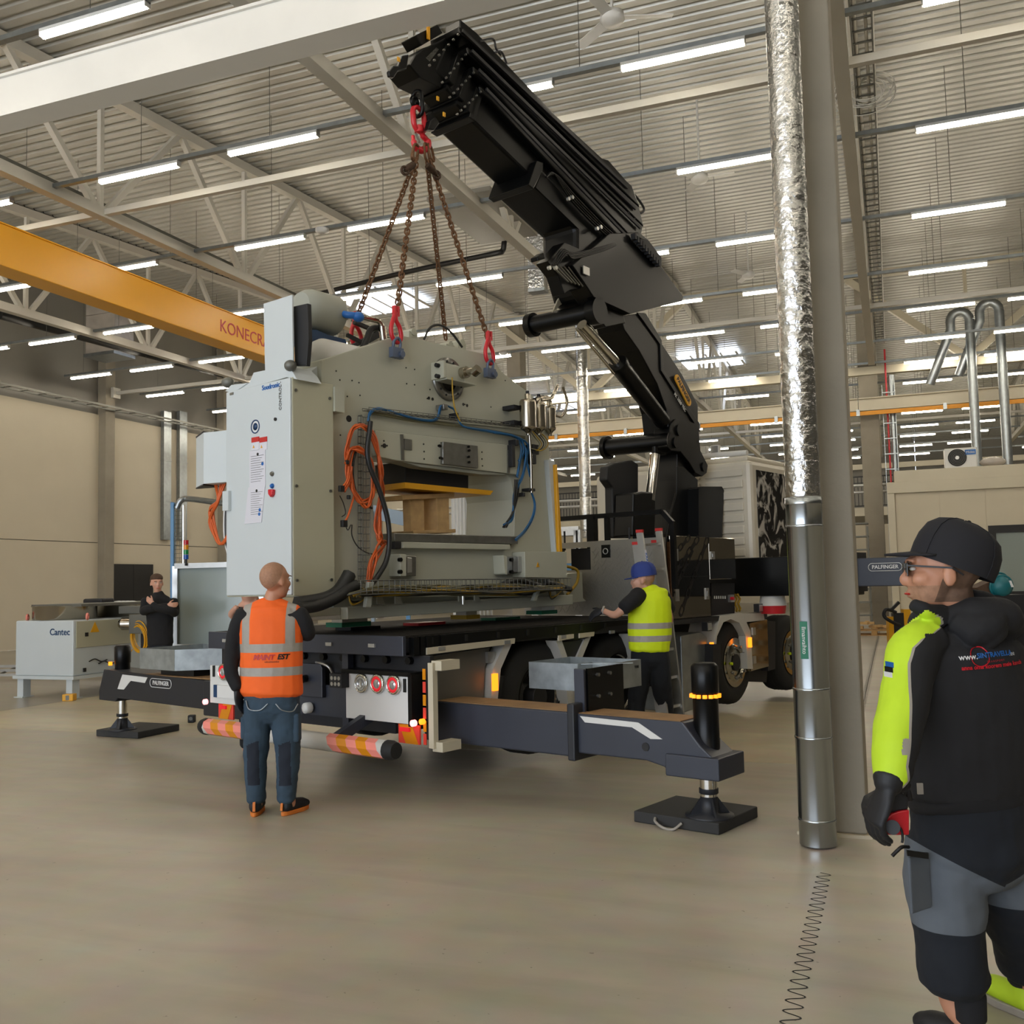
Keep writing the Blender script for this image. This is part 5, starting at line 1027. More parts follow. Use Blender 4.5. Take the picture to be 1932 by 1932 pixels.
# gear at the far end of the press
MB().box(2.3, 2.75, 3.1, 3.5, 1.4, 1.72).box(2.32, 2.55, 3.0, 3.3, 1.78, 1.92).box(2.35, 2.8, 3.1, 3.4, 1.73, 1.76).obj('end_unit', 'press_paint', press, TRUCK, bev=.006)
tprism([(1052, 1085), (1098, 1080), (1100, 1128), (1106, 1134), (1070, 1138)], 3.0, 3.3, 3.0).obj('end_cover', 'press_paint', press, TRUCK)
for i in range(8): MB().tube(curve_pts([V((2.35+random.random()*.4, 3.0+random.random()*.2, 1.6+random.random()*.2)) for _ in range(4)], 4), .012, 6).obj('end_cable', ('black_cable', 'alu', 'yellow_cable')[i % 3], press, TRUCK)
MB().tube(curve_pts([TP(1046, 1066, y=2.9), TP(1075, 1070, y=2.9), TP(1090, 1078, y=2.9), TP(1088, 1100, y=2.9), TP(1070, 1122, y=2.9)]), .016, 8).obj('end_loop_cable', 'yellow_cable', press, TRUCK)
# cables hanging off the far side of the cabinet
for i in range(6): P = [V((-.9+.05*random.random(), 3.8+.06*i+.05*random.random(), 2.6)), V((-.95, 3.9+.05*random.random(), 2.35)), V((-.9, 4.05+.1*random.random(), 2.15+.15*random.random())), V((-.9, 3.95+.05*random.random(), 1.98)), V((-.92, 3.8, 2.1)), V((-.9, 3.78, 2.35))]; MB().tube(curve_pts(P, 7), .01, 6).obj('orange_cable', 'orange_cable', press, TRUCK)
for i in range(9): P = [V((-.85, 3.76+.02*i, 2.55)), V((-.88, 3.78+.02*i, 2.2)), V((-.86, 3.8+.015*i, 1.9)), V((-.8, 3.74, 1.62))]; MB().tube(curve_pts(P, 6), .012, 6).obj('grey_cable', ('grey_cable', 'black_cable', 'white_paint')[i % 3], press, TRUCK)

# ================================================================ HOOK, SLING CHAINS AND SHACKLES
YH = 3.12
def curve_ring(pts, r, n=8): return MB().tube(pts, r, n, closed=True)
def hp_(a, b_, y=YH): return TP(a, b_, y=y)
def stadium(c, ax, side, L_, w, r, n=8):
    ax, side = V(ax).normalized(), V(side).normalized(); pts = []
    for k_ in range(16):
        an = 2*pi*(k_+.5)/16; s_ = 1 if cos(an) > 0 else -1; pts.append(V(c)+ax*(s_*(L_/2-w/2)+w/2*cos(an))+side*w/2*sin(an))
    return MB().tube(pts, r, n, closed=True)
hk = thing('crane_hook', 'red swivel hook on a black shackle at the tip of the boom', 'hook', TRUCK, hp_(790, 200))
dn = (hp_(795, 262)-hp_(790, 200)).normalized()
stadium(hp_(788, 196), dn, (0, 1, 0), .24, .12, .02).obj('top_shackle', 'black_paint', hk, TRUCK)
MB().ring(hp_(782, 192), (0, 1, 0), .04, .02, 14, 8).obj('shackle_eye', 'black_paint', hk, TRUCK)
stadium(hp_(790, 226), dn, (1, 0, 0), .23, .15, .026).obj('red_swivel_eye', 'red', hk, TRUCK)
MB().cyl(hp_(790, 238), hp_(791, 250), .045, n=16).obj('swivel_neck', 'red', hk, TRUCK)
MB().tube(curve_pts([hp_(791, 246), hp_(797, 256), hp_(806, 266), hp_(806, 277), hp_(795, 284), hp_(784, 277), hp_(780, 264), hp_(779, 255)], 6), [.02]*6+[.028]*6+[.036]*6+[.036]*6+[.034]*6+[.028]*6+[.018]*6+[.01], 12).obj('red_hook', 'red', hk, TRUCK)
MB().tube([hp_(785, 252), hp_(792, 270)], .01, 6).obj('safety_latch', 'steel', hk, TRUCK)
ends = [((783, 300), (668, 615), 3.55, 'leftmost rusty chain, running to the hidden rear lug beside the motor', 'second'), ((786, 300), (747, 600), 2.9, 'second rusty chain from the left, to the front lug of the press peak', ''),
        ((806, 304), (841, 640), 3.55, 'third rusty chain from the left, to the rear lug behind the press top', ''), ((812, 304), (921, 640), 2.9, 'rightmost rusty chain, to the front lug on the sloping shoulder', '')]
link = None
for i, (a, b_, ye, lab, _) in enumerate(ends):
    P, Q = TP(a[0], a[1], y=YH-.02), TP(b_[0], b_[1], y=ye)
    ch = thing('sling_chain', lab, 'chain', TRUCK, P, group='four leg chain sling between hook and press')
    nl = int((Q-P).length/.046)
    d = (Q-P).normalized(); R_ = V((1, 0, 0)).rotation_difference(d).to_matrix().to_4x4()
    if link is None: lk0 = stadium((0, 0, 0), (1, 0, 0), (0, 1, 0), .068, .042, .0085, 6); link = True
    for j in range(nl):
        L_ = Matrix.Translation((Q-P)*((j+.5)/nl)) @ R_ @ Matrix.Rotation((j % 2)*pi/2+.4, 4, 'X')
        if j == 0 and i == 0:
            mb = MB(); mb.v = [P+p for p in lk0.v]; mb.f = lk0.f; mb.fm = lk0.fm; mb.sm = lk0.sm
            l0 = mb.obj('chain_link', 'rust', ch, TRUCK); l0.matrix_local = L_
        else:
            c_ = l0.copy(); COL.objects.link(c_); c_.parent = ch; c_.matrix_local = L_; WM[c_.name] = WM[ch.name]
    # master rings and grab hooks near the top
    stadium(TP(a[0]+(0, -2, -1, 1)[i], 288, y=YH-.02), (Q-P).normalized()+V((0, 0, -.6)), (1, .3, 0), .16, .09, .013).obj('master_link', 'rust', ch, TRUCK)
for (x0, y0), (x1, y1), lab in (((780, 310), (764, 322), 'rusty chain shortening clutch at the left of the hook'), ((806, 312), (824, 330), 'dark rusty chain shortening clutch and ring at the right below the hook')):
    t = thing('chain_clutch', lab, 'clutch', TRUCK, hp_(x0, y0)); MB().tube([hp_(x0, y0, 3.05), hp_((x0+x1)/2, (y0+y1)/2, 3.05), hp_(x1, y1, 3.05)], [.03, .035, .018], 10).obj('clutch_body', 'rust_dark', t, TRUCK)
    MB().ring(hp_(x1, y1, 3.05), (.3, 1, 0), .035, .014, 16, 6).obj('clutch_ring', 'rust_dark', t, TRUCK)
for (px, py), ye, lab in (((747, 600), 2.88, 'red sling hook with blue-grey shackle on the peak of the press'), ((923, 645), 2.88, 'red sling hook with blue-grey shackle on the sloping shoulder of the press'), ((672, 610), 3.5, 'red sling hook half hidden behind the press top by the motor')):
    o = TP(px, py, y=ye); t = thing('sling_hook', lab, 'hook', TRUCK, o); e = V((.0, 0, -1))
    L_ = [o+V(p) for p in ((0, 0, .05), (-.035, 0, -.02), (-.06, 0, -.1), (-.045, 0, -.18), (.01, 0, -.215), (.06, 0, -.17), (.045, 0, -.08), (.0, 0, -.02), (0, 0, .03))]
    MB().tube(curve_pts(L_, 4), .02, 10).cbox(o+V((-.02, 0, .06)), .02, .035, .09).cbox(o+V((.02, 0, .06)), .02, .035, .09).obj('hook_body', 'red', t, TRUCK)
    if ye < 3: MB().tube(curve_pts([o+V(p) for p in ((-.035, 0, -.3), (-.04, -.01, -.22), (0, -.02, -.18), (.04, -.01, -.22), (.035, 0, -.3))], 5), .014, 8).cbox(o+V((0, 0, -.31)), .13, .05, .09).cyl(o+V((.03, -.05, -.32)), o+V((.03, .05, -.32)), .03, n=12).obj('shackle', 'shackle', t, TRUCK)
# ================================================================ PEOPLE
from mathutils.bvhtree import BVHTree
def eball(mb, c, X, Y, Z, n=14, m=9):
    c, X, Y, Z = V(c), V(X), V(Y), V(Z); vs_ = []; fs = []
    for i in range(m+1):
        th = pi*i/m
        for k in range(n): ph = 2*pi*k/n; vs_.append(c+X*sin(th)*cos(ph)+Y*sin(th)*sin(ph)+Z*cos(th))
    for i in range(m):
        for k in range(n): fs.append((i*n+k, (i+1)*n+k, (i+1)*n+(k+1) % n, i*n+(k+1) % n))
    mb.add(vs_, fs, True); return mb
def limb(mb, pts, rad, ref=(1, 0, 0), n=18):
    """loft of ellipses; rad = (across ref, other) per point, rounded ends"""
    P = [V(p) for p in pts]; R = [(r, r) if not isinstance(r, (tuple, list)) else r for r in rad]; ref = V(ref)
    P2, R2 = curve_pts(P, 5), []
    for i in range(len(P)-1):
        for k in range(5):
            t = k/5; t = t*t*(3-2*t); R2.append((R[i][0]*(1-t)+R[i+1][0]*t, R[i][1]*(1-t)+R[i+1][1]*t))
    R2.append(R[-1]); vs_ = []; fs = []; rings = []
    d0 = (P2[0]-P2[1]).normalized(); d1 = (P2[-1]-P2[-2]).normalized()
    m0, m1 = min(R2[0]), min(R2[-1])
    seq = [(P2[0]+d0*m0*.5*.95, R2[0], .35), (P2[0]+d0*m0*.5*.7, R2[0], .72)]+[(p, r, 1) for p, r in zip(P2, R2)]+[(P2[-1]+d1*m1*.5*.7, R2[-1], .72), (P2[-1]+d1*m1*.5*.95, R2[-1], .35)]
    L = len(seq)
    for i, (p, r, s_) in enumerate(seq):
        t = (seq[min(i+1, L-1)][0]-seq[max(i-1, 0)][0]).normalized(); a = (ref-t*ref.dot(t)); a = a.normalized() if a.length > .05 else t.orthogonal().normalized(); b = t.cross(a)
        for k in range(n): an = 2*pi*k/n; vs_.append(p+a*cos(an)*r[0]*s_+b*sin(an)*r[1]*s_)
    for i in range(L-1):
        for k in range(n): fs.append((i*n+k, i*n+(k+1) % n, (i+1)*n+(k+1) % n, (i+1)*n+k))
    fs += [list(range(n))[::-1], [(L-1)*n+k for k in range(n)]]
    mb.add(vs_, fs, True); return mb
def skin(name, mb, vox, par, mats, sm=4, pick=None, wrinkle=0, wscale=9, cuts=()):
    """fuse overlapping lofts into one continuous surface (mesh in world coordinates)"""
    me = bpy.data.meshes.new('tmp'); me.from_pydata(mb.v, [], mb.f); bm = bmesh.new(); bm.from_mesh(me); bmesh.ops.recalc_face_normals(bm, faces=bm.faces); bm.to_mesh(me); bm.free()
    t = bpy.data.objects.new('tmp', me); COL.objects.link(t)
    r = t.modifiers.new('r', 'REMESH'); r.mode = 'VOXEL'; r.voxel_size = vox
    s = t.modifiers.new('s', 'SMOOTH'); s.factor = .6; s.iterations = sm
    if wrinkle:
        tx = bpy.data.textures.new('folds', 'CLOUDS'); tx.noise_scale = 1/wscale; tx.noise_depth = 2
        dm = t.modifiers.new('d', 'DISPLACE'); dm.texture = tx; dm.strength = wrinkle; dm.mid_level = .5; dm.texture_coords = 'GLOBAL'
    out = bpy.data.meshes.new_from_object(t.evaluated_get(bpy.context.evaluated_depsgraph_get()))
    bpy.data.objects.remove(t); bpy.data.meshes.remove(me)
    if cuts:
        bm = bmesh.new(); bm.from_mesh(out)
        for co, no in cuts: bmesh.ops.bisect_plane(bm, geom=bm.verts[:]+bm.edges[:]+bm.faces[:], plane_co=co, plane_no=no)
        bm.to_mesh(out); bm.free()
    out.name = name; out.materials.clear()
    for m_ in mats: out.materials.append(M[m_])
    if pick: out.polygons.foreach_set('material_index', [pick(out.polygons[i].center) for i in range(len(out.polygons))])
    out.polygons.foreach_set('use_smooth', [True]*len(out.polygons))
    bvh = BVHTree.FromPolygons([v.co.copy() for v in out.vertices], [tuple(p.vertices) for p in out.polygons])
    out.transform(WM[par.name].inverted()); o = bpy.data.objects.new(name, out); COL.objects.link(o); o.parent = par; WM[o.name] = WM[par.name]
    return o, bvh
def drape(o, bvh, d, off=.004):
    """press lettering onto cloth: each point slides along d to the surface"""
    X = WM[o.name]; Xi = X.inverted(); d = V(d).normalized()
    for v in o.data.vertices:
        w = X @ v.co; h = bvh.ray_cast(w-d*.4, d)
        if h[0] is not None: v.co = Xi @ (h[0]-d*off)
def head_parts(mb, c, f, s=1.0, beard=0):
    """c = centre of the skull, f = facing direction"""
    f = V(f).normalized(); r = V((f.y, -f.x, 0)).normalized(); u = r.cross(f)
    E = lambda fx, rx, ux, a, b, d: eball(mb, V(c)+f*fx*s+r*rx*s+u*ux*s, f*a*s, r*b*s, u*d*s)
    E(-.012, 0, .02, .098, .077, .092); E(.035, 0, -.035, .062, .062, .085); E(.04, 0, -.085, .045, .048, .035); E(.062, 0, -.105, .022, .026, .016)
    E(.082, 0, .022, .018, .05, .012); E(.1, 0, -.03, .018, .013, .02); E(.093, 0, -.01, .012, .009, .028); E(.09, 0, -.066, .012, .024, .008); E(.088, 0, -.076, .012, .02, .008)
    for k in (-1, 1): E(.06, .042*k, -.03, .03, .022, .025); E(-.005, .08*k, -.022, .019, .009, .031); E(-.002, .083*k, -.04, .01, .007, .012)
    return f, r, u
def face(par, c, f, s=1.0):
    f = V(f).normalized(); r = V((f.y, -f.x, 0)).normalized(); u = r.cross(f); c = V(c)
    for k in (-1, 1):
        e = c+f*.084*s+r*.031*k*s+u*.0*s
        eb = eball(MB(), e, f*.01*s, r*.013*s, u*.006*s).obj('eye', 'white', par); eball(MB(), e+f*.006*s, f*.005*s, r*.005*s, u*.005*s, 8, 6).obj('iris', 'black', eb)
        MB().tube([e+f*.006*s+r*.02*s+u*.016*s, e+f*.012*s+u*.02*s, e+f*.006*s-r*.02*s+u*.016*s], .0035*s, 5).obj('eyebrow', 'hair_brown', par)
    MB().tube([c+f*.095*s+r*.022*s-u*.071*s, c+f*.103*s-u*.07*s, c+f*.095*s-r*.022*s-u*.071*s], .003*s, 5).obj('mouth', 'logo_red', par)
def hand(mb, w, d, side, palm, curl=.35, s=1.0):
    """w wrist, d pointing direction, side = towards the thumb, palm = palm normal"""
    w, d, side, palm = V(w), V(d).normalized(), V(side).normalized(), V(palm).normalized()
    limb(mb, [w, w+d*.045*s, w+d*.09*s], [(.03*s, .02*s), (.041*s, .017*s), (.04*s, .014*s)], side, 12)
    for i, L in enumerate((.072, .08, .074, .058)):
        o = w+d*.088*s+side*(.03-.02*i)*s; a = curl; p = [o]; dd = d
        for k in range(3):
            dd = (dd*cos(a)+palm*sin(a)).normalized(); p.append(p[-1]+dd*L*s*(.45, .32, .23)[k])
            if k == 0: base = dd
        limb(mb, p, [.0095*s, .009*s, .008*s, .007*s], side, 8)
    t = (d*.55+side*.75+palm*.3).normalized(); o = w+d*.03*s+side*.028*s
    limb(mb, [o, o+t*.035*s, o+t*.035*s+(t+d*.7).normalized()*.045*s], [.012*s, .011*s, .009*s], palm, 8)
def shoe(mb, h, d, s=1.0):
    h, d = V(h), V(d).normalized(); L = V((-d.y, d.x, 0))
    limb(mb, [h+V((0, 0, .055))-d*.03, h+V((0, 0, .045))+d*.06, h+V((0, 0, .04))+d*.14, h+V((0, 0, .03))+d*.2], [(.042, .05), (.045, .045), (.05, .038), (.04, .026)], L)
    limb(mb, [h+V((0, 0, .05)), h+V((0, 0, .12))], [(.045, .055), (.04, .045)], L)
def sole(mb, h, d):
    h, d = V(h), V(d).normalized(); L = V((-d.y, d.x, 0)); pts = []
    for k in range(20):
        an = 2*pi*k/20; w = .05 if cos(an) > 0 else .043; pts.append((cos(an)*.145, sin(an)*w))
    mb.prism(pts, lambda a, b, c: h+d*(a+.08)+L*b+V((0, 0, c)), 0, .03)

def pix(p):
    v = V(p)-V((0, 0, EYE)); k = v.dot(_f); return 966+FPX*v.dot(_r)/k, 966-FPX*v.dot(_u)/k
# ---- the man in the orange vest, seen from behind
yo = 7.03; P = lambda x, y, d=yo: WP(x, y, y=d)
po = thing('person', 'person in orange vest and blue work jeans standing at the truck tail, seen from behind', 'person', IDN, P(515, 1537))
hc = P(519, 1093, 7.0); fd = (.62, .78, .02); body = MB()
head_parts(body, hc, fd, 1.12); limb(body, [P(517, 1118), P(512, 1142), P(512, 1160)], [.058, .062, .08])
limb(body, [P(511, 1165), P(512, 1220), P(513, 1300), P(513, 1335)], [(.17, .1), (.17, .11), (.15, .1), (.15, .1)])
limb(body, [P(460, 1162), P(446, 1190), P(438, 1230), P(437, 1268, 6.98), P(448, 1304, 6.96)], [.04, .036, .032, .028, .024]); limb(body, [P(562, 1160), P(575, 1178), P(580, 1196, 7.1), P(570, 1185, 7.3), P(560, 1168, 7.42)], [.04, .036, .032, .028, .024])
limb(body, [P(490, 1330), P(484, 1420), P(483, 1520)], [.08, .055, .045]); limb(body, [P(537, 1330), P(543, 1420), P(546, 1520)], [.08, .055, .045])
bo, _ = skin('body', body, .011, po, ['skin', 'stubble'], 3, lambda p: 1 if (p-hc).dot(V((.62, .78, -.55)).normalized()) < -.02 and p.z > hc.z-.075 else 0, cuts=[(hc-V((.62, .78, -.55)).normalized()*.02, V((.62, .78, -.55)).normalized())])
face(bo, hc, fd, 1.12)
mb = MB(); limb(mb, [P(511, 1148), P(511, 1165), P(512, 1220), P(513, 1280)], [(.14, .075), (.225, .115), (.215, .125), (.195, .12)])
limb(mb, [P(462, 1158), P(446, 1190), P(438, 1230), P(436, 1268, 6.98), P(448, 1298, 6.96)], [.07, .062, .055, .05, .042]); limb(mb, [P(562, 1158), P(575, 1178), P(580, 1196, 7.1), P(570, 1185, 7.3), P(560, 1170, 7.42)], [.07, .06, .055, .048, .042])
skin('black_jumper', mb, .012, po, ['black_fleece'], 3, None, .012, 10)
mb = MB(); hand(mb, P(448, 1303, 6.96), (.12, .1, -1), (.3, .9, 0), (.9, -.2, 0), .3, 1.15); hand(mb, P(560, 1168, 7.42), (-.1, .9, .3), (0, .2, 1), (-.9, 0, 0), .4, 1.1); skin('work_gloves', mb, .006, po, ['black_matt'], 2)
mb = MB(); limb(mb, [P(512, 1141), P(512, 1150), P(512, 1175), P(512, 1215), P(512, 1270), P(510, 1306)], [(.1, .085), (.19, .1), (.235, .13), (.225, .14), (.225, .14), (.235, .15)])
limb(mb, [P(466, 1153), P(512, 1143), P(560, 1153)], [(.05, .045), (.07, .07), (.05, .045)], (0, 1, 0))
def vest_pick(p, c0=P(512, 1200)):
    q = p-c0; zz = p.z
    for y in (1221, 1265):
        if abs(zz-P(512, y).z) < .03: return 1
    if zz > P(512, 1221).z:
        for x in (470, 553):
            if abs(p.x-P(x, 1180).x) < .031: return 1
    return 0
hz_ = [(V((0, 0, P(512, y).z+s_*.03)), V((0, 0, 1))) for y in (1221, 1265) for s_ in (-1, 1)]+[(V((P(x, 1180).x+s_*.031, 0, 0)), V((1, 0, 0))) for x in (470, 553) for s_ in (-1, 1)]
ov, bvh = skin('orange_vest', mb, .0075, po, ['hivis_orange', 'refl_grey'], 3, vest_pick, .008, 9, hz_)
t = text('vest_lettering', 'MAINT', .05, ov, IDN, P(496, 1241, 6.88), (1, 0, -.01), (0, 0, 1), 'logo_red', extr=0, bold=.002, shear=.25, space=.95); drape(t, bvh, (0, 1, 0))
t = text('vest_lettering', 'EST', .05, ov, IDN, P(532, 1240, 6.88), (1, 0, -.01), (0, 0, 1), 'black', extr=0, bold=.002, shear=.25, space=.95); drape(t, bvh, (0, 1, 0))
t = text('vest_small_lettering', 'tehnohooldus', .018, ov, IDN, P(512, 1249, 6.88), (1, 0, 0), (0, 0, 1), 'denim_dark', extr=0); drape(t, bvh, (0, 1, 0))
mb = MB(); limb(mb, [P(513, 1302), P(513, 1335), P(513, 1350)], [(.2, .13), (.2, .14), (.17, .12)])
limb(mb, [P(488, 1330), P(484, 1375), P(483, 1415), P(482, 1450), P(483, 1490), P(484, 1508)], [(.11, .12), (.1, .11), (.088, .095), (.078, .09), (.07, .08), (.068, .08)])
limb(mb, [P(537, 1330), P(540, 1375), P(543, 1415), P(543, 1450), P(541, 1490), P(541, 1508)], [(.11, .12), (.1, .11), (.088, .095), (.078, .09), (.07, .08), (.068, .08)])
def jean_pick(p):
    for x in (483, 542):
        if abs(p.x-P(x, 1440).x) < .042 and P(x, 1478).z < p.z < P(x, 1398).z+.35*(p.x-P(x, 1440).x) and p.y < yo+.02: return 1
    return 0
jn, _ = skin('jeans', mb, .009, po, ['denim', 'denim_dark'], 2, jean_pick, .02, 11)
mb = MB(); mb.tube(curve_pts([P(464, 1322, 6.93), P(470, 1338, 6.9), P(490, 1340, 6.88), P(505, 1328, 6.88)]), .004, 5).tube(curve_pts([P(520, 1328, 6.88), P(532, 1340, 6.88), P(552, 1342, 6.9), P(562, 1328, 6.93)]), .004, 5).obj('pocket_seams', 'galv', jn)
MB().cbox(P(463, 1372, 7.0), .05, .1, .16).obj('leg_pocket', 'denim', jn, bev=.015); MB().cbox(P(560, 1372, 7.0), .05, .1, .2).obj('leg_pocket', 'denim', jn, bev=.015)
for x, d in ((482, (-.1, 1, 0)), (543, (.45, .9, 0))):
    h = P(x, 1532, 7.02); h.z = 0; mb = MB(); shoe(mb, h+V((0, 0, .015)), d); so, _ = skin('safety_shoe', mb, .008, po, ['black_matt'], 2)
    mb = MB(); sole(mb, h, d); mb.obj('shoe_sole', 'shoe_orange', so, bev=.006); MB().bar(h-V(d).normalized()*.068+V((0, 0, .04)), h-V(d).normalized()*.058+V((0, 0, .12)), .018, .008, d).obj('heel_tab', 'shoe_orange', so)

# ---- the man in the yellow vest leaning on the bed
yy = 9.28; P = lambda x, y, d=yy: WP(x, y, y=d)
py_ = thing('person', 'person in yellow high-visibility vest and blue cap, one gloved hand on the truck bed', 'person', IDN, WP(1235, 1420, y=yy)*V((1, 1, 0)).x if False else V((WP(1235, 1300, y=yy).x, yy, 0)))
hc = P(1213, 1092); fd = (-.97, .25, -.05); body = MB(); head_parts(body, hc, fd, 1.08)
limb(body, [P(1218, 1105), P(1223, 1120)], [.055, .07]); limb(body, [P(1224, 1130), P(1228, 1180), P(1230, 1250)], [(.16, .1), (.15, .1), (.14, .1)])
limb(body, [P(1196, 1127, 9.2), P(1178, 1146, 9.1), P(1160, 1160, 9.15), P(1138, 1152, 9.3)], [.055, .046, .036, .028]); limb(body, [P(1252, 1130), P(1262, 1170, 9.4), P(1250, 1160, 9.7)], [.05, .045, .035])
limb(body, [P(1215, 1250), P(1205, 1320), V((P(1202, 1300).x, yy, .1))], [.08, .06, .05]); limb(body, [P(1242, 1250), P(1254, 1335, 9.35), V((P(1257, 1300).x, yy+.1, .1))], [.07, .055, .045])
bo, _ = skin('body', body, .012, py_, ['skin_light', 'stubble'], 3, lambda p: 1 if (p-hc).dot(V(fd).normalized()) < -.03 and abs(p.z-hc.z+.02) < .07 else 0); face(bo, hc, fd, 1.08)
mb = MB(); hand(mb, P(1136, 1152, 9.3), (-.8, .5, -.35), (0, .5, .8), (-.2, 0, -1), .5, 1.05); skin('work_glove', mb, .006, py_, ['black_matt'], 2); mb = MB(); mb.ring(P(1139, 1151, 9.29), (1, -.3, -.1), .03, .012, 14, 6); mb.obj('glove_cuff', 'refl_grey', py_)
mb = MB(); limb(mb, [P(1224, 1116), P(1224, 1140), P(1227, 1220)], [(.12, .07), (.2, .12), (.18, .12)]); limb(mb, [P(1206, 1122, 9.22), P(1190, 1136, 9.12), P(1176, 1148, 9.08)], [.08, .075, .066]); limb(mb, [P(1248, 1124), P(1262, 1150, 9.4)], [.08, .07])
skin('black_t_shirt', mb, .012, py_, ['black_fleece'], 3, None, .015, 9)
mb = MB(); limb(mb, [P(1224, 1110), P(1225, 1118), P(1226, 1140), P(1226, 1180), P(1225, 1226)], [(.1, .075), (.18, .1), (.205, .135), (.21, .145), (.195, .145)])
def yv_pick(p):
    for y in (1180, 1204):
        if abs(p.z-P(1226, y).z) < .028: return 1
    return 0
yv, _ = skin('yellow_vest', mb, .009, py_, ['hivis_yellow', 'refl_grey'], 3, yv_pick, .012, 9, [(V((0, 0, P(1226, y).z+s_*.028)), V((0, 0, 1))) for y in (1180, 1204) for s_ in (-1, 1)])
mb = MB(); limb(mb, [P(1226, 1222), P(1227, 1245), P(1227, 1255)], [(.18, .13), (.185, .14), (.16, .12)]); limb(mb, [P(1213, 1245), P(1206, 1290), P(1200, 1335), V((P(1198, 1300).x, yy, .12))], [(.11, .12), (.095, .105), (.085, .095), (.075, .085)]); limb(mb, [P(1242, 1245), P(1248, 1290), P(1254, 1335, 9.35), V((P(1257, 1300).x, yy+.1, .12))], [(.11, .12), (.095, .105), (.085, .095), (.075, .085)])
skin('dark_trousers', mb, .012, py_, ['trouser_navy'], 2, None, .02, 10)
for x, dy in ((1198, 0), (1257, .1)):
    h = V((P(x, 1300).x, yy+dy, 0)); mb = MB(); shoe(mb, h+V((0, 0, .015)), (-.5, .8, 0)); so, _ = skin('safety_shoe', mb, .01, py_, ['black_matt'], 2); mb = MB(); sole(mb, h, (-.5, .8, 0)); mb.obj('shoe_sole', 'black', so)
def cap(par, c, f, s, m_, brim=.09, bf=None):
    f = V(f).normalized(); r = V((f.y, -f.x, 0)).normalized(); u = r.cross(f); c = V(c); mb = MB(); n = 28
    prof = [(1.04, -.012), (1.05, .02), (1.02, .05), (.9, .082), (.66, .103), (.35, .113), (.03, .116)]; vs_ = []; fs = []
    for k_, z in prof:
        for i in range(n): an = 2*pi*i/n; vs_.append(c+(f*(cos(an)*.104-.012)+r*sin(an)*.085)*k_*s+u*(z+.012)*s-(f*0))
    for j in range(len(prof)-1):
        for i in range(n): fs.append((j*n+i, j*n+(i+1) % n, (j+1)*n+(i+1) % n, (j+1)*n+i))
    mb.add(vs_, fs, True); mb.add(vs_[-n:], [list(range(n))], True); co = mb.obj('cap', m_, par, shade=True)
    pts = []
    for i in range(11): an = -1.15+2.3*i/10; pts.append((cos(an)*.1-.012, sin(an)*.083))
    for i in range(11): an = 1.15-2.3*i/10; pts.append((cos(an)*(.1+brim)-.012, sin(an)*.086))
    g = V(bf).normalized() if bf else f; gu = r.cross(g); o = c+(f*.085)*s
    MB().prism(pts, lambda a, b, w: o+(g*(a-.085)+r*b)*s+gu*(w+.006-(b*b)*1.6-max(0, a-.08)*.1)*s, -.002, .004).obj('cap_brim', m_, co, shade=True)
    MB().ball(c+u*.127*s-f*.012*s, .008).obj('cap_button', m_, co)
    for k_ in range(4): an = pi/4+k_*pi/2; MB().tube([c+(f*(cos(an)*.104-.012)+r*sin(an)*.085)*a_*s*1.012+u*(z+.013)*s for a_, z in prof], .0016, 4).obj('cap_seam', m_, co)
    return co
cap(py_, hc+V((0, 0, .02)), (-.95, .28, -.12), 1.12, 'cap_blue', .075)

# ---- the man in black with folded arms, facing the camera
yk = 14.6; P = lambda x, y, d=yk: WP(x, y, y=d)
pk_ = thing('person', 'person in black pullover standing with folded arms beside the white machine', 'person', IDN, V((P(303, 1300).x, yk, 0)))
hc = P(296, 1099); fd = (.5, -.85, -.05); body = MB(); head_parts(body, hc, fd, 1.1); limb(body, [P(297, 1112), P(300, 1128)], [.056, .07])
limb(body, [P(301, 1140), P(302, 1180), P(302, 1240)], [(.16, .1), (.15, .1), (.14, .1)]); limb(body, [P(292, 1240), V((P(291, 1300).x, yk, .1))], [.08, .05]); limb(body, [P(312, 1240), V((P(314, 1300).x, yk, .1))], [.08, .05])
bo, _ = skin('body', body, .012, pk_, ['skin_light'], 3); face(bo, hc, fd, 1.1)
mb = MB(); f_ = V(fd).normalized(); eball(mb, hc-f_*.022+V((0, 0, .068)), f_*.122, V((f_.y, -f_.x, 0))*.092, V((0, 0, .068))); eball(mb, hc-f_*.06+V((0, 0, .02)), f_*.078, V((f_.y, -f_.x, 0))*.093, V((0, 0, .085))); skin('hair', mb, .01, pk_, ['hair_brown'], 1)
mb = MB(); limb(mb, [P(299, 1119), P(300, 1135), P(302, 1165), P(302, 1190), P(303, 1215)], [(.08, .07), (.2, .11), (.2, .14), (.19, .14), (.19, .14)])
limb(mb, [P(276, 1133), P(272, 1152, 14.55), P(276, 1150, 14.38), P(300, 1146, 14.36), P(316, 1143, 14.38)], [.075, .065, .06, .055, .045]); limb(mb, [P(326, 1133), P(330, 1155, 14.55), P(322, 1152, 14.36), P(300, 1148, 14.30), P(288, 1140, 14.30)], [.075, .065, .06, .055, .045])
skin('black_pullover', mb, .012, pk_, ['black_fleece'], 3, None, .015, 9)
mb = MB(); hand(mb, P(289, 1139, 14.30), (-.6, 0, .5), (.3, 0, .9), (0, .8, -.2), .5, 1.0); hand(mb, P(315, 1143, 14.36), (.9, .1, .1), (0, 0, 1), (0, .9, 0), .4, 1.0); skin('hands', mb, .007, pk_, ['skin_light'], 2)
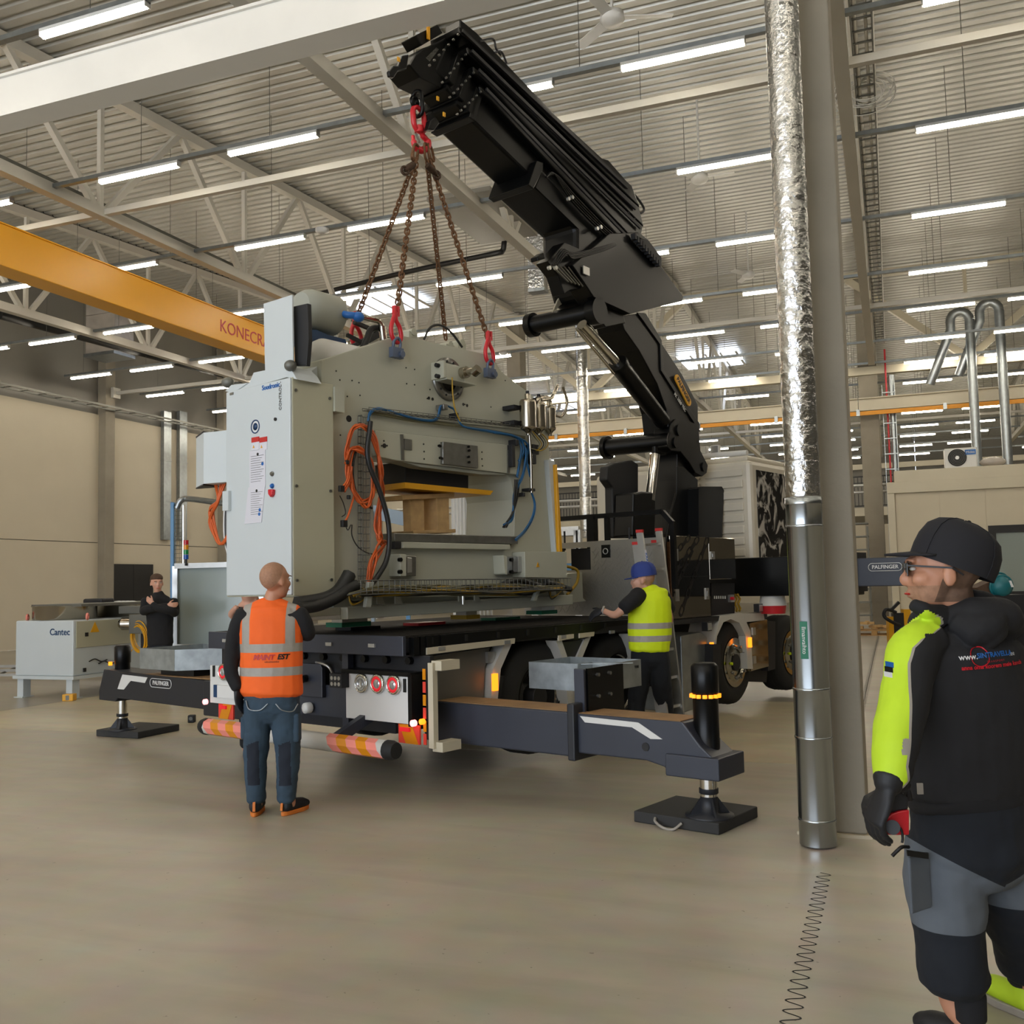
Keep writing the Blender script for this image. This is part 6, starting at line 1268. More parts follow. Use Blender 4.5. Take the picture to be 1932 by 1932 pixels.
mb = MB(); limb(mb, [P(303, 1210), P(303, 1228)], [(.18, .13), (.17, .12)]); limb(mb, [P(292, 1225), P(291, 1260), V((P(291, 1300).x, yk, .1))], [(.105, .12), (.09, .1), (.075, .08)]); limb(mb, [P(313, 1225), P(314, 1260), V((P(314, 1300).x, yk, .1))], [(.105, .12), (.09, .1), (.075, .08)])
skin('black_trousers', mb, .012, pk_, ['trouser_navy'], 2)
for x in (291, 314):
    h = V((P(x, 1300).x, yk, 0)); mb = MB(); shoe(mb, h+V((0, 0, .012)), (.3, -1, 0)); skin('shoe', mb, .012, pk_, ['black_matt'], 2)
# ---- somebody half hidden left of the truck tail: head and dark shoulder
ph = thing('person', 'mostly hidden person behind the orange vested man, only an elbow showing', 'person', IDN, V((WP(437, 1150, y=9.6).x, 9.6, 0)))
P = lambda x, y, d=9.6: WP(x, y, y=d); body = MB(); a0 = P(462, 1105)
head_parts(body, P(472, 1125), (.3, .9, 0), 1.0); limb(body, [P(472, 1140), P(472, 1200), P(472, 1290)], [(.12, .08), (.13, .09), (.12, .09)]); limb(body, [P(455, 1165), P(437, 1160, 9.55), P(446, 1146, 9.45)], [.045, .036, .03])
limb(body, [P(466, 1290), V((P(466, 1300).x, 9.6, .03))], [.07, .05]); limb(body, [P(482, 1290), V((P(482, 1300).x, 9.6, .03))], [.07, .05]); skin('body', body, .014, ph, ['skin_light'], 3)
mb = MB(); limb(mb, [P(472, 1150), P(472, 1200), P(472, 1290)], [(.17, .1), (.17, .11), (.15, .11)]); limb(mb, [P(466, 1280), V((P(466, 1300).x, 9.6, .08))], [.09, .07]); limb(mb, [P(482, 1280), V((P(482, 1300).x, 9.6, .08))], [.09, .07]); skin('dark_clothes', mb, .014, ph, ['black_fleece'], 2)

# ---- the crane operator in the foreground
yn = 3.4; P = lambda x, y, d=yn: WP(x, y, y=d)
pn = thing('person', 'crane operator in black and lime jacket, cap and sunglasses, standing closest to the camera', 'person', IDN, V((P(1850, 1900).x, yn, 0)))
hc = P(1779, 1072, 3.38); fd = V((-.96, .27, .0)).normalized(); body = MB(); head_parts(body, hc, fd, 1.22)
limb(body, [P(1788, 1110, 3.4), P(1798, 1150, 3.42), P(1810, 1200, 3.44)], [(.078, .08), (.075, .078), (.1, .09)], fd)
limb(body, [P(1815, 1230), P(1830, 1340), P(1845, 1500)], [(.18, .11), (.18, .12), (.17, .12)])
limb(body, [P(1722, 1240, 3.3), P(1702, 1345, 3.18), P(1690, 1405, 3.1), P(1682, 1470, 3.05)], [.05, .044, .038, .03]); limb(body, [P(1925, 1240, 3.5), P(1950, 1350, 3.5), P(1940, 1440, 3.4)], [.055, .048, .04])
fl, fr_ = V((P(1822, 1940).x, 3.36, .1)), V((P(1938, 1900, 3.62).x, 3.64, .1))
limb(body, [P(1790, 1600), P(1790, 1720), P(1796, 1830), P(1803, 1890), fl], [.09, .07, .062, .05, .04], n=20); limb(body, [P(1895, 1590, 3.48), P(1905, 1650, 3.5), P(1918, 1720, 3.55), P(1932, 1780, 3.6), P(1940, 1850, 3.63), fr_], [.09, .08, .065, .06, .052, .04], n=20)
r0_ = V((fd.y, -fd.x, 0))
def n_pick(p):
    q = p-hc
    if p.z < hc.z-.115 or p.z > hc.z+.06: return 0
    if abs(q.dot(r0_)) > .098: return 0
    return 1 if q.dot(fd)+.35*q.z < .0 else (2 if q.z < -.058 and q.dot(fd) < .125 else 0)
bo, _ = skin('body', body, .006, pn, ['skin', 'short_hair', 'stubble'], 3, n_pick, cuts=[(hc, V((fd.x, fd.y, .35)).normalized()), (hc-V((0, 0, .115)), V((0, 0, 1)))]); face(bo, hc, fd, 1.22)
r_ = V((fd.y, -fd.x, 0)); s_ = 1.22
gl = MB()
for k_ in (-1, 1):
    e = hc+fd*.1*s_+r_*.033*k_*s_+V((0, 0, -.002)); gl.obox(e, r_*.027*s_, fd*.002, V((0, 0, .019*s_)))
go = gl.obj('sunglasses', 'dark_glass', pn, bev=.004)
MB().bar(hc+fd*.1*s_+r_*.06*s_+V((0, 0, .012)), hc-fd*.012*s_+r_*.088*s_+V((0, 0, .002)), .004, .006).bar(hc+fd*.1*s_-r_*.06*s_+V((0, 0, .012)), hc-fd*.012*s_-r_*.088*s_+V((0, 0, .0)), .004, .006).bar(hc-fd*.012*s_-r_*.088*s_, hc-fd*.04*s_-r_*.085*s_+V((0, 0, -.025)), .004, .006).bar(hc+fd*.104*s_+r_*.01, hc+fd*.104*s_-r_*.01, .004, .004).obj('glasses_frame', 'black', go)
cap(pn, hc+V((.012, 0, .006)), fd+V((0, 0, .42)), 1.32, 'cap_black', .07, bf=fd+V((0, 0, .03)))
# jacket
mb = MB()
limb(mb, [P(1806, 1178), P(1808, 1205), P(1812, 1240), P(1818, 1310), P(1822, 1400), P(1826, 1470), P(1828, 1492)], [(.1, .09), (.19, .12), (.245, .15), (.25, .165), (.24, .165), (.228, .16), (.222, .155)], (.95, .28, 0), 26)
limb(mb, [P(1750, 1205, 3.33), P(1722, 1232, 3.28), P(1712, 1290, 3.22), P(1702, 1345, 3.16), P(1690, 1405, 3.1), P(1683, 1450, 3.06), P(1682, 1478, 3.04)], [.075, .086, .08, .078, .07, .062, .054], n=20)
limb(mb, [P(1880, 1200, 3.48), P(1930, 1230, 3.52), P(1962, 1310, 3.55), P(1972, 1380, 3.5), P(1955, 1440, 3.4)], [.085, .1, .09, .08, .07], n=20)
limb(mb, [P(1740, 1188, 3.38), P(1810, 1168, 3.42), P(1885, 1188, 3.46)], [(.06, .07), (.085, .085), (.06, .07)], (0, 1, 0), 20)
limb(mb, [P(1762, 1168, 3.34), P(1790, 1142, 3.42), P(1845, 1140, 3.44), P(1880, 1165, 3.44)], [(.03, .045), (.05, .05), (.055, .055), (.05, .05)], (0, 1, 0), 16)
limb(mb, [P(1722, 1140, 3.3), P(1745, 1152, 3.3), P(1770, 1165, 3.34)], [(.018, .022), (.03, .03), (.04, .045)], (0, 1, 0), 12)
limb(mb, [P(1800, 1170, 3.34), P(1840, 1160, 3.32), P(1885, 1160, 3.34), P(1905, 1185, 3.38)], [(.05, .05), (.07, .06), (.07, .06), (.05, .05)], (0, 1, 0), 18)
limb(mb, [P(1830, 1165, 3.33), P(1858, 1185, 3.29), P(1878, 1204, 3.28)], [(.1, .06), (.095, .065), (.05, .035)], (1, 0, 0), 18)
edge = [(1140, 1790), (1166, 1802), (1180, 1806), (1196, 1775), (1206, 1746), (1222, 1726), (1250, 1712), (1290, 1702), (1340, 1690), (1390, 1678), (1425, 1668), (1450, 1672), (1468, 1656), (1480, 1640)]
EZ = [(P(x, y, 3.2).z, P(x, y, 3.2).x) for y, x in edge]
def ex(z):
    for (z0, x0), (z1, x1) in zip(EZ[:-1], EZ[1:]):
        if z1 <= z <= z0: t_ = (z-z1)/(z0-z1+1e-9); return x1+(x0-x1)*t_
    return -9
A1, A2 = P(1742, 1170, 3.2), P(1790, 1200, 3.2)
def jk_pick(p):
    k = p.y/3.2; x = p.x/k if k else p.x  # outer side of the left sleeve and shoulder
    x = p.x
    if p.x > P(1812, 1200, 3.2).x or p.y > 3.62: return 0
    u_, w_ = pix(p)
    if w_ < 1150+max(0, u_-1748)*.5 or (u_ < 1748 and w_ < 1150+(1748-u_)*.75) : return 0
    e = ex(p.z)
    if u_ > 1745 and w_ > 1195: return 0
    if x < e:
        if p.z > P(0, 1206, 3.2).z and P(1722, 0, 3.2).x+(P(0, 1206, 3.2).z-p.z)*-.9 < x: return 2
        if x > e-.009: return 2
        if P(0, 1452, 3.1).z < p.z < P(0, 1425, 3.1).z and x > e-.03: return 2
        return 1
    return 0
jc = []
for (z0, x0), (z1, x1) in zip(EZ[2:-1], EZ[3:]):
    dx, dz = x1-x0, z1-z0
    for o_ in (0, -.009): jc.append((V((x0+o_, 0, z0)), V((dz, 0, -dx)).normalized()))
jk, bvh = skin('jacket', mb, .0055, pn, ['softshell', 'hivis_lime', 'refl_grey'], 4, jk_pick, .02, 6, jc)
bk_ = (0, 1, 0); xd = V((1, .02, .045))
def jt(name, body_, size, px, py, m_, **kw):
    t = text(name, body_, size, jk, IDN, P(px, py, 3.22), xd, (0, 0, 1), m_, align='LEFT', extr=0, **kw); drape(t, bvh, bk_, .003); return t
jt('jacket_lettering', 'www.', .027, 1814, 1242, 'white', bold=.0004); jt('jacket_lettering', 'SINTRAVELLA', .0225, 1850, 1239, 'blue', bold=.0006); jt('jacket_lettering', '.ee', .022, 1922, 1236, 'white')
jt('jacket_small_lettering', 'T R A N S P O R T', .009, 1868, 1250, 'red'); jt('jacket_lettering', 'anna oma koorem meie kanda', .0195, 1818, 1262, 'red', bold=.0006)
lg = MB().ring(P(1856, 1240, 3.22), (0, 1, 0), .032, .002, 22, 4).obj('jacket_logo_ring', 'red', jk); drape(lg, bvh, bk_, .002)
for i, m_ in enumerate(('blue', 'black', 'white')):
    a, b_ = P(1670-1.3*i, 1247+9.3*i, 2.95), P(1686-1.3*i, 1250+9.3*i, 2.95); mb = MB(); mb.add([V((a.x+(b_.x-a.x)*u_, a.y, a.z+(b_.z-a.z)*u_-.0163*v_)) for v_ in (0, .5, 1) for u_ in (0, .25, .5, .75, 1)], [(r__*5+c__, r__*5+c__+1, r__*5+c__+6, r__*5+c__+5) for r__ in (0, 1) for c__ in range(4)])
    o = mb.obj('flag_patch', m_, jk, recalc=False); drape(o, bvh, bk_, .003)
mb = MB(); limb(mb, [P(1822, 1478), P(1830, 1500), P(1832, 1512)], [(.225, .155), (.215, .152), (.21, .15)], (.95, .28, 0), 26); skin('under_jacket_hem', mb, .01, pn, ['black_fleece'], 3, None, .01, 8)
# trousers: three-quarter length, grey thigh panels
mb = MB(); limb(mb, [P(1832, 1495), P(1834, 1540), P(1838, 1600), P(1840, 1640)], [(.2, .14), (.215, .16), (.22, .17), (.18, .14)], (.95, .28, 0), 26)
limb(mb, [P(1785, 1590), P(1782, 1650, 3.4), P(1788, 1720, 3.4), P(1792, 1770, 3.4), P(1796, 1815, 3.38), P(1802, 1850, 3.38)], [(.13, .14), (.13, .14), (.122, .125), (.115, .12), (.108, .115), (.11, .115)], n=24)
limb(mb, [P(1895, 1590, 3.48), P(1905, 1650, 3.5), P(1918, 1720, 3.55), P(1932, 1770, 3.6), P(1942, 1815, 3.64)], [(.13, .14), (.13, .14), (.12, .125), (.11, .115), (.11, .11)], n=24)
zb_l, zb_r = P(1790, 1742).z, P(1900, 1716).z
def tr_pick(p):
    g1_, g2_, xm = P(1710, 1578), P(1932, 1620), P(1862, 1600).x
    ztop_l = g1_.z-(p.x-g1_.x)*.52 if p.x < xm else g2_.z-(g2_.x-p.x)*.38
    zbot = zb_l if p.x < xm else zb_r
    return 1 if zbot < p.z < ztop_l else 0
tcut = [(P(1710, 1578), V((.52, 0, 1)).normalized()), (P(1932, 1620), V((-.38, 0, 1)).normalized()), (V((0, 0, zb_l)), V((0, 0, 1))), (V((0, 0, zb_r)), V((0, 0, 1))), (P(1862, 1600), V((1, 0, 0)))]
tr, _ = skin('work_trousers', mb, .0075, pn, ['trouser_navy', 'trouser_grey'], 3, tr_pick, .02, 8, tcut)
MB().obox(P(1735, 1665, 3.27), V((.045, .03, 0)), V((.0015, -.002, 0))*2, V((0, 0, .09))).obj('thigh_pocket', 'trouser_grey', tr, bev=.008)
MB().obox(P(1731, 1612, 3.24), V((.04, .015, -.01)), V((0, .004, 0)), V((0, 0, .009))).obj('pocket_zip', 'black', tr)
MB().cbox(P(1736, 1488, 3.24), .018, .008, .035).obj('belt_loop', 'refl_grey', tr)
MB().tube(curve_pts([P(1714, 1598, 3.25), P(1702, 1598, 3.22), P(1692, 1606, 3.22), P(1683, 1615, 3.22)]), .006, 6).obj('zip_pull', 'black', tr)
for h, d, x in ((fl, (-.5, .85, 0), 0), (fr_, (-.3, .95, 0), 1)):
    mb = MB(); limb(mb, [h+V((0, 0, .02)), h+V((0, 0, .14 if x else .1))], [.052, .054]); skin('black_sock', mb, .008, pn, ['black_fleece'], 2)
    g_ = V((h.x, h.y, 0)); mb = MB(); shoe(mb, g_+V((0, 0, .015)), d); so, _ = skin('safety_shoe', mb, .008, pn, ['black_matt' if not x else 'hivis_lime'], 2); mb = MB(); sole(mb, g_, d); mb.obj('shoe_sole', 'refl_grey', so, bev=.005)
mb = MB(); w = P(1674, 1486, 3.03); hand(mb, w, (-.35, .1, -.9), (-.2, .95, 0), (.9, .2, -.1), .55, 1.25); limb(mb, [P(1678, 1470, 3.04), w], [.05, .04], n=14); skin('work_glove', mb, .005, pn, ['black_matt'], 2)
# crane remote control held against the hip
rc = thing('remote_control', 'red and black crane remote control held at the operator\'s hip', 'remote control', IDN, P(1690, 1540, 3.08))
Q = lambda x, y: (lambda q: (q.x, q.z))(P(x, y, 3.06))
MB().prism([Q(1652, 1564), Q(1662, 1572), Q(1680, 1576), Q(1716, 1576), Q(1716, 1528), Q(1700, 1530), Q(1682, 1536), Q(1668, 1548)], lambda u, v, w_: V((u, w_, v)), 3.06, 3.15).obj('red_shell', 'red', rc, bev=.008)
MB().prism([Q(1652, 1564), Q(1668, 1548), Q(1682, 1536), Q(1700, 1530), Q(1716, 1528), Q(1716, 1506), Q(1700, 1494), Q(1682, 1494), Q(1664, 1504), Q(1648, 1512), Q(1642, 1530), Q(1646, 1550)], lambda u, v, w_: V((u, w_, v)), 3.065, 3.15).obj('black_panel', 'black_matt', rc, bev=.01)
MB().cyl(P(1684, 1561, 3.06), P(1684, 1561, 3.03), .022, n=16).obj('knob', 'black', rc); MB().tube(curve_pts([P(1684, 1500, 3.1), P(1695, 1488, 3.12), P(1712, 1480, 3.14)]), .014, 8).tube(curve_pts([P(1700, 1500, 3.2), P(1712, 1492, 3.2), P(1716, 1510, 3.2)]), .01, 8).obj('guard_bar', 'black_matt', rc)
MB().tube(curve_pts([P(1690, 1556, 3.04), P(1700, 1565, 3.04), P(1703, 1580, 3.04), P(1702, 1590, 3.04)]), .004, 6).obj('dangling_lead', 'black', rc)
MB().tube(curve_pts([P(1712, 1484, 3.16), P(1705, 1470, 3.14), P(1712, 1458, 3.16), P(1722, 1452, 3.2)]), .004, 6).obj('strap_loop', 'black', rc)
for px, py in ((1690, 1502), (1700, 1505), (1680, 1506)): MB().cyl(P(px, py, 3.12), P(px, py-8, 3.12), .008, n=8).obj('joystick', 'alu', rc)
text('remote_mark', 'T8', .014, rc, IDN, P(1657, 1539, 3.055), (1, 0, 0), (0, 0, 1), 'yellow')
# ================================================================ THINGS AROUND THE TRUCK
def pad(cx, cy, sx, sy, rot, lab):
    F = TRUCK @ Matrix.Translation((cx, cy, 0)) @ Matrix.Rotation(rot, 4, 'Z')
    t = thing('outrigger_pad', lab, 'support pad', F, (0, 0, 0)); MB().box(-sx/2, sx/2, -sy/2, sy/2, .001, .074).obj('pad_plate', 'pad_black', t, F, bev=.008)
    return t, F
D('pad_black', '#2b2b2b', .75, var=.3, vscale=7)
t, F = pad(.12, .1, .56, .62, 0, 'square black support pad with a rope handle, under the jack nearest the camera')
MB().tube(curve_pts([(-.29, .14, .05), (-.32, .12, .035), (-.345, .05, .012), (-.34, -.02, .01), (-.3, -.06, .045)]), .009, 8).obj('rope_handle', 'refl_grey', t, F)
# jack stands moved over the pad centres
t, F = pad(.2, 7.5-.35, .62, .62, .25, 'black support pad under the far left outrigger jack')
# galvanised boxes
def tray_box(outline, z0, z1, lab, notch=None):
    t = thing('galvanised_box', lab, 'box', TRUCK, (outline[0][0], outline[0][1], z0)); n = len(outline)
    cx = sum(p[0] for p in outline)/n; cy = sum(p[1] for p in outline)/n
    for i in range(n):
        a, b_ = V((*outline[i], (z0+z1)/2)), V((*outline[(i+1) % n], (z0+z1)/2)); MB().bar(a, b_, .006, z1-z0).obj('box_wall', 'galv_box', t, TRUCK)
    MB().xy(outline, z0, z0+.005).obj('box_bottom', 'galv_box', t, TRUCK)
    return t
t = tray_box([(.5, 1.78), (.5, 1.3), (.7, 1.3), (.7, 1.08), (1.07, 1.08), (1.07, 1.78)], .745, .955, 'open galvanised box on a bracket over the near outrigger beam')
MB().bar((.55, 1.3, .95), (.75, .95, .955), .03, .004).obj('flat_strip', 'galv_box', t, TRUCK)
text('box_stamp', 'TERI', .03, t, TRUCK, (1.0, 1.074, .9), (1, 0, 0), (0, 0, 1), 'black')
t = tray_box([(-.25, 6.35), (-.25, 5.7), (.5, 5.1), (.5, 6.35)], .79, 1.0, 'galvanised box standing on the far outrigger beam left of the truck tail')
MB().box(-.1, .1, 5.6, 6.2, .727, .79).obj('box_mount', 'black', t, TRUCK)
# ladder
F = TRUCK; a0, a1 = TP(1200, 1000, y=1.95), TP(1248, 1345, y=1.75); b0_, b1_ = TP(1238, 998, y=2.08), TP(1283, 1340, y=1.6)
ld = thing('ladder', 'aluminium extension ladder leaning on the locker behind the yellow vested man', 'ladder', TRUCK, a1)
g0, g1 = TP(1252, 1360, y=1.6), TP(1290, 1348, y=1.55)
L0, L1 = V((3.35, 1.5, .0)), V((3.2, 2.02, 2.15)); R0_, R1_ = V((3.75, 1.5, .0)), V((3.6, 2.02, 2.15))
px_ = lambda s_, z: V((s_, 1.5+.52*z/2.15, z))
SL = TP(1207, 1005, y=2.02); SR = TP(1243, 1002, y=2.02); BL = TP(1262, 1362, y=1.5); BR = TP(1290, 1352, y=1.5)
BL.z = 0; BR.z = 0
for off in (0, .05):
    o = V((0, off, 0)); q_ = V((0, 0, -.12 if off else 0))
    MB().bar(BL+o, SL+o+q_, .025, .07, (0, 1, 0)).obj('ladder_rail', 'alu', ld, TRUCK); MB().bar(BR+o, SR+o+q_, .025, .07, (0, 1, 0)).obj('ladder_rail', 'alu', ld, TRUCK)
    for e in (SL, SR): MB().bar(e+o+q_, e+o+q_+V((0, 0, .03)), .03, .075, (0, 1, 0)).obj('rail_cap', 'logo_red', ld, TRUCK)
for i in range(8): t_ = (i+.5)/8; MB().bar(BL+(SL-BL)*t_, BR+(SR-BR)*t_, .03, .025).obj('rung', 'alu', ld, TRUCK)
q = BL+(SL-BL)*.86; st = MB().obox(q+V((0, -.038, 0)), V((.016, 0, 0)), V((0, .001, 0)), (SL-BL).normalized()*.12).obj('blue_sticker', 'paper', ld, TRUCK); text('sticker_lettering', 'KRAUSE', .05, st, TRUCK, q+V((0, -.041, 0)), (BL-SL), V((1, 0, .1)), 'blue')
# rubber pads, blocks under the press
for s0, s1, m_, lab in ((.78, 1.15, 'red', 'red strap end lying on the bed under the press'), (1.9, 2.3, 'green', 'dark green mat lying on the bed under the press'), (-.05, .3, 'black_rubber', 'black anti-slip mat on the bed at the tail')):
    t = thing('anti_slip_mat', lab, 'mat', TRUCK, (s0, 3.1, 1.213)); MB().box(s0, s1, 3.3, 3.5, 1.213, 1.24).obj('mat_sheet', m_, t, TRUCK)
# small things on the floor
q = WP(362, 1363, z=0); t = thing('floor_socket', 'small black box lying on the floor between left pad and hazard bar', 'box', IDN, q); MB().cbox((q.x, q.y, .045), .08, .08, .09).obj('socket_body', 'black_matt', t, bev=.01); MB().cyl((q.x, q.y-.041, .05), (q.x, q.y-.045, .05), .022, n=12).obj('socket_face', 'tray', t)
q = WP(131, 1322, z=0); t = thing('yellow_bracket', 'small yellow bracket block on the floor before the white machine', 'bracket', IDN, q); MB().cbox((q.x, q.y, .05), .16, .14, .1).obj('bracket_block', 'yellow', t, bev=.01); MB().cbox((q.x, q.y-.071, .05), .05, .004, .07).obj('bracket_slot', 'tray', t)

# ================================================================ THE WHITE MACHINE ON THE LEFT
fl_ = HP(35, 1316, z=0); fr2 = HP(150, 1317, z=0); b0 = fl_.y; a0, a1 = fl_.x-.08, fr2.x+.0
wm = thing('conveyor_machine', 'low white machine on legs with blue lettering, by the left wall behind the far outrigger', 'machine', HALL, ((a0+a1)/2, b0, 0))
ztop = HP(60, 1171, y=b0).z; zbot = HP(60, 1275, y=b0).z; LB = 3.6
MB().box(a0, a1, b0, b0+LB, zbot, ztop).obj('body_box', 'cabinet_white', wm, HALL, bev=.02)
MB().box(a0-.03, a1+.03, b0-.02, b0+LB, zbot-.05, zbot).obj('body_skirt', 'cabinet_white', wm, HALL)
for x in (a0+.03, a1-.15):
    for y in (b0+.02, b0+LB-.2): MB().box(x, x+.12, y, y+.14, .012, zbot-.05).box(x-.03, x+.15, y-.04, y+.18, 0, .012).obj('leg', 'cabinet_white', wm, HALL)
MB().box(a1, a1+.012, b0+.05, b0+1.35, zbot+.42, ztop-.02).obj('side_cover', 'cabinet_side', wm, HALL, bev=.004)
q = HP(113, 1193, y=b0); text('maker_lettering', 'Cantec', .14, wm, HALL, (q.x, b0-.003, q.z), (1, 0, 0), (0, 0, 1), 'blue_dark', bold=.002)
q = HP(179, 1184, x=a1+.013); MB().yz([(q.y-.09, q.z-.07), (q.y+.09, q.z-.07), (q.y, q.z+.09)], a1+.012, a1+.016).obj('warning_triangle', 'yellow', wm, HALL)
for x, y in ((163, 1197), (159, 1264)): q = HP(x, y, x=a1+.013); MB().cbox((a1+.02, q.y, q.z), .02, .05, .06).obj('side_catch', 'black', wm, HALL)
for i, y in enumerate((b0+.25, b0+1.5, b0+2.5)):
    MB().lathe(((a0+a1)/2-.05, y+.2, ztop), (0, 0, 1), [(.45, 0), (.47, .02), (.47, .2), (.49, .22)], 24).obj('bowl_guard', 'stainless', wm, HALL)
MB().box(a0+.1, a1-.05, b0+.2, b0+LB, ztop+.2, ztop+.24).obj('top_rail', 'tray', wm, HALL)
for x, y in ((52, 1165), (165, 1163)): q = HP(x, y, y=b0+.1); MB().ring((q.x, b0+.1, q.z), (1, .6, 0), .04, .018, 14, 6).obj('lifting_eye', 'refl_pink', wm, HALL)
q = HP(183, 1138, y=b0+1.6); MB().box(q.x-.22, q.x+.2, b0+1.5, b0+1.8, ztop+.2, q.z+.08).obj('black_cover', 'black_matt', wm, HALL, bev=.03)
for i in range(4): q0 = HP(205+8*i, 1150, y=b0+1.8); MB().tube(curve_pts([q0, q0+V((.1, 0, .12)), q0+V((.28, .1, .1)), q0+V((.32, .1, -.15))]), .014, 6).obj('white_hose', 'white_paint', wm, HALL)
q = HP(242, 1177, y=b0+.9); MB().cyl(q-V((.12, 0, 0)), q+V((.14, .1, 0)), .1, n=20).cyl(q-V((.15, 0, 0)), q-V((.12, 0, 0)), .07, n=16).obj('gear_motor', 'stainless', wm, HALL); MB().box(q.x+.1, q.x+.5, q.y-.1, q.y+.3, q.z-.15, q.z+.15).box(q.x-.2, q.x+.7, q.y, q.y+.2, q.z+.16, q.z+.28).obj('drive_head', 'tray', wm, HALL, bev=.01)
MB().box(q.x+.25, q.x+.4, q.y, q.y+.15, .0, q.z-.15).obj('drive_post', 'black_matt', wm, HALL)
for i in range(9):
    c = HP(258, 1206, y=b0+.8)+V((random.random()*.06, random.random()*.05, random.random()*.05)); MB().ring(c, (.2, 1, .1), .2+.05*random.random(), .008, 22, 5, sx=.8).obj('yellow_cable_coil', 'yellow', wm, HALL)
MB().tube(curve_pts([HP(250, 1225, y=b0+.8), HP(240, 1240, y=b0+.7), HP(228, 1244, y=b0+.5)]), .008, 5).obj('yellow_cable_coil', 'yellow', wm, HALL)
for x, y in ((168, 1248), (186, 1252)): q = HP(x, y, x=a1+.03); MB().tube(curve_pts([q, q+V((.02, .1, .03)), q+V((.0, .25, -.02)), q+V((.02, .35, .0))]), .01, 6).obj('loose_plug_lead', 'black_cable', wm, HALL)
# rails on the floor behind
t = thing('floor_conveyor', 'low steel roller rails on the floor behind the white machine', 'conveyor', HALL, (-15, 14.2, 0))
for k_ in range(3): MB().bar((-17.5, 13.0+.25*k_, .1+.06*k_), (-9.0, 15.2+.25*k_, .1+.06*k_), .04, .05).obj('rail', 'alu', t, HALL)
for i in range(24): c = V((-17.3+.35*i, 13.05+.0906*i, .09)); MB().bar(c, c+V((-.1, .5, .1)), .03, .03).obj('roller', 'tray', t, HALL)
for i in range(4): c = V((-16.8+2.2*i, 13.3+.57*i, 0)); MB().box(c.x, c.x+.05, c.y, c.y+.05, 0, .1).obj('rail_foot', 'tray', t, HALL)
# the enclosure behind the man in black
P = lambda x, y, d=15.2: WP(x, y, y=d)
e0, e1 = P(331, 1190), P(430, 1180); z1_ = P(335, 1068).z
en = thing('machine_enclosure', 'grey framed glazed enclosure behind the man with folded arms', 'enclosure', IDN, V((e0.x, 15.2, 0)))
fr3 = [V((e0.x, 15.2, .72)), V((e1.x+.6, 14.9, .72)), V((e1.x+.6, 14.9, z1_)), V((e0.x, 15.2, z1_))]
for a, b_ in zip(fr3, fr3[1:]+fr3[:1]): MB().bar(a, b_, .08, .08, (0, 1, 0)).obj('frame_bar', 'alu', en)
D('screen_grey', '#8f9a98', .12, spec=.6)
MB().add([p+V((0, .02, 0)) for p in fr3], [(0, 1, 2, 3)]).obj('screen_pane', 'screen_grey', en)
for p in (fr3[0], fr3[1]): MB().box(p.x-.04, p.x+.04, p.y-.04, p.y+.04, 0, .72).obj('leg', 'alu', en)
MB().bar(V((e0.x, 15.2, .4)), V((e1.x+.6, 14.9, .4)), .05, .08).obj('lower_rail', 'black_matt', en)
q = P(351, 1057, 15.1); tl_ = MB().cyl((q.x, 15.1, z1_), (q.x, 15.1, z1_+.1), .02, n=10).obj('lamp_stem', 'black', en)
for i, c in enumerate(('#1c4fa0', '#0d7a3c', '#d98b12', '#b01c28')):
    D('stack'+str(i), c, .2); z = z1_+.1+.075*i; MB().cyl((q.x, 15.1, z), (q.x, 15.1, z+.07), .038, n=14).obj('stack_light_segment', 'stack'+str(i), tl_)
bp = thing('blue_cable_post', 'blue post with wire cable trays rising behind the man in black', 'post', IDN, V((P(325, 1190, 15.9).x, 15.9, 0)))
zt_ = P(328, 942, 15.9).z; x0 = P(323, 1000, 15.9).x; x1 = P(330, 1000, 15.9).x
D('post_blue', '#4d82b0', .4); MB().box(x0, x1, 15.85, 15.95, 0, zt_-.05).obj('post_body', 'post_blue', bp, bev=.01)
mb = MB()
for i in range(34): z = .6+(zt_-.8)*i/33; mb.tube([(x1+.01, 15.86, z), (x1+.12, 15.86, z)], .004, 4)
for k_ in range(4): mb.tube([(x1+.01+.037*k_, 15.86, .5), (x1+.01+.037*k_, 15.86, zt_-.15)], .004, 4)
o = mb.obj('wire_tray', 'tray', bp); o['kind'] = 'stuff'
MB().box(x1+.14, x1+.16, 15.85, 15.95, .5, zt_-.1).obj('slotted_rail', 'alu', bp)
arm = [V((x1+.03, 15.9, zt_-.15)), V((x1+.1, 15.9, zt_-.02)), V((x1+.25, 15.9, zt_)), P(430, 951, 15.5)]
MB().tube(curve_pts(arm), .05, 8).obj('tray_arm', 'galv', bp); MB().bar(P(357, 940, 15.8), P(430, 947, 15.5), .15, .03).obj('tray_arm', 'tray', bp)
